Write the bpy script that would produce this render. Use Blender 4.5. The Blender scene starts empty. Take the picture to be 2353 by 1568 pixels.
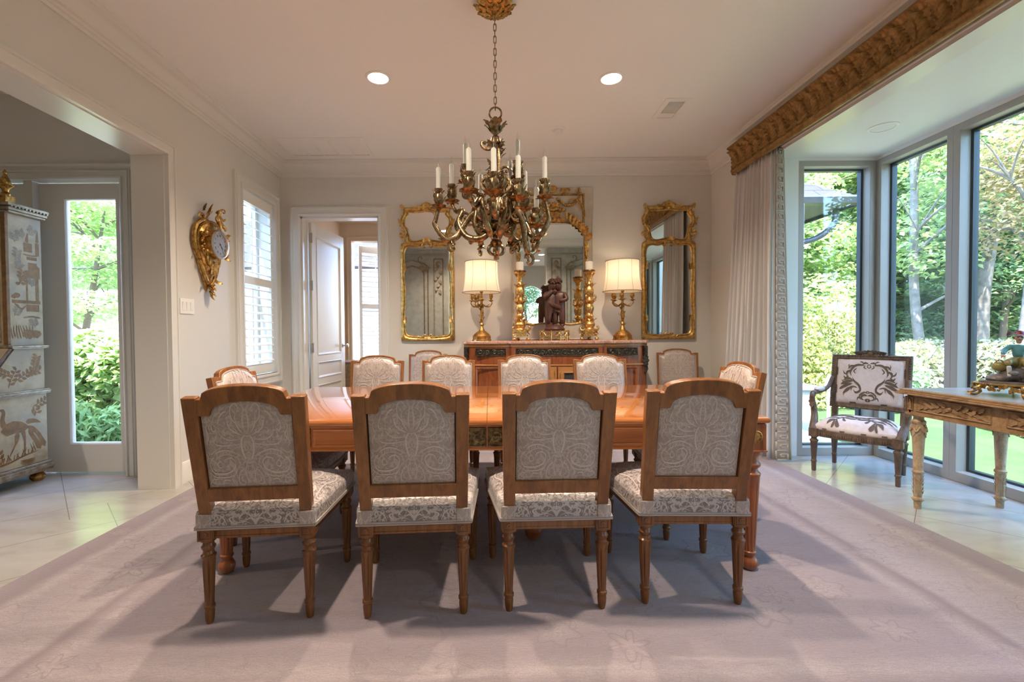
import bpy, bmesh, math, random
import numpy as np
from mathutils import Matrix, Vector, Quaternion
PI = math.pi
R = math.radians
rnd = random.Random(7)
scn = bpy.context.scene
col = scn.collection

# ------------------------------------------------------------------ camera, world, sun, exposure
cam_d = bpy.data.cameras.new('camera')
cam = bpy.data.objects.new('camera', cam_d)
col.objects.link(cam)
cam_d.sensor_width = 36.0
cam_d.lens = 1046.0 / 2353.0 * 36.0
cam_d.shift_x = 0.02182
cam_d.shift_y = 0.00124
cam_d.clip_start = 0.02
cam_d.clip_end = 300
_p, _r = R(1.2), R(0.4)
_F = Vector((0, math.cos(_p), -math.sin(_p)))
_U0 = Vector((0, math.sin(_p), math.cos(_p)))
_R0 = Vector((1, 0, 0))
_RR = _R0 * math.cos(_r) - _U0 * math.sin(_r)
_UU = _U0 * math.cos(_r) + _R0 * math.sin(_r)
cam.matrix_world = Matrix(((_RR.x, _UU.x, -_F.x, 0), (_RR.y, _UU.y, -_F.y, 0), (_RR.z, _UU.z, -_F.z, 1.15), (0, 0, 0, 1)))
scn.camera = cam

vs = scn.view_settings
vs.view_transform = 'Standard'
vs.look = 'None'
vs.gamma = 1.0
vs.use_curve_mapping = False
vs.exposure = 0.72

w = bpy.data.worlds.new('sky')
scn.world = w
w.use_nodes = True
nt = w.node_tree
nt.nodes.clear()
sky = nt.nodes.new('ShaderNodeTexSky')
sky.sky_type = 'NISHITA'
sky.sun_disc = False
sky.sun_elevation = R(63)
sky.sun_rotation = R(195)
sky.air_density = 1.0
sky.dust_density = 1.5
bg = nt.nodes.new('ShaderNodeBackground')
bg.inputs['Strength'].default_value = 2.0
wo = nt.nodes.new('ShaderNodeOutputWorld')
tint = nt.nodes.new('ShaderNodeMix'); tint.data_type = 'RGBA'; tint.blend_type = 'MULTIPLY'
tint.inputs[0].default_value = 1.0; tint.inputs[7].default_value = (0.76, 0.92, 1.20, 1)
nt.links.new(sky.outputs[0], tint.inputs[6])
nt.links.new(tint.outputs[2], bg.inputs[0])
nt.links.new(bg.outputs[0], wo.inputs[0])

sun_d = bpy.data.lights.new('sun', 'SUN')
sun_d.energy = 20.0
sun_d.angle = R(0.6)
sun_d.color = (1.0, 0.95, 0.86)
sun = bpy.data.objects.new('sun', sun_d)
col.objects.link(sun)
sun.rotation_euler = Vector((0.18, 0.40, -0.90)).to_track_quat('-Z', 'Y').to_euler()

# room constants (metres): the camera stands in the wide opening of the front wall
XL, XR, YB, YF, CH = -2.39, 2.55, 5.25, 0.72, 3.11
XW, YBAY, YBAYN, ZBAY = 3.52, 4.16, 0.62, 2.72      # bay: window plane, far side, near side, ceiling
YH = 3.73                                          # garden door wall of the hall
CAN_W, LAMP_W = 165.0, 1.7
WARM = (1.0, 0.80, 0.62)

# ------------------------------------------------------------------ helpers
def catmull(P, n=8, closed=False):
    P = [Vector(p) for p in P]
    out = []
    m = len(P)
    rng = range(m if closed else m - 1)
    for i in rng:
        if closed:
            a, b, c, d = P[(i-1) % m], P[i], P[(i+1) % m], P[(i+2) % m]
        else:
            a, b, c, d = P[max(i-1, 0)], P[i], P[i+1], P[min(i+2, m-1)]
        for k in range(n):
            t = k / n
            out.append(0.5*((2*b) + (c-a)*t + (2*a-5*b+4*c-d)*t*t + (3*b-a-3*c+d)*t**3))
    if not closed:
        out.append(P[-1].copy())
    return out

def lerp(a, b, t):
    return a + (b-a)*t

def interp(v, t):
    "piecewise linear value of list v at t in 0..1"
    if not isinstance(v, (list, tuple)):
        return v
    x = t*(len(v)-1)
    i = min(int(x), len(v)-2)
    return lerp(v[i], v[i+1], x-i)

class B:
    "collects shapes into one mesh"
    def __init__(s):
        s.v = []; s.f = []; s.m = []; s.T = None; s.lay = 0
    def add(s, vs, fs, mi=0, T=None):
        o = len(s.v)
        if T is not None:
            vs = [T @ Vector(p) for p in vs]
        if s.T is not None:
            vs = [s.T @ Vector(p) for p in vs]
        s.v += [tuple(p) for p in vs]
        s.f += [tuple(i+o for i in f) for f in fs]
        s.m += [mi]*len(fs)
        return s
    def box(s, x0, x1, y0, y1, z0, z1, mi=0, T=None):
        return s.add([(x0,y0,z0),(x1,y0,z0),(x1,y1,z0),(x0,y1,z0),(x0,y0,z1),(x1,y0,z1),(x1,y1,z1),(x0,y1,z1)],
                     [(0,3,2,1),(4,5,6,7),(0,1,5,4),(1,2,6,5),(2,3,7,6),(3,0,4,7)], mi, T)
    def lathe(s, prof, n=20, T=None, mi=0, flute=0, fdep=0.0, frng=None):
        vs = []; fs = []
        for k, (r, z) in enumerate(prof):
            for i in range(n):
                a = 2*PI*i/n
                rr = r
                if flute and frng[0] <= z <= frng[1]:
                    rr = r*(1 - fdep*max(0, math.cos(a*flute))**1.0)
                vs.append((rr*math.cos(a), rr*math.sin(a), z))
        for k in range(len(prof)-1):
            for i in range(n):
                j = (i+1) % n
                fs.append((k*n+i, k*n+j, (k+1)*n+j, (k+1)*n+i))
        if prof[0][0] > 1e-6: fs.append(tuple(range(n-1, -1, -1)))
        if prof[-1][0] > 1e-6: fs.append(tuple((len(prof)-1)*n+i for i in range(n)))
        return s.add(vs, fs, mi, T)
    def tube(s, pts, r, n=8, mi=0, closed=False, T=None, flat=1.0, ref=None):
        pts = [Vector(p) for p in pts]
        m = len(pts)
        vs = []; fs = []
        N = None
        for k in range(m):
            if closed: t = pts[(k+1) % m]-pts[(k-1) % m]
            else: t = pts[min(k+1, m-1)]-pts[max(k-1, 0)]
            if t.length < 1e-9: t = Vector((0,0,1))
            t.normalize()
            if N is None:
                q = Vector(ref) if ref else (Vector((0,0,1)) if abs(t.z) < .9 else Vector((1,0,0)))
                N = q - t*q.dot(t)
            else:
                N = N - t*N.dot(t)
            if N.length < 1e-6: N = t.orthogonal()
            N.normalize()
            Bn = t.cross(N)
            rr = interp(r, k/max(1, m-1))
            for i in range(n):
                a = 2*PI*i/n
                vs.append(pts[k] + N*(rr*math.cos(a)*flat) + Bn*(rr*math.sin(a)))
        for k in range(m if closed else m-1):
            k2 = (k+1) % m
            for i in range(n):
                j = (i+1) % n
                fs.append((k*n+i, k*n+j, k2*n+j, k2*n+i))
        if not closed:
            fs.append(tuple(range(n-1, -1, -1)))
            fs.append(tuple((m-1)*n+i for i in range(n)))
        return s.add(vs, fs, mi, T)
    def ell(s, c, r, n=12, mi=0, T=None, rot=None):
        if not isinstance(r, (tuple, list)): r = (r, r, r)
        h = max(5, n//2)
        vs = []; fs = []
        c = Vector(c)
        for k in range(h+1):
            ph = PI*k/h
            for i in range(n):
                a = 2*PI*i/n
                p = Vector((r[0]*math.sin(ph)*math.cos(a), r[1]*math.sin(ph)*math.sin(a), r[2]*math.cos(ph)))
                if rot: p = rot @ p
                vs.append(c+p)
        for k in range(h):
            for i in range(n):
                j = (i+1) % n
                fs.append((k*n+i, (k+1)*n+i, (k+1)*n+j, k*n+j))
        return s.add(vs, fs, mi, T)
    def prism(s, poly, z0, z1, T=None, mi=0):
        n = len(poly)
        vs = [(p[0], p[1], z0) for p in poly] + [(p[0], p[1], z1) for p in poly]
        fs = [tuple(range(n-1, -1, -1)), tuple(range(n, 2*n))]
        for i in range(n):
            j = (i+1) % n
            fs.append((i, j, n+j, n+i))
        return s.add(vs, fs, mi, T)
    def grid(s, fn, nu, nv, mi=0, T=None, flip=False):
        vs = [fn(i/nu, j/nv) for j in range(nv+1) for i in range(nu+1)]
        w_ = nu+1
        fs = []
        for j in range(nv):
            for i in range(nu):
                q = (j*w_+i, j*w_+i+1, (j+1)*w_+i+1, (j+1)*w_+i)
                fs.append(q[::-1] if flip else q)
        return s.add(vs, fs, mi, T)
    def ring(s, outer, inner, prof, mi=0, T=None, back=True):
        "closed frame between two loops of equal length; prof = [(t across, height)...]"
        n = len(outer)
        vs = []; fs = []
        pr = list(prof)
        for (t, h) in pr:
            for i in range(n):
                o, q = outer[i], inner[i]
                vs.append((lerp(o[0], q[0], t), lerp(o[1], q[1], t), h))
        for k in range(len(pr)-1):
            for i in range(n):
                j = (i+1) % n
                fs.append((k*n+i, k*n+j, (k+1)*n+j, (k+1)*n+i))
        return s.add(vs, fs, mi, T)
    def sweep(s, prof, path, mi=0, T=None, caps=True, up=(0, 0, 1)):
        "profile (a = sideways to the right of travel, b = up) along a polyline, mitred"
        P = [Vector(p) for p in path]
        up = Vector(up)
        n = len(prof); vs = []; fs = []
        for k in range(len(P)):
            d1 = (P[k]-P[k-1]).normalized() if k > 0 else None
            d2 = (P[k+1]-P[k]).normalized() if k < len(P)-1 else None
            d1 = d1 or d2; d2 = d2 or d1
            s1 = d1.cross(up).normalized(); s2 = d2.cross(up).normalized()
            mt = (s1+s2)
            mt = mt/ max(1e-6, mt.length)
            sc = 1/max(.2, mt.dot(s1))
            for (a, b) in prof:
                vs.append(P[k] + mt*(a*sc) + up*b)
        for k in range(len(P)-1):
            for i in range(n):
                j = (i+1) % n
                fs.append((k*n+i, (k+1)*n+i, (k+1)*n+j, k*n+j))
        if caps:
            fs.append(tuple(range(n)))
            fs.append(tuple((len(P)-1)*n+i for i in range(n-1, -1, -1)))
        return s.add(vs, fs, mi, T)
    def leaf(s, base, d, up, L, W, curl=1.2, lobes=4, mi=0, T=None, cup=.25, nu=10, thick=None):
        "carved acanthus leaf: serrated outline, rolled tip, raised midrib"
        d = Vector(d).normalized(); up = Vector(up)
        up = (up - d*up.dot(d)).normalized()
        sd = d.cross(up)
        thick = thick or W*.12
        p = Vector(base); a = 0
        top = []; bot = []
        for i in range(nu+1):
            u = i/nu
            dirv = d*math.cos(a)+up*math.sin(a)
            nrm = up*math.cos(a)-d*math.sin(a)
            wv = W*.5*(math.sin(PI*min(1, (u*.92+.08))**.8)**.7 if u < 1 else .05)*(1+.22*math.sin(lobes*2*PI*u))
            wv = max(wv, W*.04)
            for t in (-1, -.5, 0, .5, 1):
                hgt = cup*wv*(t*t) + (thick*.6 if t == 0 else 0)
                q = p + sd*(wv*t) + nrm*hgt
                top.append(q + nrm*thick*.5*(1-abs(t)*.7))
                bot.append(q - nrm*thick*.5*(1-abs(t)*.7))
            p = p + dirv*(L/nu)
            a += curl/nu*(.4+1.2*u)
        vs = top+bot; fs = []; n = 5; o = len(top)
        for i in range(nu):
            for j in range(4):
                k = i*n+j
                fs.append((k, k+1, k+n+1, k+n))
                fs.append((o+k, o+k+n, o+k+n+1, o+k+1))
            fs.append((i*n, (i+1)*n, o+(i+1)*n, o+i*n))
            fs.append((i*n+4, o+i*n+4, o+(i+1)*n+4, (i+1)*n+4))
        return s.add(vs, fs, mi, T)
    def scroll(s, base, d, up, L, r0=.01, turns=1.1, mi=0, T=None, n=6, grow=.5):
        "C-scroll: straight run that winds into a volute"
        d = Vector(d).normalized(); up = Vector(up)
        up = (up - d*up.dot(d)).normalized()
        pts = []; rad = []
        p = Vector(base); a = 0; N = 26
        for i in range(N+1):
            u = i/N
            pts.append(p.copy()); rad.append(r0*(1-.55*u) if i < N-1 else r0*.75)
            step = L/N*(1.35-1.1*u)
            p = p + (d*math.cos(a)+up*math.sin(a))*step
            a += turns*2*PI/N*(grow + (1-grow)*2*u)
        s.tube(pts, rad, n, mi, T=T)
        s.ell(pts[-1], r0*1.0, 8, mi, T=T)
        return s
    def stroke(s, pts, wd, fn, mi=1, n=6, lift=.0009, samp=6, taper=True):
        "raised woven or painted ribbon laid over a surface fn(u,v)->(point, normal)"
        P = catmull([Vector((p[0], p[1], 0)) for p in pts], samp)
        s.lay += 1; lift = lift+s.lay*.000025
        m = len(P); vs = []; fs = []
        for k, p in enumerate(P):
            t = P[min(k+1, m-1)]-P[max(k-1, 0)]
            if t.length < 1e-9: t = Vector((1, 0, 0))
            t.normalize()
            sd = Vector((-t.y, t.x, 0))
            u = k/max(1, m-1)
            ww = interp(wd, u)*.5
            if taper: ww *= max(.12, min(1, min(u, 1-u)*6))
            for q in (-1, 1):
                x = p + sd*ww*q
                pos, nr = fn(x.x, x.y)
                vs.append(Vector(pos)+Vector(nr)*lift)
        for k in range(m-1):
            fs.append((2*k, 2*k+1, 2*k+3, 2*k+2))
        return s.add(vs, fs, mi)
    def blob(s, poly, fn, mi=1, lift=.0009):
        s.lay += 1; lift = lift+s.lay*.000025
        c = Vector((sum(p[0] for p in poly)/len(poly), sum(p[1] for p in poly)/len(poly)))
        vs = []
        for p in [c]+list(poly):
            pos, nr = fn(p[0], p[1])
            vs.append(Vector(pos)+Vector(nr)*lift)
        n = len(poly)
        return s.add(vs, [(0, 1+i, 1+(i+1) % n) for i in range(n)], mi)

def mesh_of(b, name, mats, smooth=True):
    me = bpy.data.meshes.new(name)
    me.from_pydata(b.v, [], b.f)
    for m in (mats if isinstance(mats, (list, tuple)) else [mats]):
        me.materials.append(m)
    if len(me.materials) > 1:
        me.polygons.foreach_set('material_index', b.m)
    if smooth:
        me.polygons.foreach_set('use_smooth', [True]*len(me.polygons))
        me.set_sharp_from_angle(angle=R(smooth if smooth is not True else 40))
    me.update()
    return me

def obj(name, b, mats, parent=None, smooth=True, bevel=0, loc=None, rot=None, subsurf=0, mirror_fix=True):
    me = mesh_of(b, name, mats, smooth)
    if mirror_fix:
        bm = bmesh.new(); bm.from_mesh(me)
        bmesh.ops.recalc_face_normals(bm, faces=bm.faces)
        bm.to_mesh(me); bm.free()
    o = bpy.data.objects.new(name, me)
    col.objects.link(o)
    if parent: o.parent = parent
    if loc: o.location = loc
    if rot: o.rotation_euler = rot
    if bevel:
        md = o.modifiers.new('bevel', 'BEVEL'); md.width = bevel; md.segments = 2; md.limit_method = 'ANGLE'; md.angle_limit = R(40)
    if subsurf:
        md = o.modifiers.new('sub', 'SUBSURF'); md.levels = subsurf; md.render_levels = subsurf
    return o

def tag(o, label, cat, group=None, kind=None):
    if label: o['label'] = label
    if cat: o['category'] = cat
    if group: o['group'] = group
    if kind: o['kind'] = kind
    return o

def thing(name, label, cat, loc=(0, 0, 0), rz=0, group=None):
    o = bpy.data.objects.new(name, None)
    o.empty_display_size = .05
    col.objects.link(o)
    o.location = loc; o.rotation_euler = (0, 0, rz)
    return tag(o, label, cat, group)

def struct(name, b, mats, parent=None, smooth=True, bevel=0, label=None):
    o = obj(name, b, mats, parent, smooth, bevel)
    if parent is None: o['kind'] = 'structure'
    if label: o['label'] = label
    return o

def copy_tree(o, parent=None):
    c = o.copy(); col.objects.link(c)
    if parent: c.parent = parent
    for ch in list(o.children): copy_tree(ch, c)
    return c

def dup(root, loc, rz, label, group=None, scale=None):
    c = copy_tree(root)
    c.location = loc; c.rotation_euler = (0, 0, rz)
    if scale: c.scale = scale
    c['label'] = label
    if group: c['group'] = group
    return c

def TR(loc=(0, 0, 0), rx=0, ry=0, rz=0, s=1):
    return Matrix.Translation(loc) @ Matrix.Rotation(rz, 4, 'Z') @ Matrix.Rotation(ry, 4, 'Y') @ Matrix.Rotation(rx, 4, 'X') @ (Matrix.Scale(s, 4) if not isinstance(s, tuple) else Matrix.Diagonal((*s, 1)))

# wall-facing frames: local x = across (seen from the front), y = up, z = out of the wall
FACE_BACK = lambda x, y, z: Matrix(((1,0,0,x),(0,0,-1,y),(0,1,0,z),(0,0,0,1)))     # wall whose front looks to -Y
FACE_LEFT = lambda x, y, z: Matrix(((0,0,1,x),(1,0,0,y),(0,1,0,z),(0,0,0,1)))      # wall whose front looks to +X
FACE_RIGHT = lambda x, y, z: Matrix(((0,0,-1,x),(-1,0,0,y),(0,1,0,z),(0,0,0,1)))   # wall whose front looks to -X
FACE_FRONT = lambda x, y, z: Matrix(((-1,0,0,x),(0,0,1,y),(0,1,0,z),(0,0,0,1)))    # wall whose front looks to +Y

def skin(name, joints, edges, mat, parent=None, T=None, sub=2, root=0):
    "one continuous body grown over a skeleton: joints = [(x,y,z,r)...]"
    me = bpy.data.meshes.new(name)
    P = [Vector(j[:3]) for j in joints]
    if T is not None: P = [T @ p for p in P]
    me.from_pydata([tuple(p) for p in P], edges, [])
    me.materials.append(mat)
    o = bpy.data.objects.new(name, me); col.objects.link(o)
    if parent: o.parent = parent
    md = o.modifiers.new('skin', 'SKIN')
    md.use_smooth_shade = True
    md.branch_smoothing = .5
    sc = T.to_scale()[0] if T is not None else 1
    for i, j in enumerate(joints):
        rr = j[3] if not isinstance(j[3], tuple) else j[3]
        me.skin_vertices[0].data[i].radius = (rr*sc, rr*sc) if not isinstance(rr, tuple) else (rr[0]*sc, rr[1]*sc)
        me.skin_vertices[0].data[i].use_root = (i == root)
    ms = o.modifiers.new('sub', 'SUBSURF'); ms.levels = sub; ms.render_levels = sub
    return o

# ------------------------------------------------------------------ materials
class NT:
    def __init__(s, name):
        s.mat = bpy.data.materials.new(name)
        s.mat.use_nodes = True
        s.t = s.mat.node_tree
        s.t.nodes.clear()
        s.out = s.t.nodes.new('ShaderNodeOutputMaterial')
        s._co = None
    def n(s, typ, **kw):
        nd = s.t.nodes.new('ShaderNode'+typ)
        ins = kw.pop('i', {})
        for k, v in kw.items(): setattr(nd, k, v)
        for k, v in ins.items(): s.set(nd, k, v)
        return nd
    def set(s, nd, k, v):
        sock = nd.inputs[k]
        if isinstance(v, bpy.types.NodeSocket): s.t.links.new(v, sock)
        elif isinstance(v, bpy.types.Node): s.t.links.new(v.outputs[0], sock)
        else:
            if isinstance(v, (tuple, list)) and len(v) == 3 and sock.type == 'RGBA': v = (*v, 1)
            sock.default_value = v
    def co(s, kind='Object', scale=None, rot=None, loc=None):
        if s._co is None: s._co = s.n('TexCoord')
        o = s._co.outputs[kind]
        if scale or rot or loc:
            mp = s.n('Mapping', i={'Vector': o})
            if scale: mp.inputs['Scale'].default_value = scale if isinstance(scale, tuple) else (scale,)*3
            if rot: mp.inputs['Rotation'].default_value = rot
            if loc: mp.inputs['Location'].default_value = loc
            return mp.outputs[0]
        return o
    def math(s, op, a, b=None, c=None, clamp=False):
        m = s.n('Math', operation=op, use_clamp=clamp)
        s.set(m, 0, a)
        if b is not None: s.set(m, 1, b)
        if c is not None: s.set(m, 2, c)
        return m.outputs[0]
    def noise(s, vec, scale, detail=3, rough=.55, dist=0):
        return s.n('TexNoise', i={'Vector': vec, 'Scale': scale, 'Detail': detail, 'Roughness': rough, 'Distortion': dist}).outputs[0]
    def ramp(s, fac, stops, interp='LINEAR'):
        r = s.n('ValToRGB', i={'Fac': fac})
        cr = r.color_ramp; cr.interpolation = interp
        while len(cr.elements) < len(stops): cr.elements.new(.5)
        for e, (p, c) in zip(cr.elements, stops):
            e.position = p
            e.color = (*c, 1) if isinstance(c, (tuple, list)) else (c, c, c, 1)
        return r.outputs[0]
    def mix(s, fac, a, b, blend='MIX'):
        m = s.n('Mix', data_type='RGBA', blend_type=blend)
        s.set(m, 0, fac); s.set(m, 6, a); s.set(m, 7, b)
        return m.outputs[2]
    def bump(s, h, strength=.3, dist=.01, normal=None):
        i = {'Height': h, 'Strength': strength, 'Distance': dist}
        if normal is not None: i['Normal'] = normal
        return s.n('Bump', i=i).outputs[0]
    def bsdf(s, **kw):
        names = {'col': 'Base Color', 'rough': 'Roughness', 'metal': 'Metallic', 'normal': 'Normal', 'coat': 'Coat Weight', 'coatr': 'Coat Roughness',
                 'sheen': 'Sheen Weight', 'spec': 'Specular IOR Level', 'trans': 'Transmission Weight', 'em': 'Emission Color', 'ems': 'Emission Strength',
                 'sss': 'Subsurface Weight', 'ior': 'IOR', 'alpha': 'Alpha'}
        b = s.n('BsdfPrincipled', i={names[k]: v for k, v in kw.items()})
        return b
    def done(s, sh):
        s.t.links.new(sh if isinstance(sh, bpy.types.NodeSocket) else sh.outputs[0], s.out.inputs[0])
        return s.mat

def simple(name, c, rough=.5, metal=0, bump=None, var=None, **kw):
    k = NT(name)
    cc = c
    if var:
        c2, sc = var[0], var[1]
        f = k.ramp(k.noise(k.co(), sc, 4), [(.35, 0.0), (.65, 1.0)])
        cc = k.mix(f, c, c2)
    a = dict(col=cc, rough=rough, metal=metal, **kw)
    if bump:
        a['normal'] = k.bump(k.noise(k.co(), bump[0], bump[2] if len(bump) > 2 else 3), bump[1], bump[3] if len(bump) > 3 else .01)
    return k.done(k.bsdf(**a))

M = {}
M['wall'] = simple('wall_paint', (.68, .66, .605), .42, bump=(60, .04))
M['ceil'] = simple('ceiling_paint', (.82, .825, .80), .7)
M['trim'] = simple('trim_paint', (.72, .705, .655), .28)
M['bay'] = simple('bay_paint', (.74, .76, .74), .5)
M['hallw'] = simple('hall_paint', (.72, .69, .63), .5)
M['powder'] = simple('powder_room_paint', (.80, .66, .50), .5)
M['frame'] = simple('taupe_window_metal', (.38, .365, .33), .38)
M['gasket'] = simple('window_gasket', (.035, .05, .06), .4)
M['white'] = simple('white_plastic', (.82, .81, .77), .35)
M['shut'] = simple('shutter_paint', (.84, .84, .80), .35)
M['nickel'] = simple('brushed_nickel', (.55, .52, .48), .3, 1)
M['dark'] = simple('dark_void', (.03, .028, .025), .8)

def glass(name, tint=(.93, .96, .94), refl=1.0):
    k = NT(name)
    tr = k.n('BsdfTransparent', i={'Color': tint})
    gl = k.n('BsdfGlossy', i={'Roughness': .01, 'Color': (1, 1, 1)})
    lw = k.n('LayerWeight', i={'Blend': .5})
    fr = k.math('ADD', .035, k.math('MULTIPLY', k.math('POWER', lw.outputs[1], 5.0), .9))
    mx = k.n('MixShader', i={0: k.math('MULTIPLY', fr, refl), 1: tr.outputs[0], 2: gl.outputs[0]})
    return k.done(mx)
M['glass'] = glass('window_glass')
M['bulbg'] = glass('bulb_glass', (.97, .96, .94), .8)

def tile(name, ox, oy, P=.7071):
    k = NT(name)
    sep = k.n('SeparateXYZ', i={0: k.co()})
    x, y = sep.outputs[0], sep.outputs[1]
    def line(val):
        fr = k.math('FRACT', k.math('DIVIDE', val, P))
        return k.math('ABSOLUTE', k.math('SUBTRACT', fr, .5))
    d1 = k.math('SUBTRACT', k.math('SUBTRACT', x, y), ox)
    d2 = k.math('SUBTRACT', k.math('ADD', x, y), oy)
    g = k.math('MAXIMUM', line(d1), line(d2))
    grout = k.math('GREATER_THAN', g, .4952)
    ids = k.n('CombineXYZ', i={0: k.math('FLOOR', k.math('DIVIDE', d1, P)), 1: k.math('FLOOR', k.math('DIVIDE', d2, P))})
    wn = k.n('TexWhiteNoise', noise_dimensions='3D', i={'Vector': ids.outputs[0]})
    n1 = k.noise(k.co(scale=(1.0, 2.6, 1)), 2.2, 5, .6, .5)
    n2 = k.noise(k.co(scale=(2, 11, 1)), 3, 4, .6)
    c = k.ramp(n1, [(.3, (.33, .31, .28)), (.5, (.41, .395, .36)), (.75, (.46, .445, .415))])
    c = k.mix(k.math('MULTIPLY', n2, .22), c, (.29, .27, .245))
    c = k.mix(k.math('MULTIPLY', wn.outputs[0], .16), c, (.31, .295, .275))
    c = k.mix(grout, c, (.19, .18, .165))
    rg = k.math('ADD', .12, k.math('MULTIPLY', n2, .2))
    h = k.math('SUBTRACT', k.math('MULTIPLY', n2, .12), grout)
    return k.done(k.bsdf(col=c, rough=rg, normal=k.bump(h, .12, .003)))
M['tile'] = tile('bay_tile', -.52+.35355, 6.48+.35355)
M['tileh'] = tile('hall_tile', -.52+.35355, .542+.35355)

def rug():
    k = NT('faded_rug')
    sep = k.n('SeparateXYZ', i={0: k.co()})
    x, y = sep.outputs[0], sep.outputs[1]
    # border bands follow the rug's own edge; half size 2.36 x 1.87 about its origin
    ex = k.math('SUBTRACT', 2.36, k.math('ABSOLUTE', x))
    ey = k.math('SUBTRACT', 1.87, k.math('ABSOLUTE', y))
    e = k.math('MINIMUM', ex, ey)
    wob = k.math('MULTIPLY', k.math('SUBTRACT', k.noise(k.co(), 5, 3), .5), .05)
    e = k.math('ADD', e, wob)
    band = k.ramp(k.math('DIVIDE', e, 1.3), [(0, (.38, .335, .335)), (.10, (.30, .25, .255)), (.15, (.52, .475, .46)), (.20, (.42, .37, .365)),
                                         (.44, (.49, .435, .425)), (.47, (.29, .235, .24)), (.53, (.50, .435, .425)), (.60, (.38, .32, .33)), (1, (.47, .395, .40))])
    # faded flowers: thin broken outlines and soft patches
    n0 = k.noise(k.co(), 4.6, 2, .5, 1.4)
    n0b = k.noise(k.co(loc=(7, 3, 0)), 4.4, 1.5, .5, .8)
    ln = k.math('ABSOLUTE', k.math('SUBTRACT', k.math('FRACT', k.math('MULTIPLY', n0, 4.0)), .5))
    wp = k.mix(.035, k.co(), k.n('TexNoise', i={'Vector': k.co(), 'Scale': 6.0, 'Detail': 2.0}).outputs[1])
    vo = k.n('TexVoronoi', feature='F1', i={'Vector': wp, 'Scale': 3.3})
    df = k.n('SeparateXYZ', i={0: k.n('VectorMath', operation='SUBTRACT', i={0: wp, 1: vo.outputs[2]}).outputs[0]})
    rc = k.n('SeparateColor', i={0: vo.outputs[1]})
    ang = k.math('ADD', k.math('ARCTAN2', df.outputs[1], df.outputs[0]), k.math('MULTIPLY', rc.outputs[1], 6.28))
    pet = k.math('ADD', 1.0, k.math('MULTIPLY', k.math('COSINE', k.math('MULTIPLY', ang, 6.0)), .17))
    rad = k.math('ADD', k.math('MULTIPLY', k.math('MULTIPLY', vo.outputs[0], pet), k.math('ADD', .85, k.math('MULTIPLY', rc.outputs[0], .9))), k.math('MULTIPLY', n0b, .10))
    ring = k.ramp(k.math('ABSOLUTE', k.math('SUBTRACT', rad, .37)), [(0, 1.0), (.009, .8), (.024, 0.0)])
    ring2 = k.ramp(k.math('ABSOLUTE', k.math('SUBTRACT', rad, .20)), [(0, .9), (.008, .6), (.02, 0.0)])
    vine = k.ramp(ln, [(0, .8), (.022, .35), (.045, 0.0)])
    mask = k.ramp(k.noise(k.co(loc=(2, 9, 0)), 1.8, 3), [(.34, .25), (.50, 1.0)])
    lines = k.math('MULTIPLY', k.math('MAXIMUM', k.math('MAXIMUM', ring, ring2), vine), mask)
    patch = k.ramp(rad, [(.20, 1.0), (.36, 0.0)])
    # pile: streaks
    st = k.noise(k.co(scale=(9, 60, 1), rot=(0, 0, 1.2)), 3, 4, .75)
    st2 = k.noise(k.co(scale=(1, 7, 1), rot=(0, 0, 1.45)), 4.5, 6, .72)
    fine = k.noise(k.co(scale=(1, 1, 1)), 170, 3, .7)
    c = k.mix(k.math('MULTIPLY', patch, .55), band, (.54, .475, .44))
    c = k.mix(k.math('MULTIPLY', lines, .62), c, (.25, .175, .18))
    c = k.mix(k.ramp(st2, [(.48, 0.0), (.75, .6)]), c, (.30, .25, .27))
    c = k.mix(k.ramp(st, [(.42, 0.0), (.72, .6)]), c, (.28, .24, .26))
    c = k.mix(k.ramp(fine, [(.35, .5), (.6, 0.0)]), c, (.26, .22, .24))
    c = k.mix(1.0, c, (.84, .83, .86), 'MULTIPLY')
    h = k.math('ADD', k.math('MULTIPLY', fine, .5), k.math('MULTIPLY', st, .7))
    return k.done(k.bsdf(col=c, rough=.95, spec=.1, sheen=.25, normal=k.bump(h, .8, .008)))
M['rug'] = rug()

def wood(name, c1, c2, c3, sc=(14, 14, 1.2), rough=.35, coat=0, coatr=.1, grain=1.0, bump=.05):
    k = NT(name)
    v = k.co(scale=sc)
    n = k.noise(v, 2.2, 5, .65, .6)
    f = k.noise(k.co(scale=tuple(q*5 for q in sc)), 3, 4, .7)
    big = k.noise(k.co(), 4, 3)
    c = k.ramp(n, [(.25, c1), (.5, c2), (.78, c3)])
    c = k.mix(k.math('MULTIPLY', k.ramp(f, [(.45, 0.0), (.75, 1.0)]), .35*grain), c, c1)
    c = k.mix(k.ramp(big, [(.55, 0.0), (.8, .35)]), c, c1)
    return k.done(k.bsdf(col=c, rough=rough, coat=coat, coatr=coatr, normal=k.bump(f, bump, .003)))
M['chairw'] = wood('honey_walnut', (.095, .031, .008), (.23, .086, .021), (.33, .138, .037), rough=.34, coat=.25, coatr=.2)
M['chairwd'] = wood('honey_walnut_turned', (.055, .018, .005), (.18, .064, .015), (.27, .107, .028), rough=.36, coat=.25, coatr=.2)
M['tablew'] = wood('polished_cherry', (.30, .085, .018), (.46, .155, .034), (.56, .215, .055), sc=(1.2, 12, 12), rough=.22, coat=1.0, coatr=.025, bump=.004)
M['tablel'] = wood('cherry_legs', (.17, .045, .014), (.31, .09, .026), (.40, .135, .04), rough=.35, coat=.3, coatr=.15)
M['sidew'] = wood('mahogany', (.12, .030, .012), (.24, .068, .022), (.33, .115, .036), sc=(10, 10, 1.5), rough=.25, coat=.5, coatr=.1)
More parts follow.
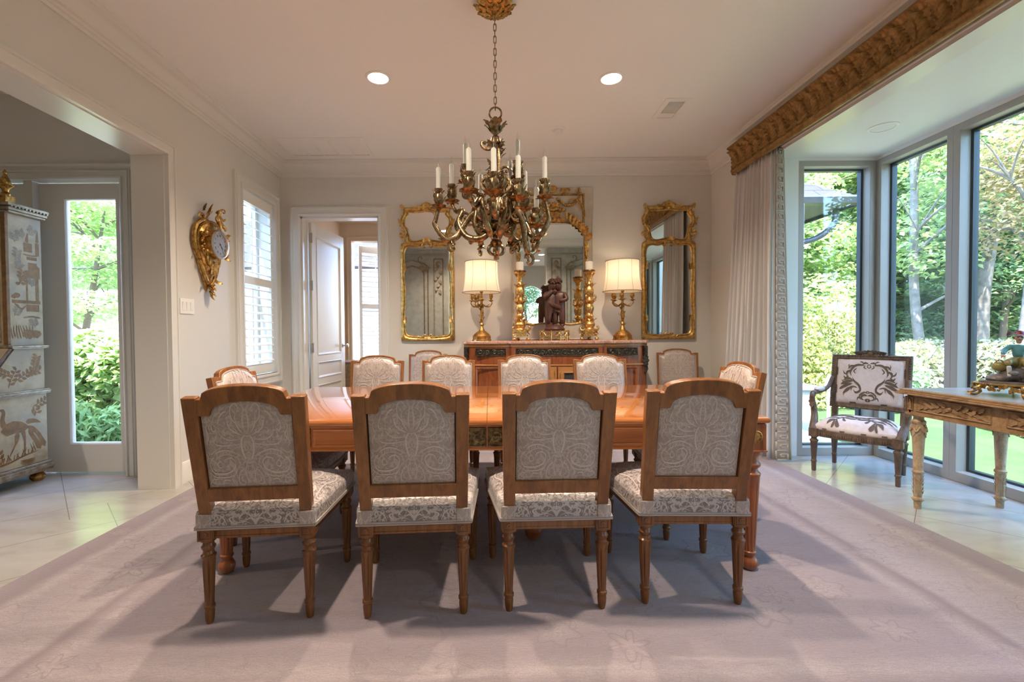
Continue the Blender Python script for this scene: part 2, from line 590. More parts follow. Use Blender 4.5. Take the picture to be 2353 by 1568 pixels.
M['sidel'] = wood('inlay_wood', (.30, .12, .035), (.42, .19, .06), (.5, .25, .09), sc=(2, 12, 12), rough=.3, coat=.4, coatr=.1)
M['consw'] = wood('worn_giltwood', (.15, .075, .028), (.33, .205, .10), (.44, .30, .165), sc=(9, 9, 9), rough=.55, grain=1.5, bump=.3)
M['consl'] = wood('worn_painted_leg', (.22, .13, .06), (.47, .36, .23), (.58, .48, .34), sc=(10, 10, 7), rough=.6, grain=1.5, bump=.3)
M['const'] = simple('console_marble', (.33, .34, .33), .18, var=((.44, .44, .42), 6), bump=(9, .05))
M['armw'] = wood('distressed_walnut', (.05, .035, .025), (.13, .085, .055), (.24, .175, .125), sc=(12, 12, 6), rough=.5, bump=.25)
M['statue'] = wood('dark_carved_wood', (.028, .010, .006), (.075, .026, .014), (.13, .05, .028), sc=(16, 16, 4), rough=.42, bump=.2)

def metalmat(name, c1, c2, rough=.33, sc=30, metal=1.0, bump=.35, bd=.004):
    k = NT(name)
    n = k.noise(k.co(), sc, 5, .65)
    f = k.ramp(n, [(.36, 1.0), (.62, 0.0)])
    c = k.mix(f, c1, c2)
    return k.done(k.bsdf(col=c, rough=k.math('ADD', rough, k.math('MULTIPLY', f, .22)), metal=metal, normal=k.bump(k.noise(k.co(), sc*2.2, 3), bump, bd)))
M['brass'] = metalmat('antique_brass', (.38, .29, .17), (.115, .072, .035), .25, 34, bump=.3)
M['pan'] = metalmat('dark_gilt_bronze', (.33, .20, .09), (.12, .06, .025), .36, 40)
M['gold'] = metalmat('gold_leaf', (.70, .475, .175), (.40, .23, .07), .33, 26, bump=.25)
M['goldd'] = metalmat('old_gold', (.63, .385, .12), (.24, .12, .035), .33, 36, bump=.4)
M['gilt'] = metalmat('bright_gilt', (.86, .60, .22), (.42, .20, .06), .24, 46, bump=.5)
M['bronze'] = metalmat('dark_bronze', (.13, .105, .075), (.035, .03, .026), .38, 50, bump=.4)
M['orm'] = metalmat('frieze_bronze', (.24, .185, .095), (.07, .05, .03), .4, 60, bump=.4)

def valance_mat():
    k = NT('carved_giltwood')
    n = k.noise(k.co(), 22, 5, .65)
    c = k.ramp(n, [(.28, (.15, .078, .022)), (.5, (.30, .168, .05)), (.75, (.43, .28, .105))])
    return k.done(k.bsdf(col=c, rough=.42, metal=.35, normal=k.bump(k.noise(k.co(), 90, 3), .3, .003)))
M['valance'] = valance_mat()

def damask(name, base, hi, S, thr=.13, axis='Z'):
    "woven scrolls mirrored about the middle of the panel"
    k = NT(name)
    sep = k.n('SeparateXYZ', i={0: k.co()})
    ax = k.math('ABSOLUTE', sep.outputs[0])
    v = k.n('CombineXYZ', i={0: ax, 1: sep.outputs[1], 2: sep.outputs[2]}).outputs[0]
    n = k.noise(v, S, 1.4, .5, 1.4)
    n2 = k.noise(v, S*2.3, 1.0, .5, .9)
    l1 = k.math('ABSOLUTE', k.math('SUBTRACT', k.math('FRACT', k.math('MULTIPLY', n, 6.5)), .5))
    l2 = k.math('ABSOLUTE', k.math('SUBTRACT', k.math('FRACT', k.math('MULTIPLY', n2, 3.2)), .5))
    p = k.math('MAXIMUM', k.ramp(l1, [(thr, 1.0), (thr+.05, 0.0)]), k.ramp(l2, [(thr*.75, .9), (thr*.75+.05, 0.0)]))
    wv = k.noise(k.co(scale=(1, 1, 1)), 900, 1)
    c = k.mix(p, base, hi)
    c = k.mix(k.math('MULTIPLY', wv, .18), c, base)
    rg = k.math('SUBTRACT', .44, k.math('MULTIPLY', p, .18))
    return k.done(k.bsdf(col=c, rough=rg, sheen=.3, metal=.0, spec=.55, normal=k.bump(k.math('ADD', p, k.math('MULTIPLY', wv, .4)), .22, .0015)))
M['damask'] = damask('silver_damask', (.335, .28, .255), (.475, .415, .385), 13, .09)
M['damasks'] = damask('silver_damask_seat', (.20, .165, .16), (.52, .47, .455), 15, .15)
M['damaskh'] = simple('damask_figure', (.53, .465, .435), .32, sheen=.3)
M['welt'] = simple('silver_welt', (.40, .355, .335), .5, bump=(300, .4))
M['linen'] = simple('pale_linen', (.70, .64, .64), .8, bump=(260, .25), var=((.63, .57, .575), 40))
M['cutv'] = simple('brown_cut_velvet', (.115, .085, .06), .7, bump=(300, .2))
def curtain_mat():
    k = NT('curtain_cloth')
    n = k.noise(k.co(scale=(120, 120, 4)), 3, 3)
    d = k.bsdf(col=k.mix(k.math('MULTIPLY', n, .25), (.80, .785, .76), (.69, .67, .645)), rough=.85, sheen=.2, normal=k.bump(n, .15, .003))
    t = k.n('BsdfTranslucent', i={'Color': (.55, .50, .46)})
    return k.done(k.n('MixShader', i={0: .12, 1: d.outputs[0], 2: t.outputs[0]}))
M['curtain'] = curtain_mat()
M['band'] = simple('greek_key_band', (.47, .425, .37), .8, bump=(200, .2))
M['key'] = simple('greek_key_braid', (.495, .45, .393), .8)

def shade_mat():
    k = NT('lamp_shade_silk')
    n = k.noise(k.co(scale=(200, 200, 3)), 2, 2)
    d = k.bsdf(col=(.86, .78, .65), rough=.9, normal=k.bump(n, .1, .002))
    t = k.n('BsdfTranslucent', i={'Color': (.90, .80, .66)})
    return k.done(k.n('MixShader', i={0: .55, 1: d.outputs[0], 2: t.outputs[0]}))
M['shade'] = shade_mat()
M['shadetrim'] = simple('shade_braid', (.40, .335, .24), .8)
def emit(name, c, st):
    k = NT(name)
    return k.done(k.n('Emission', i={'Color': c, 'Strength': st}))
M['canlens'] = emit('lit_downlight_lens', (1.0, .88, .72), 14)
M['bulb'] = emit('lit_bulb', (1.0, .75, .48), 6)
M['mirror'] = simple('silvered_glass', (.80, .81, .79), .012, 1)
M['wax'] = simple('ivory_wax', (.78, .73, .63), .5, sss=.2)
M['candle'] = simple('candle_sleeve_card', (.58, .58, .53), .55)
M['cream'] = simple('distressed_cream_paint', (.60, .545, .455), .6, var=((.46, .39, .30), 7), bump=(18, .2))
M['greyp'] = simple('grey_boiserie_paint', (.36, .365, .335), .5, var=((.29, .295, .27), 9), bump=(20, .15))
M['greyg'] = simple('boiserie_carving', (.17, .135, .095), .5, var=((.28, .22, .14), 20), bump=(50, .3))
def marble():
    k = NT('rose_marble')
    n = k.noise(k.co(), 26, 6, .7, .8)
    v = k.n('TexVoronoi', feature='DISTANCE_TO_EDGE', i={'Vector': k.co(), 'Scale': 34.0})
    c = k.ramp(n, [(.3, (.30, .12, .075)), (.5, (.52, .27, .19)), (.72, (.64, .43, .34))])
    c = k.mix(k.ramp(v.outputs[0], [(.0, .6), (.08, 0.0)]), c, (.22, .09, .06))
    return k.done(k.bsdf(col=c, rough=.2, coat=.3))
M['marble'] = marble()
def chin():
    k = NT('chinoiserie_lacquer')
    n = k.noise(k.co(), 7, 6, .65)
    n2 = k.noise(k.co(loc=(3, 1, 5)), 3.4, 4, .6)
    c = k.ramp(n, [(.3, (.30, .225, .13)), (.55, (.44, .355, .23)), (.8, (.50, .415, .285))])
    c = k.mix(k.ramp(n2, [(.50, 0.0), (.66, .75)]), c, (.30, .265, .22))
    return k.done(k.bsdf(col=c, rough=.35, normal=k.bump(n, .1, .004)))
M['chin'] = chin()
M['ching'] = simple('chinoiserie_gilding', (.23, .115, .036), .45, .2, var=((.14, .075, .03), 30))
M['silverl'] = simple('silver_leaf_moulding', (.40, .35, .28), .38, .5, var=((.22, .17, .11), 25), bump=(50, .2))

# garden
def leafm(name, c1, c2, tr=.45):
    k = NT(name)
    n = k.noise(k.co(), 1.7, 3)
    c = k.mix(k.ramp(n, [(.38, 0.0), (.62, 1.0)]), c1, c2)
    d = k.n('BsdfDiffuse', i={'Color': c})
    t = k.n('BsdfTranslucent', i={'Color': k.mix(.5, c, (.5, .62, .12))})
    return k.done(k.n('MixShader', i={0: tr, 1: d.outputs[0], 2: t.outputs[0]}))
M['lf1'] = leafm('spring_green_leaves', (.34, .48, .20), (.50, .62, .32))
M['lf2'] = leafm('dark_green_leaves', (.21, .35, .15), (.34, .48, .23), .4)
M['lf3'] = leafm('yellow_green_needles', (.38, .40, .13), (.50, .50, .20), .3)
M['lf4'] = leafm('russet_leaves', (.46, .29, .20), (.55, .40, .27), .45)
M['lf5'] = leafm('pale_flowering_leaves', (.36, .36, .25), (.50, .47, .39), .3)
M['lf6'] = leafm('blue_green_leaves', (.26, .42, .27), (.38, .53, .34), .45)
M['bark'] = simple('pale_bark', (.25, .225, .195), .9, var=((.13, .11, .095), 8), bump=(14, .4))
M['barkd'] = simple('dark_bark', (.16, .12, .085), .9, bump=(16, .4))
M['grass'] = simple('mown_lawn', (.026, .060, .012), .95, var=((.045, .080, .022), 2.6), bump=(60, .8))
M['soil'] = simple('mulch_bed', (.20, .145, .11), .95, bump=(20, .5), var=((.30, .235, .19), 6))
M['stone'] = simple('edging_stone', (.38, .36, .33), .9, var=((.25, .235, .21), 9), bump=(14, .4))
def brickm(name, c1, c2, mort, sc, bw=.5, rh=.25):
    k = NT(name)
    b = k.n('TexBrick', i={'Vector': k.co(), 'Color1': c1, 'Color2': c2, 'Mortar': mort, 'Scale': sc, 'Mortar Size': .02, 'Brick Width': bw, 'Row Height': rh})
    return k.done(k.bsdf(col=b.outputs[0], rough=.9))
M['slate'] = brickm('slate_roof', (.022, .019, .024), (.036, .031, .038), (.008, .007, .008), 2.0, .7, .35)
M['brickw'] = brickm('white_painted_brick', (.62, .60, .56), (.56, .54, .5), (.48, .46, .43), 5.0)
M['fascia'] = simple('grey_gutter_paint', (.055, .06, .064), .4)
M['soffit'] = simple('grey_soffit', (.10, .105, .11), .6)
M['farwall'] = simple('pale_stucco', (.55, .52, .50), .9)
M['iron'] = simple('black_iron', (.03, .03, .035), .5, .3)
M['skin'] = simple('painted_porcelain_skin', (.50, .30, .22), .3)
M['teal'] = simple('teal_porcelain', (.07, .24, .27), .3, var=((.12, .34, .36), 20))
M['red'] = simple('wine_porcelain', (.20, .03, .035), .3)
M['olive'] = simple('olive_porcelain', (.28, .23, .075), .3)
M['wporc'] = simple('white_porcelain', (.60, .60, .58), .25)
M['rock'] = simple('grey_porcelain_rock', (.20, .18, .165), .4, var=((.09, .07, .06), 14), bump=(30, .4))

# ------------------------------------------------------------------ the room shell
b = B(); b.box(-2.63, 3.62, .5, 5.39, -.12, 0); struct('floor', b, M['tile'])
b = B(); b.box(-6.2, -2.63, -3.1, 3.87, -.12, 0); struct('floor_hall', b, M['tileh'])
b = B(); b.box(-2.63, 4.4, -3.1, .5, -.12, 0); struct('floor_rear', b, M['tileh'])
b = B(); b.box(-2.6, -.1, 5.39, 7.5, -.12, 0); struct('floor_powder', b, M['tileh'])

b = B(); b.box(-2.63, 2.70, .5, 5.39, CH, CH+.15); struct('ceiling', b, M['ceil'])
b = B(); b.box(-6.2, -2.63, -3.1, 3.87, CH, CH+.15); struct('ceiling_hall', b, M['ceil'])
b = B(); b.box(-2.63, 4.4, -3.1, .5, CH, CH+.15); struct('ceiling_rear', b, M['ceil'])
b = B(); b.box(-2.6, -.1, 5.39, 8.4, 2.9, 3.05); struct('ceiling_powder', b, M['powder'])
b = B(); b.box(2.68, 3.72, YBAYN-.14, YBAY+.14, ZBAY, ZBAY+.14); struct('ceiling_bay', b, M['bay'])

OY0, OY1, OZ = 1.10, 3.38, 2.484          # cased opening to the hall
WY0, WY1, WZ0, WZ1 = 4.40, 5.06, .73, 2.575   # shuttered window
b = B()
b.box(-2.63, XL, .5, OY0, 0, CH); b.box(-2.63, XL, OY0, OY1, OZ, CH); b.box(-2.63, XL, OY1, WY0, 0, CH)
b.box(-2.63, XL, WY0, WY1, 0, WZ0); b.box(-2.63, XL, WY0, WY1, WZ1, CH); b.box(-2.63, XL, WY1, 5.39, 0, CH)
struct('wall_left', b, M['wall'], smooth=False)
DX0, DX1, DZ = -2.158, -1.262, 2.495
b = B()
b.box(XL, DX0, YB, 5.39, 0, CH); b.box(DX0, DX1, YB, 5.39, DZ, CH); b.box(DX1, 2.70, YB, 5.39, 0, CH)
struct('wall_back', b, M['wall'], smooth=False)
b = B()
b.box(XR, 2.70, YBAY+.14, YB, 0, CH); b.box(XR, 2.70, YBAYN-.14, YBAY+.14, ZBAY+.02, CH); b.box(XR, 2.70, .5, YBAYN-.14, 0, CH)
struct('wall_right', b, M['wall'], smooth=False)
FX0, FX1, FZ = -.86, 1.21, 2.93
b = B()
b.box(-2.39, FX0, .5, YF, 0, CH); b.box(FX0, FX1, .5, YF, FZ, CH); b.box(FX1, 2.55, .5, YF, 0, CH)
struct('wall_front', b, M['wall'], smooth=False)
b = B()
b.box(XR, 2.815, YBAY, YBAY+.14, 0, ZBAY); b.box(2.815, 3.66, YBAY, YBAY+.14, 2.69, ZBAY)
b.box(XR, 2.815, YBAYN-.14, YBAYN, 0, ZBAY); b.box(2.815, 3.66, YBAYN-.14, YBAYN, 2.69, ZBAY)
b.box(XW, 3.66, YBAYN, YBAY, 2.69, ZBAY)
struct('wall_bay', b, M['bay'], smooth=False)
# hall with the garden door
b = B()
b.box(-6.2, -4.48, YH, YH+.14, 0, CH); b.box(-4.48, -2.98, YH, YH+.14, 2.415, CH); b.box(-2.98, -2.63, YH, YH+.14, 0, CH)
b.box(-3.785, -3.715, YH, YH+.14, 0, 2.415)
b.box(-6.2, -6.05, -3.1, YH, 0, CH)
struct('wall_hall', b, M['hallw'], smooth=False)
# room behind the camera (seen in the mirrors)
b = B()
RY = -3.0
wins = [(.84, 1.62)]
xs = -6.05
for (a, c) in wins:
    b.box(xs, a, RY-.14, RY, 0, CH); b.box(a, c, RY-.14, RY, 0, .45); b.box(a, c, RY-.14, RY, 2.58, CH); xs = c
b.box(xs, 4.4, RY-.14, RY, 0, CH)
b.box(4.26, 4.4, RY, .5, 0, CH)
b.box(2.70, 4.4, .36, .48, 0, CH)
struct('wall_rear', b, M['hallw'], smooth=False)
for i, (a, c) in enumerate(wins):
    f = B(); n = 14
    o, q = [], []
    W2 = c-a; H2 = 2.13
    arch = [(0, 0), (W2, 0), (W2, H2-.18)] + [(W2*(1-t/10), H2-.18+.16*math.sin(PI*t/10)) for t in range(1, 10)] + [(0, H2-.18)]
    out = [(0, 0), (W2, 0), (W2, H2)] + [(W2*(1-t/10), H2) for t in range(1, 10)] + [(0, H2)]
    inn = [(W2/2+(p[0]-W2/2)*(1-.12/W2), .05+(p[1])*(1-.09/H2)) for p in arch]
    f.ring(out, inn, [(0, -.1), (0, .0), (1, .0), (1, -.1), (0, -.1)], T=FACE_FRONT(c, RY, .45))
    wo_ = struct('window_%d' % (i+6), f, M['trim'], smooth=False)
    g = B(); g.box(0, W2, 0, H2, -.06, -.054, T=FACE_FRONT(c, RY, .45)); struct('pane', g, M['glass'], wo_)
# powder room
b = B()
b.box(-2.5, -2.36, 5.39, 7.3, 0, 2.9); b.box(-.3, -.16, 5.39, 8.3, 0, 2.9)
b.box(-2.5, -2.19, 7.3, 7.44, 0, 2.9); b.box(-2.19, -1.2, 7.3, 7.44, 2.62, 2.9); b.box(-1.2, -.16, 7.3, 7.44, 0, 2.9); b.box(-2.19, -1.2, 7.3, 7.44, 0, .62)
struct('wall_powder', b, M['powder'], smooth=False)

# ------------------------------------------------------------------ mouldings
crown = [(0, 0), (0, -.172), (.010, -.172), (.013, -.152), (.022, -.147), (.024, -.128), (.034, -.122), (.037, -.104), (.044, -.082), (.056, -.062), (.070, -.047), (.082, -.040), (.085, -.022), (.092, -.016), (.092, 0)]
crown = [(a*1.18, z) for a, z in crown]
b = B()
b.sweep(crown, [(XL, YF, CH), (XL, YB, CH), (XR, YB, CH), (XR, YF, CH), (XL, YF, CH)][:4])
b.sweep(crown, [(XR, YF, CH), (XL, YF, CH)])
struct('trim_crown', b, M['trim'])
base = [(0, 0), (.018, 0), (.018, .125), (.012, .135), (.012, .15), (.005, .16), (0, .16)]
b = B()
b.sweep(base, [(XL, OY1+.10, 0), (XL, YB, 0), (DX0-.115, YB, 0)])
b.sweep(base, [(DX1+.115, YB, 0), (XR, YB, 0), (XR, YBAY+.14, 0)])
struct('baseboard_back', b, M['trim'])
casing = [(0, 0), (0, .022), (.014, .027), (.026, .027), (.030, .018), (.078, .018), (.082, .024), (.092, .024), (.096, .016), (.108, .016), (.108, 0)]
def case(b, T, x0, x1, z0, z1, prof=casing, sill=False, sc=1.0):
    "casing round an opening in a wall frame: across the jambs and the head"
    pr = [(a*sc, c*1.5) for a, c in prof]
    if sill:
        pts = [(x0, z0, 0), (x0, z1, 0), (x1, z1, 0), (x1, z0, 0), (x0, z0, 0)]
    else:
        pts = [(x0, z0, 0), (x0, z1, 0), (x1, z1, 0), (x1, z0, 0)]
    # outward is to the left of travel here, so flip the profile
    b.sweep([(-a, c) for a, c in pr], pts, T=T, up=(0, 0, 1))
    if sill: b.box(x0-.12, x1+.12, z0-.10*sc, z0, 0, .03, T=T)
b = B(); case(b, FACE_LEFT(XL, 0, 0), OY0, OY1, 0, OZ, sc=.85); struct('trim_opening', b, M['trim'])
b = B(); b.box(-2.632, XL, OY1-.006, OY1+.004, 0, OZ); b.box(-2.632, XL, OY0, OY1, OZ-.006, OZ+.004); struct('trim_jamb', b, M['trim'], smooth=False)
b = B(); case(b, FACE_LEFT(XL, 0, 0), WY0, WY1, WZ0, WZ1, sill=True, sc=1.1); struct('trim_window', b, M['trim'])
b = B(); case(b, FACE_BACK(0, YB, 0), DX0, DX1, 0, DZ, sc=1.05)
b.box(DX0-.001, DX0+.018, YB, 5.39, 0, DZ); b.box(DX1-.018, DX1+.001, YB, 5.39, 0, DZ); b.box(DX0, DX1, YB, 5.39, DZ-.018, DZ+.001)
struct('trim_door', b, M['trim'], smooth=False)
b = B(); case(b, FACE_BACK(0, YH, 0), -4.48, -2.98, 0, 2.415, sc=.7)
b.sweep([(0, 0), (.012, 0), (.02, .02), (.03, .03), (.03, .05), (0, .05)], [(-6.05, YH, 2.49), (-2.63, YH, 2.49)])
struct('trim_hall', b, M['trim'])
b = B(); case(b, FACE_BACK(0, 7.3, 0), -2.19, -1.2, .62, 2.62, sc=.8); struct('trim_powder', b, M['powder'])
b = B(); b.sweep([(0, 0), (.02, 0), (.022, .012), (.012, .03), (0, .03)], [(XR, YBAY, ZBAY+.02), (XR, YBAYN, ZBAY+.02)])
b.box(XR-.002, 2.70, YBAYN, YBAY, ZBAY-.004, ZBAY+.022)
struct('trim_bay', b, M['trim'])
b = B(); case(b, FACE_FRONT(0, YF, 0), -FX1, -FX0, 0, FZ, sc=.5); struct('trim_front', b, M['trim'])

# ------------------------------------------------------------------ windows of the bay
def bay_window(name, T, W_, H_, fw=.05, dep=.13):
    f = B()
    f.ring([(0, 0), (W_, 0), (W_, H_), (0, H_)], [(fw, fw*1.5), (W_-fw, fw*1.5), (W_-fw, H_-fw), (fw, H_-fw)], [(0, -dep), (0, 0), (1, 0), (1, -dep), (0, -dep)], T=T)
    fr = struct(name, f, M['frame'], smooth=False, bevel=.003)
    g = B(); i0 = fw; t = .016
    g.ring([(i0, i0*1.5), (W_-i0, i0*1.5), (W_-i0, H_-i0), (i0, H_-i0)], [(i0+t, i0*1.5+t), (W_-i0-t, i0*1.5+t), (W_-i0-t, H_-i0-t), (i0+t, H_-i0-t)],
           [(0, -dep), (0, -dep*.62), (1, -dep*.66), (1, -dep), (0, -dep)], T=T)
    struct('gasket', g, M['gasket'], fr, smooth=False)
    p = B(); p.box(fw, W_-fw, fw*1.5, H_-fw, -dep*.85, -dep*.80, T=T); struct('pane', p, M['glass'], fr, smooth=False)
    return fr
bay_window('window_1', FACE_BACK(2.815, YBAY, 0), .70, 2.69)
def side(name, y0, y1): return bay_window(name, FACE_RIGHT(XW, y1, 0), y1-y0, 2.69)
side('window_2', 3.475, YBAY)
side('window_3', 1.305, 3.475)
side('window_4', YBAYN, 1.305)
bay_window('window_5', FACE_FRONT(3.515, YBAYN, 0), .70, 2.69)
b = B(); b.box(3.515, 3.655, YBAY, YBAY+.14, 0, 2.69); b.box(3.515, 3.655, YBAYN-.14, YBAYN, 0, 2.69); struct('trim_bay_post', b, M['frame'], smooth=False)

# ------------------------------------------------------------------ plantation shutters
def louvers(b, x0, x1, z0, z1, n, ang, T, wd=.085, th=.011):
    for i in range(n):
        zc = lerp(z0, z1, (i+.5)/n)
        c, s_ = math.cos(ang), math.sin(ang)
        pts = []
        for k in range(10):
            a = 2*PI*k/10
            u, v = wd/2*math.cos(a), th/2*math.sin(a)
            pts.append((u*c-v*s_, u*s_+v*c))
        vs = [(x0, zc+p[1], p[0]) for p in pts]+[(x1, zc+p[1], p[0]) for p in pts]
        m = 10
        b.add(vs, [(k, (k+1) % m, m+(k+1) % m, m+k) for k in range(m)]+[tuple(range(m-1, -1, -1)), tuple(range(m, 2*m))], 0, T)
def shutter(T, W_, H_, mid, nlo, nhi, ang, st=.05, name='shutter_panel', parent=None):
    f = B(); d = .015
    f.box(0, st, 0, H_, -d, d, T=T); f.box(W_-st, W_, 0, H_, -d, d, T=T)
    f.box(st, W_-st, 0, .105, -d, d, T=T); f.box(st, W_-st, H_-.105, H_, -d, d, T=T); f.box(st, W_-st, mid-.04, mid+.04, -d, d, T=T)
    o = obj(name, f, M['shut'], parent, smooth=False, bevel=.002)
    l = B(); louvers(l, st+.002, W_-st-.002, .105, mid-.04, nlo, ang, T); louvers(l, st+.002, W_-st-.002, mid+.04, H_-.105, nhi, ang, T)
    obj('louvers', l, M['shut'], o)
    r = B(); r.box(W_/2-.006, W_/2+.006, .16, mid-.07, -.055, -.045, T=T); r.box(W_/2-.006, W_/2+.006, mid+.07, H_-.15, -.055, -.045, T=T)
    obj('tilt_rod', r, M['shut'], o, smooth=False)
    return o
ws = thing('plantation_shutter', 'white louvred plantation shutter in the left wall window beside the gilt clock', 'shutter', (XL, WY0, WZ0))
T0 = FACE_LEFT(-.012, .012, .008)
shutter(T0, WY1-WY0-.024, WZ1-WZ0-.016, .955, 10, 8, R(-22), parent=ws)
for zz in (.16, .92, 1.70):
    h = B(); h.box(.0, .012, zz, zz+.07, .003, .010, T=FACE_LEFT(0, .0, 0)); obj('hinge', h, M['nickel'], ws, smooth=False)
f = B(); f.ring([(0, 0), (.66, 0), (.66, 1.845), (0, 1.845)], [(.04, .04), (.62, .04), (.62, 1.805), (.04, 1.805)], [(0, -.05), (0, 0), (1, 0), (1, -.05), (0, -.05)], T=FACE_LEFT(-2.56, WY0, WZ0))
f.box(.04, .62, .92, .96, -.04, -.01, T=FACE_LEFT(-2.56, WY0, WZ0)); f.box(.31, .35, .04, 1.80, -.04, -.01, T=FACE_LEFT(-2.56, WY0, WZ0))
fr = struct('window_10', f, M['trim'], smooth=False)
g = B(); g.box(.03, .63, .03, 1.81, -.03, -.025, T=FACE_LEFT(-2.56, WY0, WZ0)); struct('pane', g, M['glass'], fr)
# powder room: shutter of a slanted bay beyond its window opening
ps = thing('plantation_shutter', 'bright white louvred shutter seen through the open panelled door', 'shutter', (-2.13, 7.46, .66))
Tp = TR((0, 0, 0), rz=R(35)) @ FACE_BACK(0, 0, 0)
shutter(Tp, .62, 1.92, .94, 12, 10, R(-30), parent=ps)
o2 = thing('plantation_shutter', 'second louvred shutter deep in the powder room bay', 'shutter', (-1.62, 7.82, .66))
shutter(Tp, .62, 1.92, .94, 12, 10, R(-30), parent=o2)

# ------------------------------------------------------------------ doors
def panel_door(W_, H_):
    d = .035
    f = B()
    T = FACE_BACK(0, 0, 0)
    st = .115
    rows = [(.20, .52), (.60, .80), (.88, H_-.16)]
    cuts = [0]+[v for r_ in rows for v in r_]+[H_]
    f.box(0, st, 0, H_, -d/2, d/2, T=T); f.box(W_-st, W_, 0, H_, -d/2, d/2, T=T)
    for k in range(0, len(cuts), 2): f.box(st, W_-st, cuts[k], cuts[k+1], -d/2, d/2, T=T)
    for (a, c) in rows:
        f.box(st, W_-st, a, c, -.008, .008, T=T)
        o = [(st, a), (W_-st, a), (W_-st, c), (st, c)]
        for sgn in (1, -1):
            q = [(st+.03, a+.03), (W_-st-.03, a+.03), (W_-st-.03, c-.03), (st+.03, c-.03)]
            f.ring(o, q, [(0, .008*sgn), (0, .022*sgn), (.35, .024*sgn), (.6, .013*sgn), (1, .009*sgn)], T=T)
    return f
door = struct('door_1', panel_door(.90, 2.46), M['trim'], smooth=False, bevel=.002)
door.location = (-2.115, 5.405, .01); door.rotation_euler = (0, 0, R(84))
k = B()
for s_ in (1, -1):
    k.lathe([(.026, 0), (.026, .008), (.010, .012), (.010, .035), (.016, .04), (.027, .052), (.029, .066), (.020, .078), (0, .08)], 20, T=FACE_BACK(.835, 0, .98) @ (Matrix.Translation((0, 0, .0175)) if s_ > 0 else Matrix.Rotation(PI, 4, 'X') @ Matrix.Translation((0, 0, .0175))))
struct('door_knob', k, M['nickel'], door)
for zz in (.36, .92, 1.66, 2.22):
    k = B(); k.box(-.022, .022, -.02, .0, zz, zz+.11); k.lathe([(.007, zz-.003), (.007, zz+.113)], 10, T=TR((-.0, -.024, 0)))
    struct('hinge', k, M['nickel'], door, smooth=False)
def glass_door(name, x0, x1, gx0, gx1):
    f = B(); T = FACE_BACK(0, YH+.05, 0)
    f.ring([(x0, .01), (x1, .01), (x1, 2.405), (x0, 2.405)], [(gx0, .255), (gx1, .255), (gx1, 2.27), (gx0, 2.27)], [(0, -.045), (0, 0), (.95, 0), (1, -.012), (1, -.045), (0, -.045)], T=T)
    d = struct(name, f, M['trim'], smooth=False, bevel=.003)
    g = B(); g.box(gx0-.01, gx1+.01, .245, 2.28, -.03, -.025, T=T); struct('pane', g, M['glass'], d, smooth=False)
    return d
glass_door('door_2', -3.71, -2.985, -3.495, -3.085)
glass_door('door_3', -4.475, -3.79, -4.30, -3.96)

# ------------------------------------------------------------------ recessed lights, grilles, small fittings
def downlight(loc, label, lit=True, group=None, watts=CAN_W, ang=128):
    t = thing('recessed_downlight', label, 'ceiling light', loc, 0, group)
    r_ = B(); r_.lathe([(.098, 0), (.098, -.004), (.090, -.008), (.078, -.006), (.074, .0)], 32)
    obj('trim_ring', r_, M['white'], t)
    l = B(); l.lathe([(0, -.0035), (.075, -.0035), (.075, -.001)], 28)
    obj('lens', l, M['canlens'] if lit else M['bay'], t)
    if lit:
        ld = bpy.data.lights.new('downlight_beam', 'SPOT')
        ld.energy = watts; ld.color = WARM; ld.spot_size = R(ang); ld.spot_blend = .95; ld.shadow_soft_size = .045
        lo = bpy.data.objects.new('downlight_beam', ld); col.objects.link(lo); lo.parent = t; lo.location = (0, 0, -.03)
    return t
downlight((-.84, 3.53, CH), 'lit recessed downlight in the ceiling left of the chandelier chain')
downlight((.955, 3.56, CH), 'lit recessed downlight in the ceiling right of the chandelier chain')
downlight((-.84, 1.70, CH), 'lit recessed downlight above the front row of chairs, left of the table centre')
downlight((.955, 1.70, CH), 'lit recessed downlight above the front row of chairs, right of the table centre')
downlight((3.06, 3.56, ZBAY), 'unlit recessed downlight in the bay window ceiling', lit=False)
downlight((1.32, -1.05, CH), 'nearer lit downlight of the rear room seen in the mirror', watts=70)
downlight((1.30, -1.97, CH), 'farther lit downlight of the rear room seen in the mirror', watts=70)
downlight((-4.1, 1.5, CH), 'added unseen downlight that brightens the hall in front of the lacquered secretary', watts=110)  # added lamp out of view, put in to brighten the hall
downlight((-1.0, 6.2, 2.9), 'lit downlight in the powder room ceiling behind the open door', watts=60)

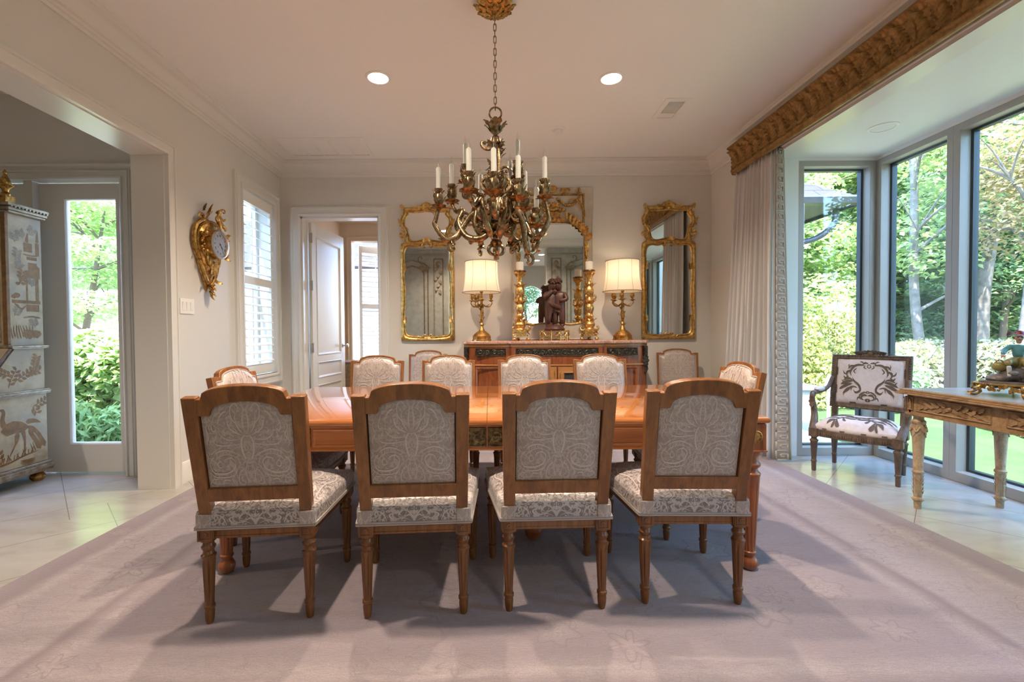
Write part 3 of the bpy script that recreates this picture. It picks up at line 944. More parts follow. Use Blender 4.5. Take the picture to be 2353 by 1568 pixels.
# return grille, supply vent, detector, switches
t = thing('return_air_grille', 'large white return air grille in the ceiling by the left wall', 'vent', (-2.16, 4.58, CH))
W_, D_ = .90, .47
f = B(); f.ring([(0, 0), (W_, 0), (W_, D_), (0, D_)], [(.035, .035), (W_-.035, .035), (W_-.035, D_-.035), (.035, D_-.035)], [(0, 0), (0, .008), (.9, .012), (1, 0)], T=Matrix(((1,0,0,0),(0,1,0,0),(0,0,-1,0),(0,0,0,1))))
for i in range(1, 5): f.box(.035+i*(W_-.07)/5-.006, .035+i*(W_-.07)/5+.006, .03, D_-.03, -.011, -.001)
obj('grille_frame', f, M['white'], t, smooth=False)
g_ = B(); g_.box(.03, W_-.03, .03, D_-.03, -.0012, -.0004); obj('grille_shade_plate', g_, M['bronze'], t, smooth=False)  # dark plate whose colour stands for the shade behind the blades
s_ = B()
for i in range(20):
    y = .045+i*(D_-.085)/20
    s_.add([(.03, y, -.001), (W_-.03, y, -.001), (W_-.03, y+.011, -.008), (.03, y+.011, -.008), (.03, y+.002, 0), (W_-.03, y+.002, 0), (W_-.03, y+.013, -.007), (.03, y+.013, -.007)],
           [(0, 1, 2, 3), (4, 7, 6, 5), (0, 3, 7, 4), (1, 5, 6, 2), (3, 2, 6, 7), (0, 4, 5, 1)])
obj('grille_blades', s_, M['white'], t, smooth=False)
t = thing('supply_vent', 'small white supply vent with curved blades in the ceiling near the valance', 'vent', (1.50, 3.86, CH))
W_, D_ = .215, .37
f = B(); Tm = Matrix(((1,0,0,0),(0,1,0,0),(0,0,-1,0),(0,0,0,1)))
f.ring([(0, 0), (W_, 0), (W_, D_), (0, D_)], [(.04, .04), (W_-.04, .04), (W_-.04, D_-.04), (.04, D_-.04)], [(0, 0), (0, .006), (1, .012), (1, 0)], T=Tm)
obj('vent_frame', f, M['white'], t, smooth=False)
f = B(); f.box(.04, W_-.04, .04, D_-.04, -.002, -.0005); obj('vent_shade_sheet', f, M['dark'], t, smooth=False)  # thin dark sheet instead of a hole; shade put into the colour
f = B()
for i in range(11): f.box(.045+i*.0118, .052+i*.0118, .115, .24, -.012, -.002)
for i in range(5): f.box(.042, W_-.042, .046+i*.013, .050+i*.013, -.012, -.002)
f.box(.042, W_-.042, .25, D_-.042, -.010, -.002); f.box(.042, W_-.042, .108, .116, -.012, -.002)
obj('vent_blades', f, M['white'], t, smooth=False)
t = thing('fire_sprinkler', 'small white sprinkler head in the ceiling right of the chandelier', 'sprinkler', (.672, 4.43, CH))
f = B(); f.lathe([(.068, 0), (.068, -.004), (.055, -.010), (.036, -.010)], 28); obj('escutcheon', f, M['white'], t)
f = B(); f.lathe([(.034, -.008), (.034, -.05), (.026, -.062), (0, -.064)], 22); obj('sprinkler_cap', f, M['white'], t)

t = thing('light_switch', 'white three rocker light switch plate on the left wall below the clock', 'light switch', (XL, 3.60, 1.375))
f = B(); f.box(-.083, .083, -.06, .06, 0, .007, T=FACE_LEFT(0, 0, 0)); obj('wall_plate', f, M['white'], t, smooth=False, bevel=.003)
for i in (-1, 0, 1):
    f = B(); f.add([(-.017, -.034, .006), (.017, -.034, .006), (.017, .034, .006), (-.017, .034, .006), (-.016, -.033, .009), (.016, -.033, .009), (.016, .033, .014), (-.016, .033, .014)],
                   [(4, 5, 6, 7), (0, 1, 5, 4), (1, 2, 6, 5), (2, 3, 7, 6), (3, 0, 4, 7)], T=FACE_LEFT(0, i*.046, 0))
    obj('rocker', f, M['white'], t, smooth=False)
t = thing('light_switch', 'single white switch plate on the left wall next to the shutter window', 'light switch', (XL, 5.21, 1.375))
f = B(); f.box(-.03, .03, -.06, .06, 0, .007, T=FACE_LEFT(0, 0, 0)); obj('wall_plate', f, M['white'], t, smooth=False, bevel=.003)
f = B(); f.box(-.016, .016, -.033, .033, .006, .012, T=FACE_LEFT(0, 0, 0)); obj('rocker', f, M['white'], t, smooth=False)

# rug
f = B(); f.box(-2.36, 2.36, -1.87, 1.87, 0.0, .012)
rg = obj('area_rug', f, M['rug'], None, smooth=False, bevel=.004, loc=(.135, 2.68, .0005))
tag(rg, 'large faded floral area rug under the dining table', 'rug')

# ------------------------------------------------------------------ garden
GZ = -.12
b = B(); b.box(-40, 40, -40, 40, GZ-.2, GZ-.02); struct('ground_soil', b, M['soil'], smooth=False)
lawn = B()
edge = [(3.75, 14), (6.9, 13.0), (7.7, 9.2), (6.9, 6.6), (6.1, 5.2), (5.9, 3.0), (6.4, 0), (7.5, -4), (3.75, -4)]
lawn.prism(edge, GZ-.02, GZ+.015)
o = struct('ground_lawn', lawn, M['grass'], smooth=False)
b = B(); b.box(-14, -2.7, 4.0, 30, GZ-.02, GZ-.005); struct('ground_path', b, M['stone'], smooth=False)

def npmesh(name, V, Q, mat):
    me = bpy.data.meshes.new(name)
    nv, nq = len(V), len(Q)
    me.vertices.add(nv); me.vertices.foreach_set('co', V.astype(np.float32).ravel())
    me.loops.add(nq*4); me.loops.foreach_set('vertex_index', Q.astype(np.int32).ravel())
    me.polygons.add(nq)
    me.polygons.foreach_set('loop_start', np.arange(0, nq*4, 4, dtype=np.int32))
    me.update(calc_edges=True); me.validate()
    me.materials.append(mat)
    return me
def leaves(name, clumps, n, size, mat, flat=.5, seed=1, aspect=.55, shell=.35):
    "many small folded leaves gathered in clumps [(x,y,z,rx,ry,rz)]"
    g = np.random.default_rng(seed)
    C = np.array(clumps, float)
    vol = (C[:, 3]*C[:, 4]*C[:, 5])**.75
    idx = g.choice(len(C), n, p=vol/vol.sum())
    d = g.normal(size=(n, 3)); d /= np.linalg.norm(d, axis=1)[:, None]
    rr = shell+(1-shell)*g.random(n)**.5
    P = C[idx, :3]+d*rr[:, None]*C[idx, 3:6]
    nr = g.normal(size=(n, 3)); nr[:, 2] = np.abs(nr[:, 2])+flat*2.2; nr += d*.5
    nr /= np.linalg.norm(nr, axis=1)[:, None]
    t = g.normal(size=(n, 3)); t -= nr*(t*nr).sum(1)[:, None]; t /= np.linalg.norm(t, axis=1)[:, None]
    s_ = np.cross(nr, t)
    L = size*(.6+.8*g.random(n))[:, None]
    V = np.stack([P-t*L*.5, P+s_*L*aspect*.5+nr*L*.12, P+t*L*.5-nr*L*.12, P-s_*L*aspect*.5+nr*L*.12], 1).reshape(-1, 3)
    Q = np.arange(n*4).reshape(-1, 4)
    return npmesh(name, V, Q, mat)
def plant(name, label, cat, loc, me, trunk=None, tmat=None, group=None, rz=0, s=1):
    t = thing(name, label, cat, loc, rz, group)
    t.scale = (s, s, s)
    o = bpy.data.objects.new('foliage', me); col.objects.link(o); o.parent = t
    if trunk: obj('trunk', trunk, tmat, t)
    return t
def trunk_b(H, r0, bend, nb, seed, start=.35, L=1.8, up=.6):
    q = random.Random(seed); b = B()
    P = catmull([(0, 0, 0), (bend*.25, q.uniform(-.1, .1), H*.3), (bend*.6, q.uniform(-.2, .2), H*.65), (bend, q.uniform(-.2, .2), H)], 6)
    b.tube(P, [r0, r0*.75, r0*.55, r0*.15], 9)
    for i in range(nb):
        k = int(lerp(start, .95, i/nb)*len(P)); p = P[min(k, len(P)-1)]
        a = q.uniform(0, 2*PI); l = L*q.uniform(.6, 1.1)
        e = p+Vector((math.cos(a)*l, math.sin(a)*l, l*up*q.uniform(.5, 1.4)))
        m = (p+e)/2+Vector((q.uniform(-.2, .2), q.uniform(-.2, .2), .15))
        br = catmull([p, m, e], 4)
        b.tube(br, [r0*.35, r0*.2, r0*.06], 6)
        for j in range(3):
            a2 = a+q.uniform(-1.2, 1.2); e2 = m+Vector((math.cos(a2)*l*.6, math.sin(a2)*l*.6, l*.4*q.uniform(.2, 1.2)))
            b.tube(catmull([m, (m+e2)/2+Vector((0, 0, .08)), e2], 3), [r0*.15, r0*.1, r0*.03], 5)
    return b
def crown_clumps(H, Rr, n, seed, z0=.25, flat=.55):
    q = random.Random(seed); out = []
    for i in range(n):
        z = lerp(z0, 1, (i+.5)/n)*H
        rad = Rr*math.sin(PI*min(1, .18+.82*(1-abs(z/H-.55)/.6)))*q.uniform(.35, 1)
        a = q.uniform(0, 2*PI); s_ = Rr*q.uniform(.28, .5)
        out.append((rad*math.cos(a), rad*math.sin(a), z, s_, s_, s_*flat))
    return out
me1 = leaves('canopy_leaves', crown_clumps(9, 2.6, 40, 3, .06), 19000, .17, M['lf1'], .6, 11)
me2 = leaves('canopy_leaves', crown_clumps(9.5, 2.5, 42, 5, .03), 19000, .17, M['lf2'], .4, 12)
me6 = leaves('canopy_leaves', crown_clumps(8, 2.6, 40, 9, .03), 19000, .15, M['lf6'], .7, 14)
woods = 'woodland trees beyond the lawn'
pos = [(7.4, 11.5, 1, .8), (9.0, 13.2, 2, .95), (10.6, 12.0, 1, .85), (12.0, 13.6, 6, .95), (13.3, 11.4, 1, .9), (15.0, 13.4, 2, 1.0), (15.8, 10.6, 6, .9),
       (9.6, 16.2, 2, 1.1), (12.8, 16.8, 1, 1.1), (16.2, 16.4, 1, 1.1), (18.5, 13.6, 2, 1.1), (17.6, 8.0, 1, 1.0), (15.2, 7.4, 2, .9), (7.0, 15.5, 1, 1.0), (11.4, 10.2, 6, .72), (13.6, 9.0, 2, .8)]
kinds = {1: ('spring green broadleaf tree', me1, 'barkd', 3), 2: ('dark green broadleaf tree', me2, 'barkd', 5), 6: ('blue green airy tree', me6, 'barkd', 8)}
places = ['behind the hip roof corner', 'in the gap beside the corner post of the bay', 'behind the leaning pale trunk', 'in the middle distance of the first tall pane', 'left of the russet tree',
          'at the back of the woods behind the russet tree', 'behind the porcelain figure', 'farthest back in the side window', 'farthest back in the first tall pane', 'farthest back behind the mullion',
          'deep in the woods at the right frame edge', 'far right beyond the flowering shrubs', 'right of the porcelain figure', 'rear left of the side window', 'low behind the pale shrubs in the first tall pane', 'low behind the boxwood hedge']
protos = {}
for i, (x, y, kk, s_) in enumerate(pos):
    nm, me, bk, sd = kinds[kk]
    lab = nm+' '+places[i]
    if kk not in protos:
        protos[kk] = plant('broadleaf_tree', lab, 'tree', (x, y, GZ-.03), me, trunk_b(8, .11, .5, 9, sd), M[bk], woods, 0, s_)
    else:
        dup(protos[kk], (x, y, GZ-.03), i*1.3, lab, woods, (s_,)*3)
plant('birch_tree', 'pale barked leaning tree with light trunk in the first tall pane', 'tree', (8.75, 9.1, GZ-.03),
      leaves('birch_leaves', crown_clumps(7, 1.5, 16, 21, .35), 3200, .12, M['lf1'], .6, 21), trunk_b(6.8, .105, -.75, 9, 22, .3, 1.6), M['bark'])
plant('maple_tree', 'russet leaved maple with bare pale branches behind the porcelain figure', 'tree', (8.5, 7.3, GZ-.03),
      leaves('maple_leaves', crown_clumps(6.6, 1.75, 24, 31, .42, .7), 9000, .085, M['lf4'], .5, 31), trunk_b(6.3, .12, .3, 16, 32, .2, 2.0, .8), M['bark'])
plant('woodland_tree', 'slim tree with pale trunk left of the porcelain figure', 'tree', (10.35, 9.6, GZ-.03),
      leaves('maple_leaves', crown_clumps(7, 1.6, 14, 41, .45), 3600, .12, M['lf6'], .6, 41), trunk_b(6.5, .17, .2, 8, 42, .4), M['bark'])
def conifer(label, loc, H, Rr, seed, mat, n=9000):
    cl = [(0, 0, H*(.08+.9*k/11), Rr*(1.02-k/11.2), Rr*(1.02-k/11.2), H*.085) for k in range(12)]
    tb = B(); tb.tube([(0, 0, 0), (0, 0, H*.9)], [.06, .01], 8)
    return plant('conifer_shrub', label, 'shrub', loc, leaves('conifer_needles', cl, n, .075, mat, -.1, seed, .4, .6), tb, M['barkd'])
conifer('tall yellow green conifer in the side window beyond the armchair', (6.5, 8.5, GZ), 2.15, .95, 51, M['lf3'])
conifer('shorter yellow green conifer at the left edge of the side window', (5.3, 7.7, GZ), 1.75, .72, 52, M['lf3'], 7000)
plant('flowering_shrub', 'dark green rounded bush behind the armchair', 'shrub', (6.2, 7.2, GZ), leaves('shrub_leaves', [(0, 0, .45, .6, .6, .5), (.3, .2, .6, .4, .4, .4)], 3500, .09, M['lf6'], .4, 55))
shg = 'pale flowering shrubs along the lawn'
mesh_sh = leaves('flowering_leaves', [(0, 0, .5, .75, .75, .55), (.45, .3, .62, .5, .5, .45), (-.45, -.2, .55, .5, .5, .5), (.1, -.5, .4, .5, .5, .4)], 7500, .10, M['lf5'], .2, 61)
stem = B()
for i in range(16):
    a = i*2.4; stem.tube([(0, 0, 0), (.3*math.cos(a), .3*math.sin(a), .5), (.75*math.cos(a), .75*math.sin(a), 1.05)], [.014, .009, .003], 5)
shrub = plant('flowering_shrub', 'pale flowering shrub at the left side of the first tall pane', 'shrub', (7.6, 8.3, GZ), mesh_sh, stem, M['bark'], shg)
for (x, y, l) in [(8.7, 8.5, 'pale flowering shrub behind the armchair back, right of the first one'), (8.6, 7.4, 'pale flowering shrub behind the tall mullion'), (8.9, 6.6, 'pale flowering shrub left behind the porcelain figure'), (9.2, 5.8, 'pale flowering shrub right behind the porcelain figure')]:
    dup(shrub, (x, y, GZ), x*3, l, shg, (1.05,)*3)
hedge = leaves('boxwood_leaves', [(-.55, 0, .2, .4, .35, .26), (0, .05, .22, .45, .35, .27), (.55, 0, .2, .4, .35, .25)], 6500, .05, M['lf2'], .3, 71, .6, .75)
hg = 'boxwood hedge clumps along the lawn edge'
h1 = plant('boxwood_hedge', 'low clipped boxwood clump at the lawn edge under the console table, left part', 'hedge', (6.75, 6.0, GZ), hedge, None, None, hg, R(60))
dup(h1, (6.55, 4.95, GZ), R(75), 'low clipped boxwood clump at the lawn edge under the console table, right part', hg)
dup(h1, (6.5, 3.9, GZ), R(88), 'low clipped boxwood clump beyond the right frame edge', hg)
q = random.Random(4)
for i in range(7):
    t = i/6; p = lerp(Vector((7.05, 6.9, GZ)), Vector((6.0, 4.4, GZ)), t)
    s_ = B(); s_.ell((0, 0, .03), (.17+q.random()*.08, .12+q.random()*.05, .07), 10)
    st = obj('edging_stone', s_, M['stone'], None, loc=p, rot=(0, 0, q.random()*3))
    tag(st, 'rough grey stone number %s along the mulch bed edge, counted from the far end' % ['one', 'two', 'three', 'four', 'five', 'six', 'seven'][i], 'stone', 'edging stones of the mulch bed')
# wing of the house with hip roof seen through the side window
hw = thing('house_wing', 'wing of the house with slate hip roof and grey gutter at top of side window', 'house', (4.9, 7.7, GZ))
f = B(); f.box(-2.2, 0, 0, 5, 0, 3.2); obj('wall', f, M['brickw'], hw, smooth=False)
ex, ey, ez = .72, -.72, 3.32
f = B(); f.add([(-2.9, ey, ez), (ex, ey, ez), (ex, 5.6, ez), (-2.9, 5.6, ez), (-1.1, 1.1, ez+1.35), (-1.1, 3.8, ez+1.35),
                (-2.9, ey, ez-.03), (ex, ey, ez-.03), (ex, 5.6, ez-.03), (-2.9, 5.6, ez-.03)],
               [(0, 1, 4), (1, 2, 5, 4), (2, 3, 5), (3, 0, 4, 5), (6, 9, 8, 7), (0, 6, 7, 1), (1, 7, 8, 2), (2, 8, 9, 3), (3, 9, 6, 0)])
obj('roof', f, M['slate'], hw, smooth=False)
f = B(); f.box(-2.9, ex, ey, 5.6, ez-.10, ez-.032); obj('soffit', f, M['soffit'], hw, smooth=False)
f = B()
for pth in ([(-2.9, ey, ez-.02), (ex, ey, ez-.02), (ex, 5.6, ez-.02)],):
    f.sweep([(0, 0), (.12, 0), (.13, -.03), (.09, -.11), (0, -.13)], pth)
obj('gutter', f, M['fascia'], hw)
f = B(); f.tube(catmull([(ex-.1, ey+.3, ez-.12), (ex-.12, ey+.32, ez-.35), (ex-.3, ey+.45, ez-.55), (ex-.72, ey+.62, ez-.68), (ex-.78, ey+.66, ez-1.0)], 6), .045, 10); obj('downspout', f, M['fascia'], hw)
gw = thing('garden_wall', 'low white painted brick wall at the foot of the side window', 'wall', (3.2, 5.55, GZ))
f = B(); f.box(-.4, .76, 0, .22, 0, .54); obj('brickwork', f, M['brickw'], gw, smooth=False)
f = B(); f.box(-.42, .79, -.03, .25, .54, .60); obj('coping', f, M['farwall'], gw, smooth=False, bevel=.008)
pl = thing('path_light', 'small white post light standing behind the armchair arm', 'garden light', (4.55, 6.1, GZ))
f = B(); f.lathe([(.02, 0), (.02, .46), (.045, .47), (.05, .56), (.03, .60), (.012, .68), (0, .69)], 14); obj('post', f, M['white'], pl)
# garden outside the glazed door
hyd = thing('hydrangea_bush', 'leafy bright green bush outside the glazed garden door', 'shrub', (-4.75, 5.45, GZ))
o = bpy.data.objects.new('foliage', leaves('hydrangea_leaves', [(-.5, 0, .85, .45, .4, .4), (0, .1, .95, .5, .4, .4), (.45, 0, .9, .45, .4, .35), (-.1, .2, .55, .7, .4, .4)], 7500, .10, M['lf1'], .5, 81, .7)); col.objects.link(o); o.parent = hyd
f = B()
q = random.Random(9)
for i in range(26):
    x = q.uniform(-.7, .7); f.tube([(x*.6, q.uniform(-.1, .2), 0), (x*.8, q.uniform(-.1, .2), .5), (x, q.uniform(-.2, .2), 1.0)], [.008, .007, .004], 5)
obj('stem', f, M['bark'], hyd)
plant('fern_clump', 'dark green fern clump low outside the glazed door', 'fern', (-4.35, 4.95, GZ), leaves('fern_leaves', [(-.3, 0, .28, .4, .3, .28), (.25, .05, .24, .35, .3, .25)], 2600, .13, M['lf2'], .1, 83, .25))
plant('japanese_maple', 'layered light green maple outside the glazed garden door', 'tree', (-6.3, 6.9, GZ),
      leaves('maple_leaves', [(-.6, 0, 1.55, 1.0, .8, .14), (.6, -.3, 1.75, 1.1, .8, .16), (-.4, .2, 2.15, 1.3, .9, .16), (.5, 0, 2.5, 1.2, 1.0, .2), (-.5, 0, 2.95, 1.3, 1.0, .26), (.4, .2, 3.3, 1.2, 1.0, .25), (0, 0, 3.7, 1.2, 1.0, .3)], 12000, .085, M['lf1'], .8, 91),
      trunk_b(3.2, .07, .5, 10, 92, .3, 1.1, .3), M['barkd'])
plant('background_tree', 'soft green tree beyond the iron gate', 'tree', (-9.8, 12.5, GZ), me1, trunk_b(6, .14, .3, 6, 95), M['barkd'], None, .5, .55)
nh = thing('neighbour_house', 'pale stucco house far beyond the garden door', 'house', (-8, 15, GZ))
f = B(); f.box(-7, 5.2, 0, 5, 0, 3.4); obj('wall', f, M['farwall'], nh, smooth=False)
f = B(); f.add([(-7.5, -.6, 3.4), (5.8, -.6, 3.4), (5.8, 5.6, 3.4), (-7.5, 5.6, 3.4), (-6, 2.5, 5.6), (4.5, 2.5, 5.6)], [(0, 1, 5, 4), (1, 2, 5), (2, 3, 4, 5), (3, 0, 4), (0, 3, 2, 1)]); obj('roof', f, M['slate'], nh, smooth=False)
gt = thing('iron_gate', 'black wrought iron scroll gate beyond the maple', 'gate', (-7.9, 8.6, GZ))
f = B()
for x in (0, .32): f.tube([(x, 0, 0), (x, 0, 2.1)], .014, 6)
for z in (.2, 1.95): f.tube([(0, 0, z), (.32, 0, z)], .012, 6)
obj('bars', f, M['iron'], gt)
f = B()
for z in (.5, .85, 1.2, 1.55): f.scroll((.05, 0, z-.1), (0, 0, 1), (1, 0, 0), .62, .016, 1.3); f.scroll((.27, 0, z+.2), (0, 0, -1), (-1, 0, 0), .5, .014, 1.2)
obj('scrollwork', f, M['iron'], gt)
# trees seen only by the mirrors and by daylight on the near side
for i, (x, y, s_) in enumerate([(5.2, -5.6, .75), (7.2, -4.2, .8), (9.6, -2.6, .9), (1.6, -8.6, .7), (4.0, -9.0, .8), (-2.2, -9.2, .8), (11.2, 1.2, .9), (12.2, 4.2, .9)]):
    lab = ['tree outside the near bay window seen in the right mirror', 'second tree outside the near bay window, farther right', 'third tree outside the near bay window, farthest out', 'tree outside the rear arched window seen in the middle mirror',
           'tree outside the rear room, right of the arched window', 'tree outside the rear room behind the camera, left', 'tree opposite the large bay pane, near end', 'tree opposite the large bay pane, middle'][i]
    dup(protos[1 if i % 2 == 0 else 6], (x, y, GZ-.03), i*.9, lab, 'trees around the house', (s_,)*3)

# ------------------------------------------------------------------ dining chairs (local: seat faces +Y, origin on the floor under the seat)
def thin(w_, k): return [q*k for q in w_] if isinstance(w_, list) else w_*k
def turned_leg(top, r=.0265, foot=.012, blk=.028, H=.335, n=24):
    b = B()
    b.box(-blk, blk, -blk, blk, H, top)
    for (ax, s_) in ((0, 1), (0, -1), (1, 1), (1, -1)):      # sunk tablet with a rosette on each face
        T = (TR((0, s_*blk, (H+top)/2), rz=(0 if s_ > 0 else PI)) if ax == 0 else TR((s_*blk, 0, (H+top)/2), rz=(-PI/2 if s_ > 0 else PI/2))) @ Matrix.Rotation(-PI/2, 4, 'X')
        hh = (top-H)/2-.004
        b.ring([(-.023, -hh), (.023, -hh), (.023, hh), (-.023, hh)], [(-.017, -hh+.006), (.017, -hh+.006), (.017, hh-.006), (-.017, hh-.006)], [(0, 0), (.2, .003), (.8, .003), (1, 0)], T=T)
        b.lathe([(.012, 0), (.011, .003), (.004, .002), (0, .004)], 10, T=T)
    z = H
    prof = [(.012, 0), (foot+.002, .004), (.0165, .018), (.0185, .045), (.0165, .058), (.0205, .062), (.0205, .072), (.0165, .076)]
    prof += [(lerp(.0165, r*.92, t/8), lerp(.078, z-.075, t/8)) for t in range(9)]
    prof += [(r, z-.070), (r+.001, z-.062), (r*.80, z-.056), (r*.72, z-.045), (r*.92, z-.036), (r*1.0, z-.028), (r*.8, z-.022), (r*.74, z-.012), (r*1.02, z-.006), (r*1.02, z)]
    b.lathe(prof, n, flute=6, fdep=.24, frng=(.082, z-.078))
    return b

SEAT_W0, SEAT_W1, SY0, SY1 = .436, .536, -.235, .245
def seat_half(y): return lerp(SEAT_W0, SEAT_W1, (y-SY0)/(SY1-SY0))/2
def seat_top(u, v):
    "cushion top, u across -1..1, v from back 0 to front 1"
    y = lerp(SY0, SY1, v); hw = seat_half(y)
    dome = (1-abs(u)**4)*(1-abs(2*v-1)**4)
    fr = (v**6)*.022*(1-u*u)                                   # gentle bow of the front
    return Vector((u*hw, y+fr, .455+.038*dome))
def seat_cushion():
    b = B(); N = 18
    b.grid(lambda i, j: seat_top(2*i-1, j), N, N, 0)
    # sides with a soft roll down to the welt
    loop = [(2*k/N-1, 0) for k in range(N)]+[(1, k/N) for k in range(N)]+[(1-2*k/N, 1) for k in range(N)]+[(-1, 1-k/N) for k in range(N)]
    m = len(loop); vs = []
    lev = [(.455, 0), (.449, .006), (.435, .009), (.400, .008), (.386, .006)]
    for (z, out) in lev:
        for (u, v) in loop:
            p = seat_top(u, v); c = Vector((p.x, p.y-.005, 0)); c.normalize()
            vs.append((p.x+c.x*out, p.y+c.y*out, z))
    fs = []
    for k in range(len(lev)-1):
        for i in range(m):
            j = (i+1) % m; fs.append((k*m+i, k*m+j, (k+1)*m+j, (k+1)*m+i))
    b.add(vs, fs, 0)
    # woven figure on the top and on the back edge
    def ft(x, y):
        u = max(-1, min(1, x)); v = max(0, min(1, y)); p = seat_top(u, v)
        n = (seat_top(min(1, u+.02), v)-seat_top(max(-1, u-.02), v)).cross(seat_top(u, min(1, v+.02))-seat_top(u, max(0, v-.02))).normalized()
        return p, n
    for s_ in (1, -1):
        for P, wd in SEAT_FIG: b.stroke([(s_*x, y) for x, y in P], thin(wd, .7), ft, 1, lift=.0012)
    def fb(x, y):      # back face
        return Vector((x*SEAT_W0/2*.98, SY0-.0088, lerp(.392, .448, y))), Vector((0, -1, 0))
    for s_ in (1, -1):
        for P, wd in EDGE_FIG: b.stroke([(s_*x, y) for x, y in P], wd, fb, 1, lift=.0012)
        # side faces
        def fs_(x, y, s_=s_):
            yy = lerp(SY0+.02, SY1-.02, (x+1)/2); return Vector((s_*(seat_half(yy)+.0088), yy, lerp(.392, .448, y))), Vector((s_, 0, 0))
        for q in (1, -1):
            for P, wd in EDGE_FIG: b.stroke([(q*x, y) for x, y in P], wd, fs_, 1, lift=.0012)
    return b
def spiral(cx, cy, r0, r1, a0, a1, n=12):
    return [(cx+lerp(r0, r1, k/n)*math.cos(lerp(a0, a1, k/n)), cy+lerp(r0, r1, k/n)*math.sin(lerp(a0, a1, k/n))) for k in range(n+1)]
SEAT_FIG = [([(.02, .05), (.22, .12), (.3, .3), (.18, .42), (.06, .36), (.1, .27)], [.02, .05, .03]), ([(.06, .5), (.35, .42), (.62, .5), (.66, .68), (.48, .76), (.36, .66), (.45, .58)], [.02, .055, .03]),
            ([(.35, .08), (.62, .1), (.8, .24), (.7, .38), (.54, .34), (.56, .24)], [.02, .05, .03]), ([(.02, .6), (.12, .74), (.08, .9), (.2, .96)], [.03, .06, .03]),
            ([(.3, .92), (.5, .86), (.74, .92), (.88, .8)], [.02, .05, .03]), ([(.92, .1), (.86, .4), (.94, .6), (.86, .75)], [.02, .05, .02]), ([(.45, .2), (.5, .3), (.42, .36)], .04),
            ([(.5, .6), (.55, .66), (.5, .71)], .04), ([(.16, .55), (.2, .65), (.14, .68)], .03), ([(.75, .5), (.8, .58), (.74, .64)], .04), ([(.12, .12), (.16, .2), (.12, .24)], .03)]
EDGE_FIG = [([(.0, .25), (.1, .75), (.2, .85), (.27, .6), (.2, .45)], [.02, .035, .02]), ([(.05, .1), (.18, .3), (.36, .2), (.45, .5), (.38, .7), (.3, .55)], [.02, .04, .02]),
            ([(.5, .15), (.56, .6), (.66, .85), (.72, .6), (.64, .45)], [.02, .035, .02]), ([(.52, .2), (.7, .25), (.84, .12)], [.02, .035, .02]), ([(.78, .3), (.86, .7), (.95, .8), (.95, .5), (.88, .5)], [.015, .035, .02]),
            ([(.36, .85), (.46, .9), (.52, .78)], .03), ([(.08, .9), (.02, .6), (.0, .95)], .02)]
LEAN = R(11)
BK = TR((0, -.222, .425), rx=LEAN)            # back frame: local x across, z along the posts, y forward
def arch_z(x, apex, sh, half, notch=.02):
    "arched crest with shoulders"
    a = abs(x)
    if a >= half: return sh
    t = a/half
    return sh + notch + (apex-sh-notch)*math.sqrt(max(0, 1-t**2.15))
def back_frame():
    b = B(); d0, d1 = -.017, .017
    for s_ in (1, -1):      # posts, splayed a little
        x0a, x0b, x1a, x1b = s_*.166, s_*.211, s_*.169, s_*.221
        vs = [(x0a, d0, 0), (x0b, d0, 0), (x0b, d1+.006, 0), (x0a, d1+.006, 0), (x1a, d0, .492), (x1b, d0, .492), (x1b, d1, .492), (x1a, d1, .492)]
        b.add(vs, [(0, 3, 2, 1), (4, 5, 6, 7), (0, 1, 5, 4), (1, 2, 6, 5), (2, 3, 7, 6), (3, 0, 4, 7)], 0, BK)
    xs = [-.170+.340*k/40 for k in range(41)]
    top = [(x, arch_z(x, .538, .486, .152, .012)) for x in xs]
    bot = [(x, arch_z(x, .476, .421, .124, .012)) for x in xs]
    vs = []
    for dd in (d0, d1):
        vs += [(x, dd, z) for x, z in top]+[(x, dd, z) for x, z in bot]
    n = len(xs); fs = []
    for k in range(n-1):
        fs += [(k, k+1, n+k+1, n+k), (2*n+k, 3*n+k, 3*n+k+1, 2*n+k+1), (k, 2*n+k, 2*n+k+1, k+1), (n+k, n+k+1, 3*n+k+1, 3*n+k)]
    fs += [(0, n, 3*n, 2*n), (n-1, 3*n-1, 4*n-1, 2*n-1)]
    b.add(vs, fs, 0, BK)
    b.box(-.169, .169, d0, d1, .072, .127, 0, BK)
    return b
def panel_pt(u, v, side):
    if side > 0:        # the padded front covers the posts and follows the outer outline
        x = u*.192
        t = arch_z(x, .516, .463, .140, .012); z = lerp(.108, t, v)
        dome = (1-abs(u)**7)*(1-abs(2*v-1)**7)
        return BK @ Vector((x, .015+.030*dome**.6, z))
    x = u*.163
    t = arch_z(x, .480, .425, .127, .012); z = lerp(.124, t, v)
    dome = (1-abs(u)**5)*(1-abs(2*v-1)**5)
    return BK @ Vector((x, (-.004-.016*dome) if side < 0 else (.008+.028*dome), z))
def back_panel():
    b = B()
    for side in (-1, 1):
        b.grid(lambda i, j: panel_pt(2*i-1, j, side), 30, 18, 0, flip=(side < 0))
        def f(x, y, side=side):
            u = max(-1, min(1, x)); v = max(0, min(1, y)); p = panel_pt(u, v, side)
            return p, (BK.to_3x3() @ Vector((0, side, 0)))
        for s_ in (1, -1):
            for P, wd in BACK_FIG: b.stroke([(s_*x, y) for x, y in P], thin(wd, .55), f, 1, lift=.0010)
    return b
def offs(P, d): return [(x, y+d) for x, y in P]
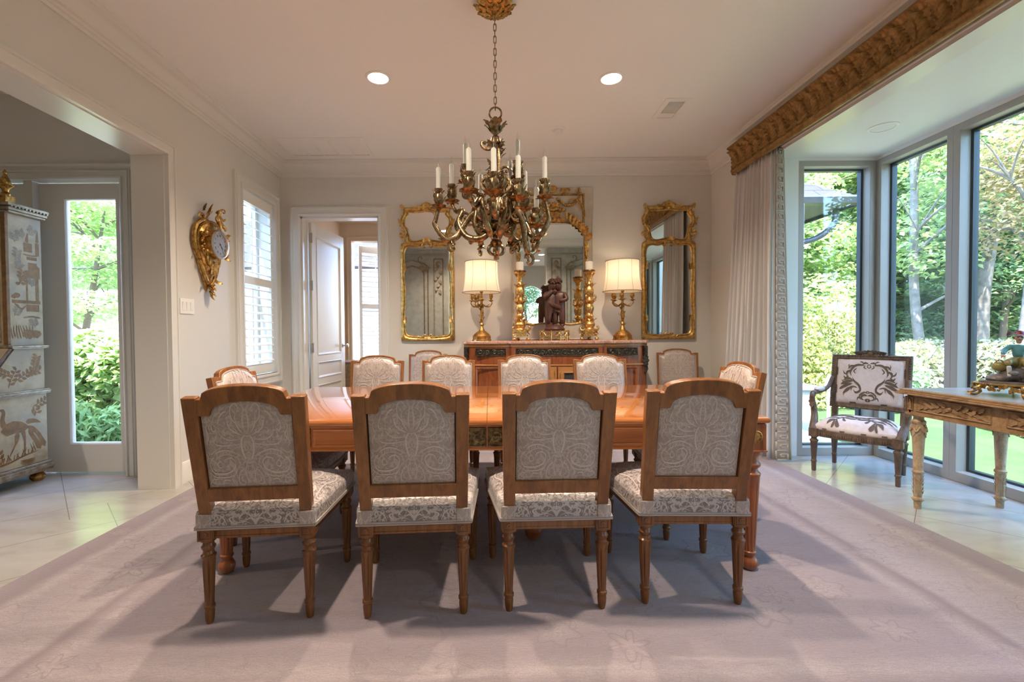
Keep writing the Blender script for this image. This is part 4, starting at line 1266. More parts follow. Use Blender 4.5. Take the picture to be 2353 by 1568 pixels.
BACK_FIG = [
    ([(.06, .62), (.12, .57), (.13, .47), (.09, .38), (.04, .34)], [.03, .075, .03]),
    ([(.05, .33), (.16, .38), (.3, .43), (.52, .47), (.78, .44), (.90, .33), (.80, .22), (.58, .19), (.38, .23), (.30, .31), (.38, .37), (.52, .36), (.56, .29), (.48, .26)], [.015, .03, .04, .03, .02]),
    ([(.12, .30), (.24, .27), (.34, .18), (.55, .145), (.82, .175), (.96, .3)], [.015, .028, .015]),
    ([(.22, .36), (.4, .41), (.6, .415), (.76, .37), (.8, .3), (.7, .25)], [.01, .02, .01]),
    ([(.62, .35), (.70, .33), (.68, .27), (.6, .28)], [.02, .04, .02]),
    ([(.04, .66), (.06, .80), (.02, .92)], [.02, .04, .01]), ([(.08, .64), (.2, .74), (.22, .86)], [.02, .035, .01]), ([(.10, .62), (.34, .70), (.42, .82)], [.02, .035, .01]),
    ([(.14, .58), (.40, .58), (.58, .66), (.60, .78)], [.015, .03, .01]), ([(.16, .53), (.46, .52), (.70, .56), (.78, .68)], [.015, .03, .01]),
    ([(.10, .72), (.28, .80), (.32, .92), (.22, .97), (.14, .91), (.2, .86)], [.02, .035, .02]), ([(.40, .90), (.52, .88), (.60, .80)], [.02, .04, .02]), ([(.06, .97), (.12, .99)], .04),
    ([(.66, .90), (.76, .80), (.72, .72), (.64, .74)], [.02, .035, .02]), ([(.84, .92), (.90, .82), (.84, .72), (.92, .62), (.86, .54)], [.02, .035, .02]), ([(.97, .88), (.94, .74), (.98, .6)], [.015, .03, .015]),
    ([(.03, .30), (.10, .22), (.08, .12), (.02, .06)], [.015, .03, .015]), ([(.06, .26), (.22, .20), (.28, .08), (.18, .04), (.12, .12)], [.02, .035, .02]), ([(.3, .2), (.42, .12), (.38, .04)], [.015, .03, .015]),
    ([(.46, .1), (.6, .11), (.66, .04)], [.015, .035, .015]), ([(.7, .13), (.86, .13), (.95, .06), (.84, .03), (.76, .07)], [.02, .04, .02]), ([(.98, .48), (.92, .44), (.97, .38)], [.02, .04, .02]), ([(.97, .24), (.9, .2), (.97, .14)], [.02, .03, .02]),
    ([(.28, .62), (.34, .64)], .03), ([(.46, .66), (.50, .70)], .03), ([(.36, .74), (.40, .78)], .03), ([(.66, .62), (.70, .66)], .03), ([(.2, .66), (.24, .7)], .025),
]
def make_chair(label, group):
    t = thing('dining_chair', label, 'chair', (0, 0, 0), 0, group)
    obj('back_frame', back_frame(), M['chairw'], t, smooth=30, bevel=.003)
    obj('back_panel', back_panel(), [M['damask'], M['damaskh']], t)
    e_ = B()
    lp = [panel_pt(2*k/30-1, 1, 1) for k in range(31)]
    lp = lp+[panel_pt(1, 1-k/12, 1) for k in range(1, 12)]+[panel_pt(1-2*k/20, 0, 1) for k in range(21)]+[panel_pt(-1, k/12, 1) for k in range(1, 12)]
    e_.tube([p+Vector((0, .003, 0)) for p in lp], .0045, 6, closed=True)
    obj('back_welt', e_, M['welt'], t)
    obj('seat_cushion', seat_cushion(), [M['damasks'], M['damaskh']], t)
    w_ = B()
    N = 24
    lp = [seat_top(2*k/N-1, 0) for k in range(N)]+[seat_top(1, k/N) for k in range(N)]+[seat_top(1-2*k/N, 1) for k in range(N)]+[seat_top(-1, 1-k/N) for k in range(N)]
    for zz in (.383, .391):
        w_.tube([(p.x*1.036, p.y*1.036, zz) for p in lp], .0045, 6, closed=True)
    obj('seat_welt', w_, M['welt'], t)
    for s_ in (1, -1):   # fabric wrapped round the foot of each back post
        w_ = B(); w_.box(s_*.193-.027, s_*.193+.027, SY0-.014, SY0+.03, .388, .442); obj('corner_wrap', w_, M['damask'], t, bevel=.004)
    r_ = B()
    z0, z1 = .337, .381
    for yy, hw in ((SY0+.024, .178), (SY1-.012, .226)):
        r_.box(-hw, hw, yy-.012, yy+.012, z0, z1)
        sg = -1 if yy < 0 else 1
        r_.box(-hw, hw, yy+sg*.012-.003, yy+sg*.012+.003, z0+.006, z0+.011); r_.box(-hw, hw, yy+sg*.012-.002, yy+sg*.012+.002, z1-.014, z1-.010)
    for s_ in (1, -1):
        r_.add([(s_*.181, SY0+.02, z0), (s_*.205, SY0+.02, z0), (s_*.255, SY1-.02, z0), (s_*.231, SY1-.02, z0), (s_*.181, SY0+.02, z1), (s_*.205, SY0+.02, z1), (s_*.255, SY1-.02, z1), (s_*.231, SY1-.02, z1)],
               [(0, 3, 2, 1), (4, 5, 6, 7), (0, 1, 5, 4), (1, 2, 6, 5), (2, 3, 7, 6), (3, 0, 4, 7)])
    obj('seat_rail', r_, M['chairw'], t, smooth=False, bevel=.002)
    L = turned_leg(.384); base_leg = None
    for (x, y) in ((-.192, SY0+.022), (.192, SY0+.022), (-.241, SY1-.018), (.241, SY1-.018)):
        if base_leg is None:
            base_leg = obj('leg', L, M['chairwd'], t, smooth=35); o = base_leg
        else:
            o = base_leg.copy(); col.objects.link(o); o.parent = t
        o.location = (x, y, 0)
    return t
FZR = .0125
ch = make_chair('damask dining chair seen from behind, leftmost of the front row', 'dining chairs, front row')
ch.location = (-.940, 2.005, FZR); ch.rotation_euler = (0, 0, R(5))
for (x, y, a, lab, grp) in [
    (-.318, 2.028, 3.5, 'damask dining chair seen from behind, second from left in the front row', 'dining chairs, front row'),
    (.256, 2.062, 2, 'damask dining chair seen from behind, third from left in the front row', 'dining chairs, front row'),
    (.842, 2.096, -1.5, 'damask dining chair seen from behind, rightmost of the front row beside the table leg', 'dining chairs, front row'),
    (-.940, 3.50, 180, 'damask dining chair on the far side of the table in front of the open door', 'dining chairs, far side of the table'),
    (-.345, 3.50, 180, 'damask dining chair on the far side, between the open door and sideboard left end', 'dining chairs, far side of the table'),
    (.288, 3.50, 180, 'damask dining chair on the far side in front of the sideboard drawer centre', 'dining chairs, far side of the table'),
    (.918, 3.50, 180, 'damask dining chair on the far side in front of the sideboard right half', 'dining chairs, far side of the table'),
    (1.185, 2.705, 90, 'damask dining chair at the table end by the curtain', 'dining chairs, table ends'),
    (-1.170, 2.62, -91, 'damask dining chair at the table end by the left wall', 'dining chairs, table ends'),
    (-.70, 4.88, 180, 'spare damask chair against the back wall under the left mirror', 'spare chairs along the back wall'),
    (2.05, 4.86, 166, 'spare damask chair against the back wall under the right mirror', 'spare chairs along the back wall')]:
    dup(ch, (x, y, FZR if y < 4.7 else .0003), R(a), lab, grp)

# ------------------------------------------------------------------ dining table
tb = thing('dining_table', 'long polished cherry dining table with bronze frieze tablets and fluted legs', 'table', (-.015, 2.765, FZR))
TX, TY, TZ = 1.315, .665, .737
f = B()
for s_ in (-1, 1):                         # two leaves meeting in the middle
    x0, x1 = (-TX, -.0012) if s_ < 0 else (.0012, TX)
    o = [(x0, -TY), (x1, -TY), (x1, TY), (x0, TY)]
    def ins(d): return [(x0+(d if s_ < 0 else 0), -TY+d), (x1-(0 if s_ < 0 else d), -TY+d), (x1-(0 if s_ < 0 else d), TY-d), (x0+(d if s_ < 0 else 0), TY-d)]
    lv = [(.022, TZ-.034), (.008, TZ-.030), (.002, TZ-.024), (0, TZ-.016), (.002, TZ-.008), (.008, TZ-.002), (.014, TZ)]
    vs = []; fs = []
    for d, z in lv: vs += [(p[0], p[1], z) for p in ins(d)]
    for k in range(len(lv)-1):
        for i in range(4):
            j = (i+1) % 4; fs.append((4*k+i, 4*k+j, 4*k+4+j, 4*k+4+i))
    fs += [(3, 2, 1, 0), tuple(4*(len(lv)-1)+i for i in range(4))]
    f.add(vs, fs)
obj('table_top', f, M['tablew'], tb, smooth=50)
f = B()
az0, az1 = .585, .704
f.box(-1.22, 1.22, -.635, -.613, az0, az1); f.box(-1.22, 1.22, .613, .635, az0, az1); f.box(-1.285, -1.263, -.58, .58, az0, az1); f.box(1.263, 1.285, -.58, .58, az0, az1)
for sg in (-1, 1):
    for (a, c) in ((-1.18, -.93), (-.82, -.14), (.14, .82), (.93, 1.18)):
        if sg > 0 and False: pass
        T = FACE_BACK(0, -.635, 0) if sg < 0 else FACE_FRONT(0, .635, 0)
        f.ring([(a, az0+.02), (c, az0+.02), (c, az1-.012), (a, az1-.012)], [(a+.012, az0+.032), (c-.012, az0+.032), (c-.012, az1-.024), (a+.012, az1-.024)], [(0, 0), (.3, .006), (.8, .004), (1, 0)], T=T)
    f.box(-1.2, 1.2, sg*.635-.004, sg*.635+.004, az0, az0+.010)
obj('apron', f, M['tablew'], tb, smooth=False, bevel=.0015)
def tablet(T, x0, x1, z0, z1, n):
    b = B(); b.box(x0, x1, z0, z1, 0, .004, T=T)
    b.ring([(x0, z0), (x1, z0), (x1, z1), (x0, z1)], [(x0+.008, z0+.008), (x1-.008, z0+.008), (x1-.008, z1-.008), (x0+.008, z1-.008)], [(0, .004), (.3, .008), (.8, .007), (1, .004)], T=T)
    hh = z1-z0; wd = (x1-x0-.016)/n
    for i in range(n):
        xc = x0+.008+wd*(i+.5)
        s_ = 1 if i % 2 == 0 else -1
        pts = spiral(xc, (z0+z1)/2, hh*.30, hh*.05, 0, s_*3.6*PI/1.2, 20)
        b.tube([(p[0], p[1], .007) for p in pts], [.005, .003], 6, T=T)
        b.tube([(xc-wd*.5, (z0+z1)/2-s_*hh*.28, .006), (xc-wd*.25, (z0+z1)/2+s_*hh*.05, .007), (xc+hh*.30, (z0+z1)/2, .007)], [.003, .005, .004], 6, T=T)
        b.leaf((xc+wd*.2, (z0+z1)/2-s_*hh*.1, .004), (.4, -s_, 0), (0, 0, 1), hh*.35, hh*.25, .5, 2, T=T)
    return b
for sg in (-1, 1):
    T = FACE_BACK(0, -.637, 0) if sg < 0 else FACE_FRONT(0, .637, 0)
    for (a, c, n) in ((-.132, -.004, 2), (.004, .132, 2), (-.925, -.828, 1), (.828, .925, 1)):
        obj('frieze_tablet', tablet(T, a, c, az0+.018, az1-.01, n), M['orm'], tb)
def table_leg():
    b = B()
    b.box(-.05, .05, -.05, .05, az0-.006, .704)
    b.box(-.054, .054, -.054, .054, az0-.012, az0-.004)
    z = az0-.012
    prof = [(.018, 0), (.030, .008), (.037, .026), (.038, .040), (.030, .056), (.022, .066), (.026, .074), (.030, .080), (.030, .088), (.025, .092)]
    prof += [(lerp(.026, .043, t/10), lerp(.094, z-.125, t/10)) for t in range(11)]
    prof += [(.046, z-.118), (.047, z-.108), (.036, z-.098), (.033, z-.085), (.045, z-.075), (.047, z-.062), (.037, z-.05), (.035, z-.03), (.045, z-.018), (.048, z-.008), (.048, z)]
    b.lathe(prof, 40, flute=10, fdep=.14, frng=(.10, z-.13))
    return b
LB = None
def rosette():
    b = B()
    for s_ in range(4):
        T = TR((0, 0, .645), rz=s_*PI/2) @ FACE_BACK(0, -.051, 0)
        b.lathe([(.030, 0), (.030, .004), (.026, .007), (.020, .004), (.010, .010), (0, .012)], 16, T=T)
        for i in range(8):
            a = i*PI/4; b.leaf((0.006*math.cos(a), .006*math.sin(a), .005), (math.cos(a), math.sin(a), 0), (0, 0, 1), .024, .012, .3, 1, T=T)
    return b
RB = rosette()
for (x, y) in ((-1.25, -.608), (1.25, -.608), (-1.25, .608), (1.25, .608)):
    o = obj('leg', table_leg(), M['tablel'], tb, smooth=35, bevel=.002) if LB is None else LB.copy()
    if LB is None: LB = o; ro = obj('rosette', RB, M['goldd'], o); RO = ro
    else:
        col.objects.link(o); o.parent = tb; r2 = RO.copy(); col.objects.link(r2); r2.parent = o
    o.location = (x, y, 0)
f = B(); f.lathe([(.03, 0), (.045, .02), (.05, .05), (.03, .08), (.026, .10), (.034, .3), (.045, .5), (.05, .60)], 16)
pd = obj('centre_leg', f, M['tablel'], tb, loc=(.25, -.27, 0)); p2 = pd.copy(); col.objects.link(p2); p2.parent = tb; p2.location = (-.25, .27, 0)

# ------------------------------------------------------------------ sideboard
SX, SY = .70, 5.0
sb = thing('sideboard', 'mahogany breakfront sideboard with bronze friezes and rose marble top', 'sideboard', (SX, SY, 0))
def plan(o):
    pts = [(-.968-o, .225), (-.968-o, -.16-o*.5)]
    pts += [(-.93-o+.0+(.44)*t, -.175-o-.055*math.sin(PI*t*.55+.15)) for t in [k/8 for k in range(9)]]
    pts += [(-.478-o, -.262-o)] if False else []
    pts += [(-.470-o*.2, -.272-o), (.470+o*.2, -.272-o)]
    pts += [(.93+o-(.44)*t, -.175-o-.055*math.sin(PI*t*.55+.15)) for t in [k/8 for k in range(8, -1, -1)]]
    pts += [(.968+o, -.16-o*.5), (.968+o, .225)]
    return pts
f = B(); f.prism(plan(0), .13, 1.028); obj('carcass', f, M['sidew'], sb, smooth=25)
f = B(); f.prism(plan(.004), .10, .135); f.prism(plan(.006), .80, .815); f.prism(plan(.006), 1.0, 1.03); obj('carcass_moulding', f, M['sidel'], sb, smooth=25, bevel=.002)
f = B(); f.prism(plan(.022), 1.030, 1.062); obj('marble_top', f, M['marble'], sb, smooth=25, bevel=.006)
def scroll_frieze(T, x0, x1, z0, z1, n):
    b = B(); b.box(x0, x1, z0, z1, 0, .003, T=T)
    b.ring([(x0, z0), (x1, z0), (x1, z1), (x0, z1)], [(x0+.007, z0+.007), (x1-.007, z0+.007), (x1-.007, z1-.007), (x0+.007, z1-.007)], [(0, .003), (.4, .008), (1, .003)], T=T)
    hh = z1-z0-.02; wd = (x1-x0-.02)/n
    for i in range(n):
        xc = x0+.01+wd*(i+.5); zc = (z0+z1)/2; s_ = 1 if i % 2 == 0 else -1
        pts = [(xc-wd*.62, zc-s_*hh*.42), (xc-wd*.3, zc+s_*hh*.1)]+[(p[0], zc+(p[1]-zc)*s_) for p in spiral(xc, zc, hh*.42, hh*.06, PI*.85, -PI*2.1, 18)]
        b.tube([(p[0], p[1], .006) for p in pts], [.0035, .006, .004, .003], 6, T=T)
        b.leaf((xc-wd*.3, zc, .004), (-.5, s_, 0), (0, 0, 1), hh*.5, hh*.3, .6, 2, T=T)
    return b
obj('bronze_frieze', scroll_frieze(FACE_BACK(0, -.2735, 0), -.43, .43, .905, .985, 11), M['bronze'], sb)
obj('bronze_frieze', scroll_frieze(FACE_BACK(0, -.229, 0), -.85, -.53, .905, .985, 4), M['bronze'], sb)
obj('bronze_frieze', scroll_frieze(FACE_BACK(0, -.229, 0), .53, .85, .905, .985, 4), M['bronze'], sb)
for s_ in (-1, 1):
    f = B(); T = FACE_BACK(0, -.277, 0); a, c = (.008, .435) if s_ > 0 else (-.435, -.008)
    f.ring([(a, .16), (c, .16), (c, .79), (a, .79)], [(a+.065, .225), (c-.065, .225), (c-.065, .725), (a+.065, .725)], [(0, -.004), (0, .012), (.85, .012), (.9, .018), (1, .008), (1, -.004)], T=T)
    d = obj('door', f, M['sidel'], sb, smooth=False)
    f = B(); f.box(a+.06, c-.06, .22, .73, 0, .004, T=T); obj('door_panel', f, M['dark'], d, smooth=False)
    f = B(); f.tube([T @ Vector(((c-.02 if s_ < 0 else a+.02), z, .014)) for z in (.2, .75)], .004, 6)
    for k in range(26): f.ell(T @ Vector(((c-.02 if s_ < 0 else a+.02), .21+k*.021, .016)), .006, 8)
    obj('beading', f, M['goldd'], d)
    f = B(); T2 = FACE_BACK(0, -.232, 0); a, c = (.52, .86) if s_ > 0 else (-.86, -.52)
    f.ring([(a, .16), (c, .16), (c, .79), (a, .79)], [(a+.03, .19), (c-.03, .19), (c-.03, .76), (a+.03, .76)], [(0, 0), (0, .006), (.5, .009), (1, .0)], T=T2)
    obj('side_door', f, M['sidew'], sb, smooth=False)
    # hanging corner mount
    T3 = TR((s_*.944, -.183, 0), rz=s_*R(20))
    f = B(); f.box(-.026, .026, -.014, .01, .90, 1.0, T=T3); f.box(-.018, .018, -.022, 0, .91, .985, T=T3); f.box(-.020, .020, -.012, .01, .80, .90, T=T3)
    f.leaf(T3 @ Vector((0, -.012, .90)), (0, 0, -1), (0, -1, 0), .13, .06, .2, 3); f.leaf(T3 @ Vector((0, -.02, .83)), (0, 0, -1), (0, -1, 0), .12, .04, -.1, 2)
    f.lathe([(.0, .69), (.008, .705), (.012, .72), (.006, .74)], 10, T=TR((s_*.944, -.195, 0)))
    obj('corner_mount', f, M['bronze'], sb)
    for y in (-.15, .17):
        f = B(); f.lathe([(.016, 0), (.024, .02), (.030, .07), (.036, .09), (.030, .10)], 16); obj('foot', f, M['sidew'], sb, loc=(s_*.90, y, 0))

# ------------------------------------------------------------------ table lamps
def lamp(x, y, label):
    t = thing('table_lamp', label, 'lamp', (x, y, 1.062))
    f = B(); f.lathe([(.105, 0), (.105, .012), (.098, .016), (.098, .045), (.102, .05), (.094, .058), (.084, .072), (.058, .095), (.034, .112), (.024, .135), (.02, .15)], 32); obj('base', f, M['goldd'], t)
    f = B()
    f.lathe([(.02, .14), (.013, .16), (.024, .18), (.014, .2), (.016, .24), (.022, .28), (.014, .33), (.02, .36), (.013, .38), (.026, .395), (.012, .41), (.016, .44), (.024, .455), (.012, .47), (.010, .52), (.02, .535), (.012, .55)], 16)
    for k in range(9):
        a = k*2.3; f.leaf((.012*math.cos(a), .012*math.sin(a), .15+k*.026), (math.cos(a)*.4, math.sin(a)*.4, 1), (math.cos(a), math.sin(a), 0), .05, .026, 1.0, 2)
    for k in range(6):
        a = k*PI/3; f.leaf((.01*math.cos(a), .01*math.sin(a), .43), (math.cos(a), math.sin(a), .8), (0, 0, 1), .045, .026, -.9, 2)
    obj('stem', f, M['goldd'], t)
    for a in (R(-8), R(128), R(188), R(-110)):
        f = B(); c, s_ = math.cos(a), math.sin(a)
        P = catmull([(.01*c, .01*s_, .40), (.05*c, .05*s_, .375), (.09*c, .09*s_, .375), (.115*c, .115*s_, .41), (.105*c, .105*s_, .435)], 6)
        f.tube(P, [.008, .007, .006], 8)
        f.leaf((.05*c, .05*s_, .378), (c, s_, .2), (0, 0, 1), .05, .025, 1.2, 2)
        f.lathe([(.006, .425), (.03, .437), (.028, .441), (.010, .446), (.012, .455), (.021, .47), (.022, .49), (.017, .50), (.024, .506), (.0, .507)], 14, T=TR((.105*c, .105*s_, 0)))
        obj('candle_arm', f, M['goldd'], t)
    r0, r1, H0, H1 = .208, .178, .525, .865
    f = B(); N = 48
    f.grid(lambda u, v: (lambda r_: (r_*math.cos(2*PI*u), r_*math.sin(2*PI*u), lerp(H0, H1, v)))((lerp(r0, r1, v**.75) - .010*math.sin(PI*v))*(1-.012*abs(math.sin(u*8*PI))**8*0)), N, 10)
    sh = obj('shade', f, M['shade'], t)
    f = B()
    for rr, zz in ((r0+.001, H0+.004), (r1+.001, H1-.004)):
        f.tube([(rr*math.cos(2*PI*k/48), rr*math.sin(2*PI*k/48), zz) for k in range(48)], .0055, 6, closed=True)
    for k in range(8):
        a = 2*PI*(k+.35)/8
        f.tube([((lerp(r0, r1, v**.75)-.010*math.sin(PI*v)+.0008)*math.cos(a), (lerp(r0, r1, v**.75)-.010*math.sin(PI*v)+.0008)*math.sin(a), lerp(H0, H1, v)) for v in [q/8 for q in range(9)]], .0018, 5)
    obj('shade_braid', f, M['shadetrim'], t)
    f = B(); f.tube([(0, 0, .54), (0, 0, .885)], .004, 6); f.lathe([(.003, .87), (.010, .878), (.008, .89), (0, .9)], 12)
    for k in range(3): a = k*2*PI/3; f.tube([(0, 0, .85), (r1*math.cos(a), r1*math.sin(a), .86)], .002, 5)
    obj('harp', f, M['goldd'], t)
    f = B(); f.ell((0, 0, .665), (.03, .03, .045), 14); obj('bulb', f, M['bulb'], t)
    ld = bpy.data.lights.new('lamp_glow', 'POINT'); ld.energy = LAMP_W; ld.color = (1, .74, .5); ld.shadow_soft_size = .05
    lo = bpy.data.objects.new('lamp_glow', ld); col.objects.link(lo); lo.parent = t; lo.location = (0, 0, .73)
lamp(-.086, 4.985, 'lit candelabra table lamp with cream bell shade on the sideboard, left of the big mirror')
lamp(1.455, 4.985, 'lit candelabra table lamp with cream bell shade on the sideboard, right of the big mirror')

# ------------------------------------------------------------------ gilt candlesticks, statue
def candlestick(x, y, label, lab2, rz):
    t = thing('gilt_candlestick', label, 'candlestick', (x, y, 1.062), rz)
    f = B()
    prof = [(.050, .105), (.056, .12), (.046, .135), (.058, .155), (.064, .175), (.050, .2), (.030, .22), (.026, .235), (.046, .25), (.050, .262), (.034, .275), (.030, .29), (.046, .315), (.050, .35), (.040, .385), (.028, .40), (.050, .41), (.058, .42), (.046, .43),
            (.036, .45), (.030, .465), (.040, .48), (.050, .51), (.050, .55), (.036, .58), (.026, .59), (.036, .60), (.026, .612), (.026, .65), (.032, .68), (.046, .71), (.056, .725), (.062, .735), (.056, .742)]
    f.lathe(prof, 24, flute=8, fdep=.1, frng=(.48, .58))
    for z, L_, W_, n_ in ((.20, .07, .05, 6), (.40, .065, .045, 6), (.585, .06, .04, 6), (.70, .05, .045, 8)):
        for k in range(n_):
            a = 2*PI*k/n_; f.leaf((.03*math.cos(a), .03*math.sin(a), z-.01), (math.cos(a)*.55, math.sin(a)*.55, 1), (math.cos(a), math.sin(a), 0), L_, W_, .9, 3)
    for k in range(3):       # scrolled shoulders
        a = 2*PI*k/3; f.scroll((.035*math.cos(a), .035*math.sin(a), .435), (math.cos(a), math.sin(a), .2), (0, 0, 1), .12, .010, .9)
    obj('shaft', f, M['gilt'], t)
    f = B(); f.lathe([(.060, .735), (.066, .745), (.062, .756), (.0, .757)], 24); obj('drip_pan', f, M['pan'], t)
    f = B()
    tri = [(.085*math.cos(R(90+120*k)+d), .085*math.sin(R(90+120*k)+d)) for k in range(3) for d in (-.28, .28)]
    f.prism([(p[0]*.78, p[1]*.78) for p in tri], .06, .115); f.prism(tri, .045, .065); f.prism([(p[0]*1.05, p[1]*1.05) for p in tri], .09, .10)
    for k in range(3):
        a = R(90+120*k); c, s_ = math.cos(a), math.sin(a)
        f.scroll((.05*c, .05*s_, .12), (c, s_, -.6), (0, 0, -1), .12, .014, -.7); f.ell((.088*c, .088*s_, .018), (.024, .024, .018), 12); f.leaf((.05*c, .05*s_, .10), (c, s_, -.5), (0, 0, 1), .075, .05, -.5, 3)
    obj('tripod_base', f, M['gilt'], t)
    w_ = B(); w_.lathe([(.040, 0), (.041, .085), (.036, .09), (.010, .086), (0, .084)], 24); w_.tube([(0, 0, .08), (.001, 0, .098)], .0015, 5)
    o = obj('pillar_candle', w_, M['wax'], None, loc=(x, y, 1.062+.757)); tag(o, lab2, 'candle')
candlestick(.331, 4.925, 'tall gilt altar candlestick on the sideboard, left of the dark statue', 'ivory pillar candle on the gilt candlestick left of the statue', .2)
candlestick(1.078, 4.925, 'tall gilt altar candlestick on the sideboard, right of the dark statue', 'ivory pillar candle on the gilt candlestick right of the statue', -.2)
st = thing('gilt_stand', 'pierced gilt oval stand under the dark statue on the sideboard', 'stand', (.70, 4.91, 1.062))
f = B()
def oval(k, n, a, b_): return (a*math.cos(2*PI*k/n), b_*math.sin(2*PI*k/n))
for z, r_ in ((.025, .006), (.098, .006)): f.tube([(*oval(k, 40, .155, .105), z) for k in range(40)], r_, 6, closed=True)
for k in range(10):
    x, y = oval(k, 10, .155, .105); f.lathe([(.007, 0), (.010, .012), (.006, .03), (.008, .06), (.006, .09), (.009, .105), (.0, .112)], 8, T=TR((x, y, 0)))
    x2, y2 = oval(k+1, 10, .155, .105); xm, ym = oval(k+.5, 10, .157, .107)
    f.tube(catmull([(x, y, .09), (xm, ym, .05), (x2, y2, .09)], 5), .004, 5)
obj('gallery', f, M['gilt'], st)
f = B(); f.prism([oval(k, 40, .15, .10) for k in range(40)], .094, .104); obj('plinth_top', f, M['marble'], st); 
stt = thing('carved_statue', 'dark carved wooden statue of two embracing children on the gilt stand', 'statue', (.70, 4.91, 1.062+.104))
f = B(); f.lathe([(.105, 0), (.112, .02), (.095, .045), (.075, .06)], 24); f.ell((.05, .02, .05), (.05, .05, .05), 10); f.ell((-.05, -.01, .04), (.05, .06, .04), 10); obj('rock_base', f, M['statue'], stt)
def child(x, rz, hx, parent, arm):
    J = [(0, 0, .235, .045), (0, 0, .30, .048), (.0, 0, .36, .05), (0, 0, .405, .022), (hx, -.012, .455, .040), (hx*1.2, -.010, .495, .030),
         (.028, 0, .20, .036), (.036, -.015, .12, .028), (.034, 0, .055, .018), (.036, -.03, .045, .013), (-.028, 0, .20, .036), (-.034, -.01, .12, .028), (-.034, .01, .055, .018), (-.036, -.02, .045, .013),
         (.052, 0, .375, .024), (.085, -.03, .31, .019), (arm, -.065, .30, .015), (-.052, 0, .375, .024), (-.08, -.03, .33, .019), (-arm*.2, -.055, .41, .015)]
    E_ = [(0, 1), (1, 2), (2, 3), (3, 4), (4, 5), (0, 6), (6, 7), (7, 8), (8, 9), (0, 10), (10, 11), (11, 12), (12, 13), (2, 14), (14, 15), (15, 16), (2, 17), (17, 18), (18, 19)]
    J = [(a*1.12, b_, c, d*1.28) for a, b_, c, d in J]
    return skin('figure', J, E_, M['statue'], parent, TR((x, 0, 0), rz=rz, s=1.06))
child(-.036, .35, .012, stt, .03); child(.048, -.45, -.010, stt, .02)
f = B()
for (x, z) in ((-.024, .520), (.036, .526)):
    for k in range(16):
        a = k*2.4; r_ = .042; f.ell((x+r_*math.cos(a)*.9, -.012+r_*math.sin(a), z+.012*math.sin(k*1.7)), .013, 8)
    f.ell((x, -.005, z+.012), (.044, .042, .034), 10)
obj('curls', f, M['statue'], stt)
f = B()
f.tube(catmull([(-.085, .0, .36), (-.03, -.055, .28), (.04, -.055, .25), (.085, .0, .22)], 6), [.02, .026, .022, .012], 8)
for k in range(5): f.leaf((-.02+k*.018, -.05, .27-.008*k), (.1, 0, -1), (0, -1, 0), .055, .03, .4, 2)
obj('drapery', f, M['statue'], stt)

# ------------------------------------------------------------------ mirrors
def resample(P, n, closed=True):
    P = [Vector((p[0], p[1])) for p in P]
    if closed: P.append(P[0])
    d = [0]
    for i in range(1, len(P)): d.append(d[-1]+(P[i]-P[i-1]).length)
    out = []; j = 0
    for k in range(n):
        s_ = d[-1]*k/n
        while d[j+1] < s_: j += 1
        t = (s_-d[j])/max(1e-9, d[j+1]-d[j]); q = P[j].lerp(P[j+1], t); out.append((q.x, q.y))
    return out
def sym(half):
    "half outline from bottom centre to top centre on the right; returns the closed loop"
    return [(x, y) for x, y in half]+[(-x, y) for x, y in half[::-1] if abs(x) > 1e-6]
def smooth2(half, n=5): return [(p.x, p.y) for p in catmull([(x, y, 0) for x, y in half], n)]
FP = [(0, 0), (0, .022), (.12, .034), (.35, .040), (.58, .034), (.72, .022), (.80, .028), (.92, .024), (1, .012)]
def orn(b, x, y, L_, W_, ang, curl=.8, z=.03, T=None, mir=True, lobes=3):
    for s_ in ((1, -1) if mir else (1,)):
        b.leaf((s_*x, y, z), (s_*math.cos(ang), math.sin(ang), .15), (0, 0, 1), L_, W_, curl, lobes, T=T)
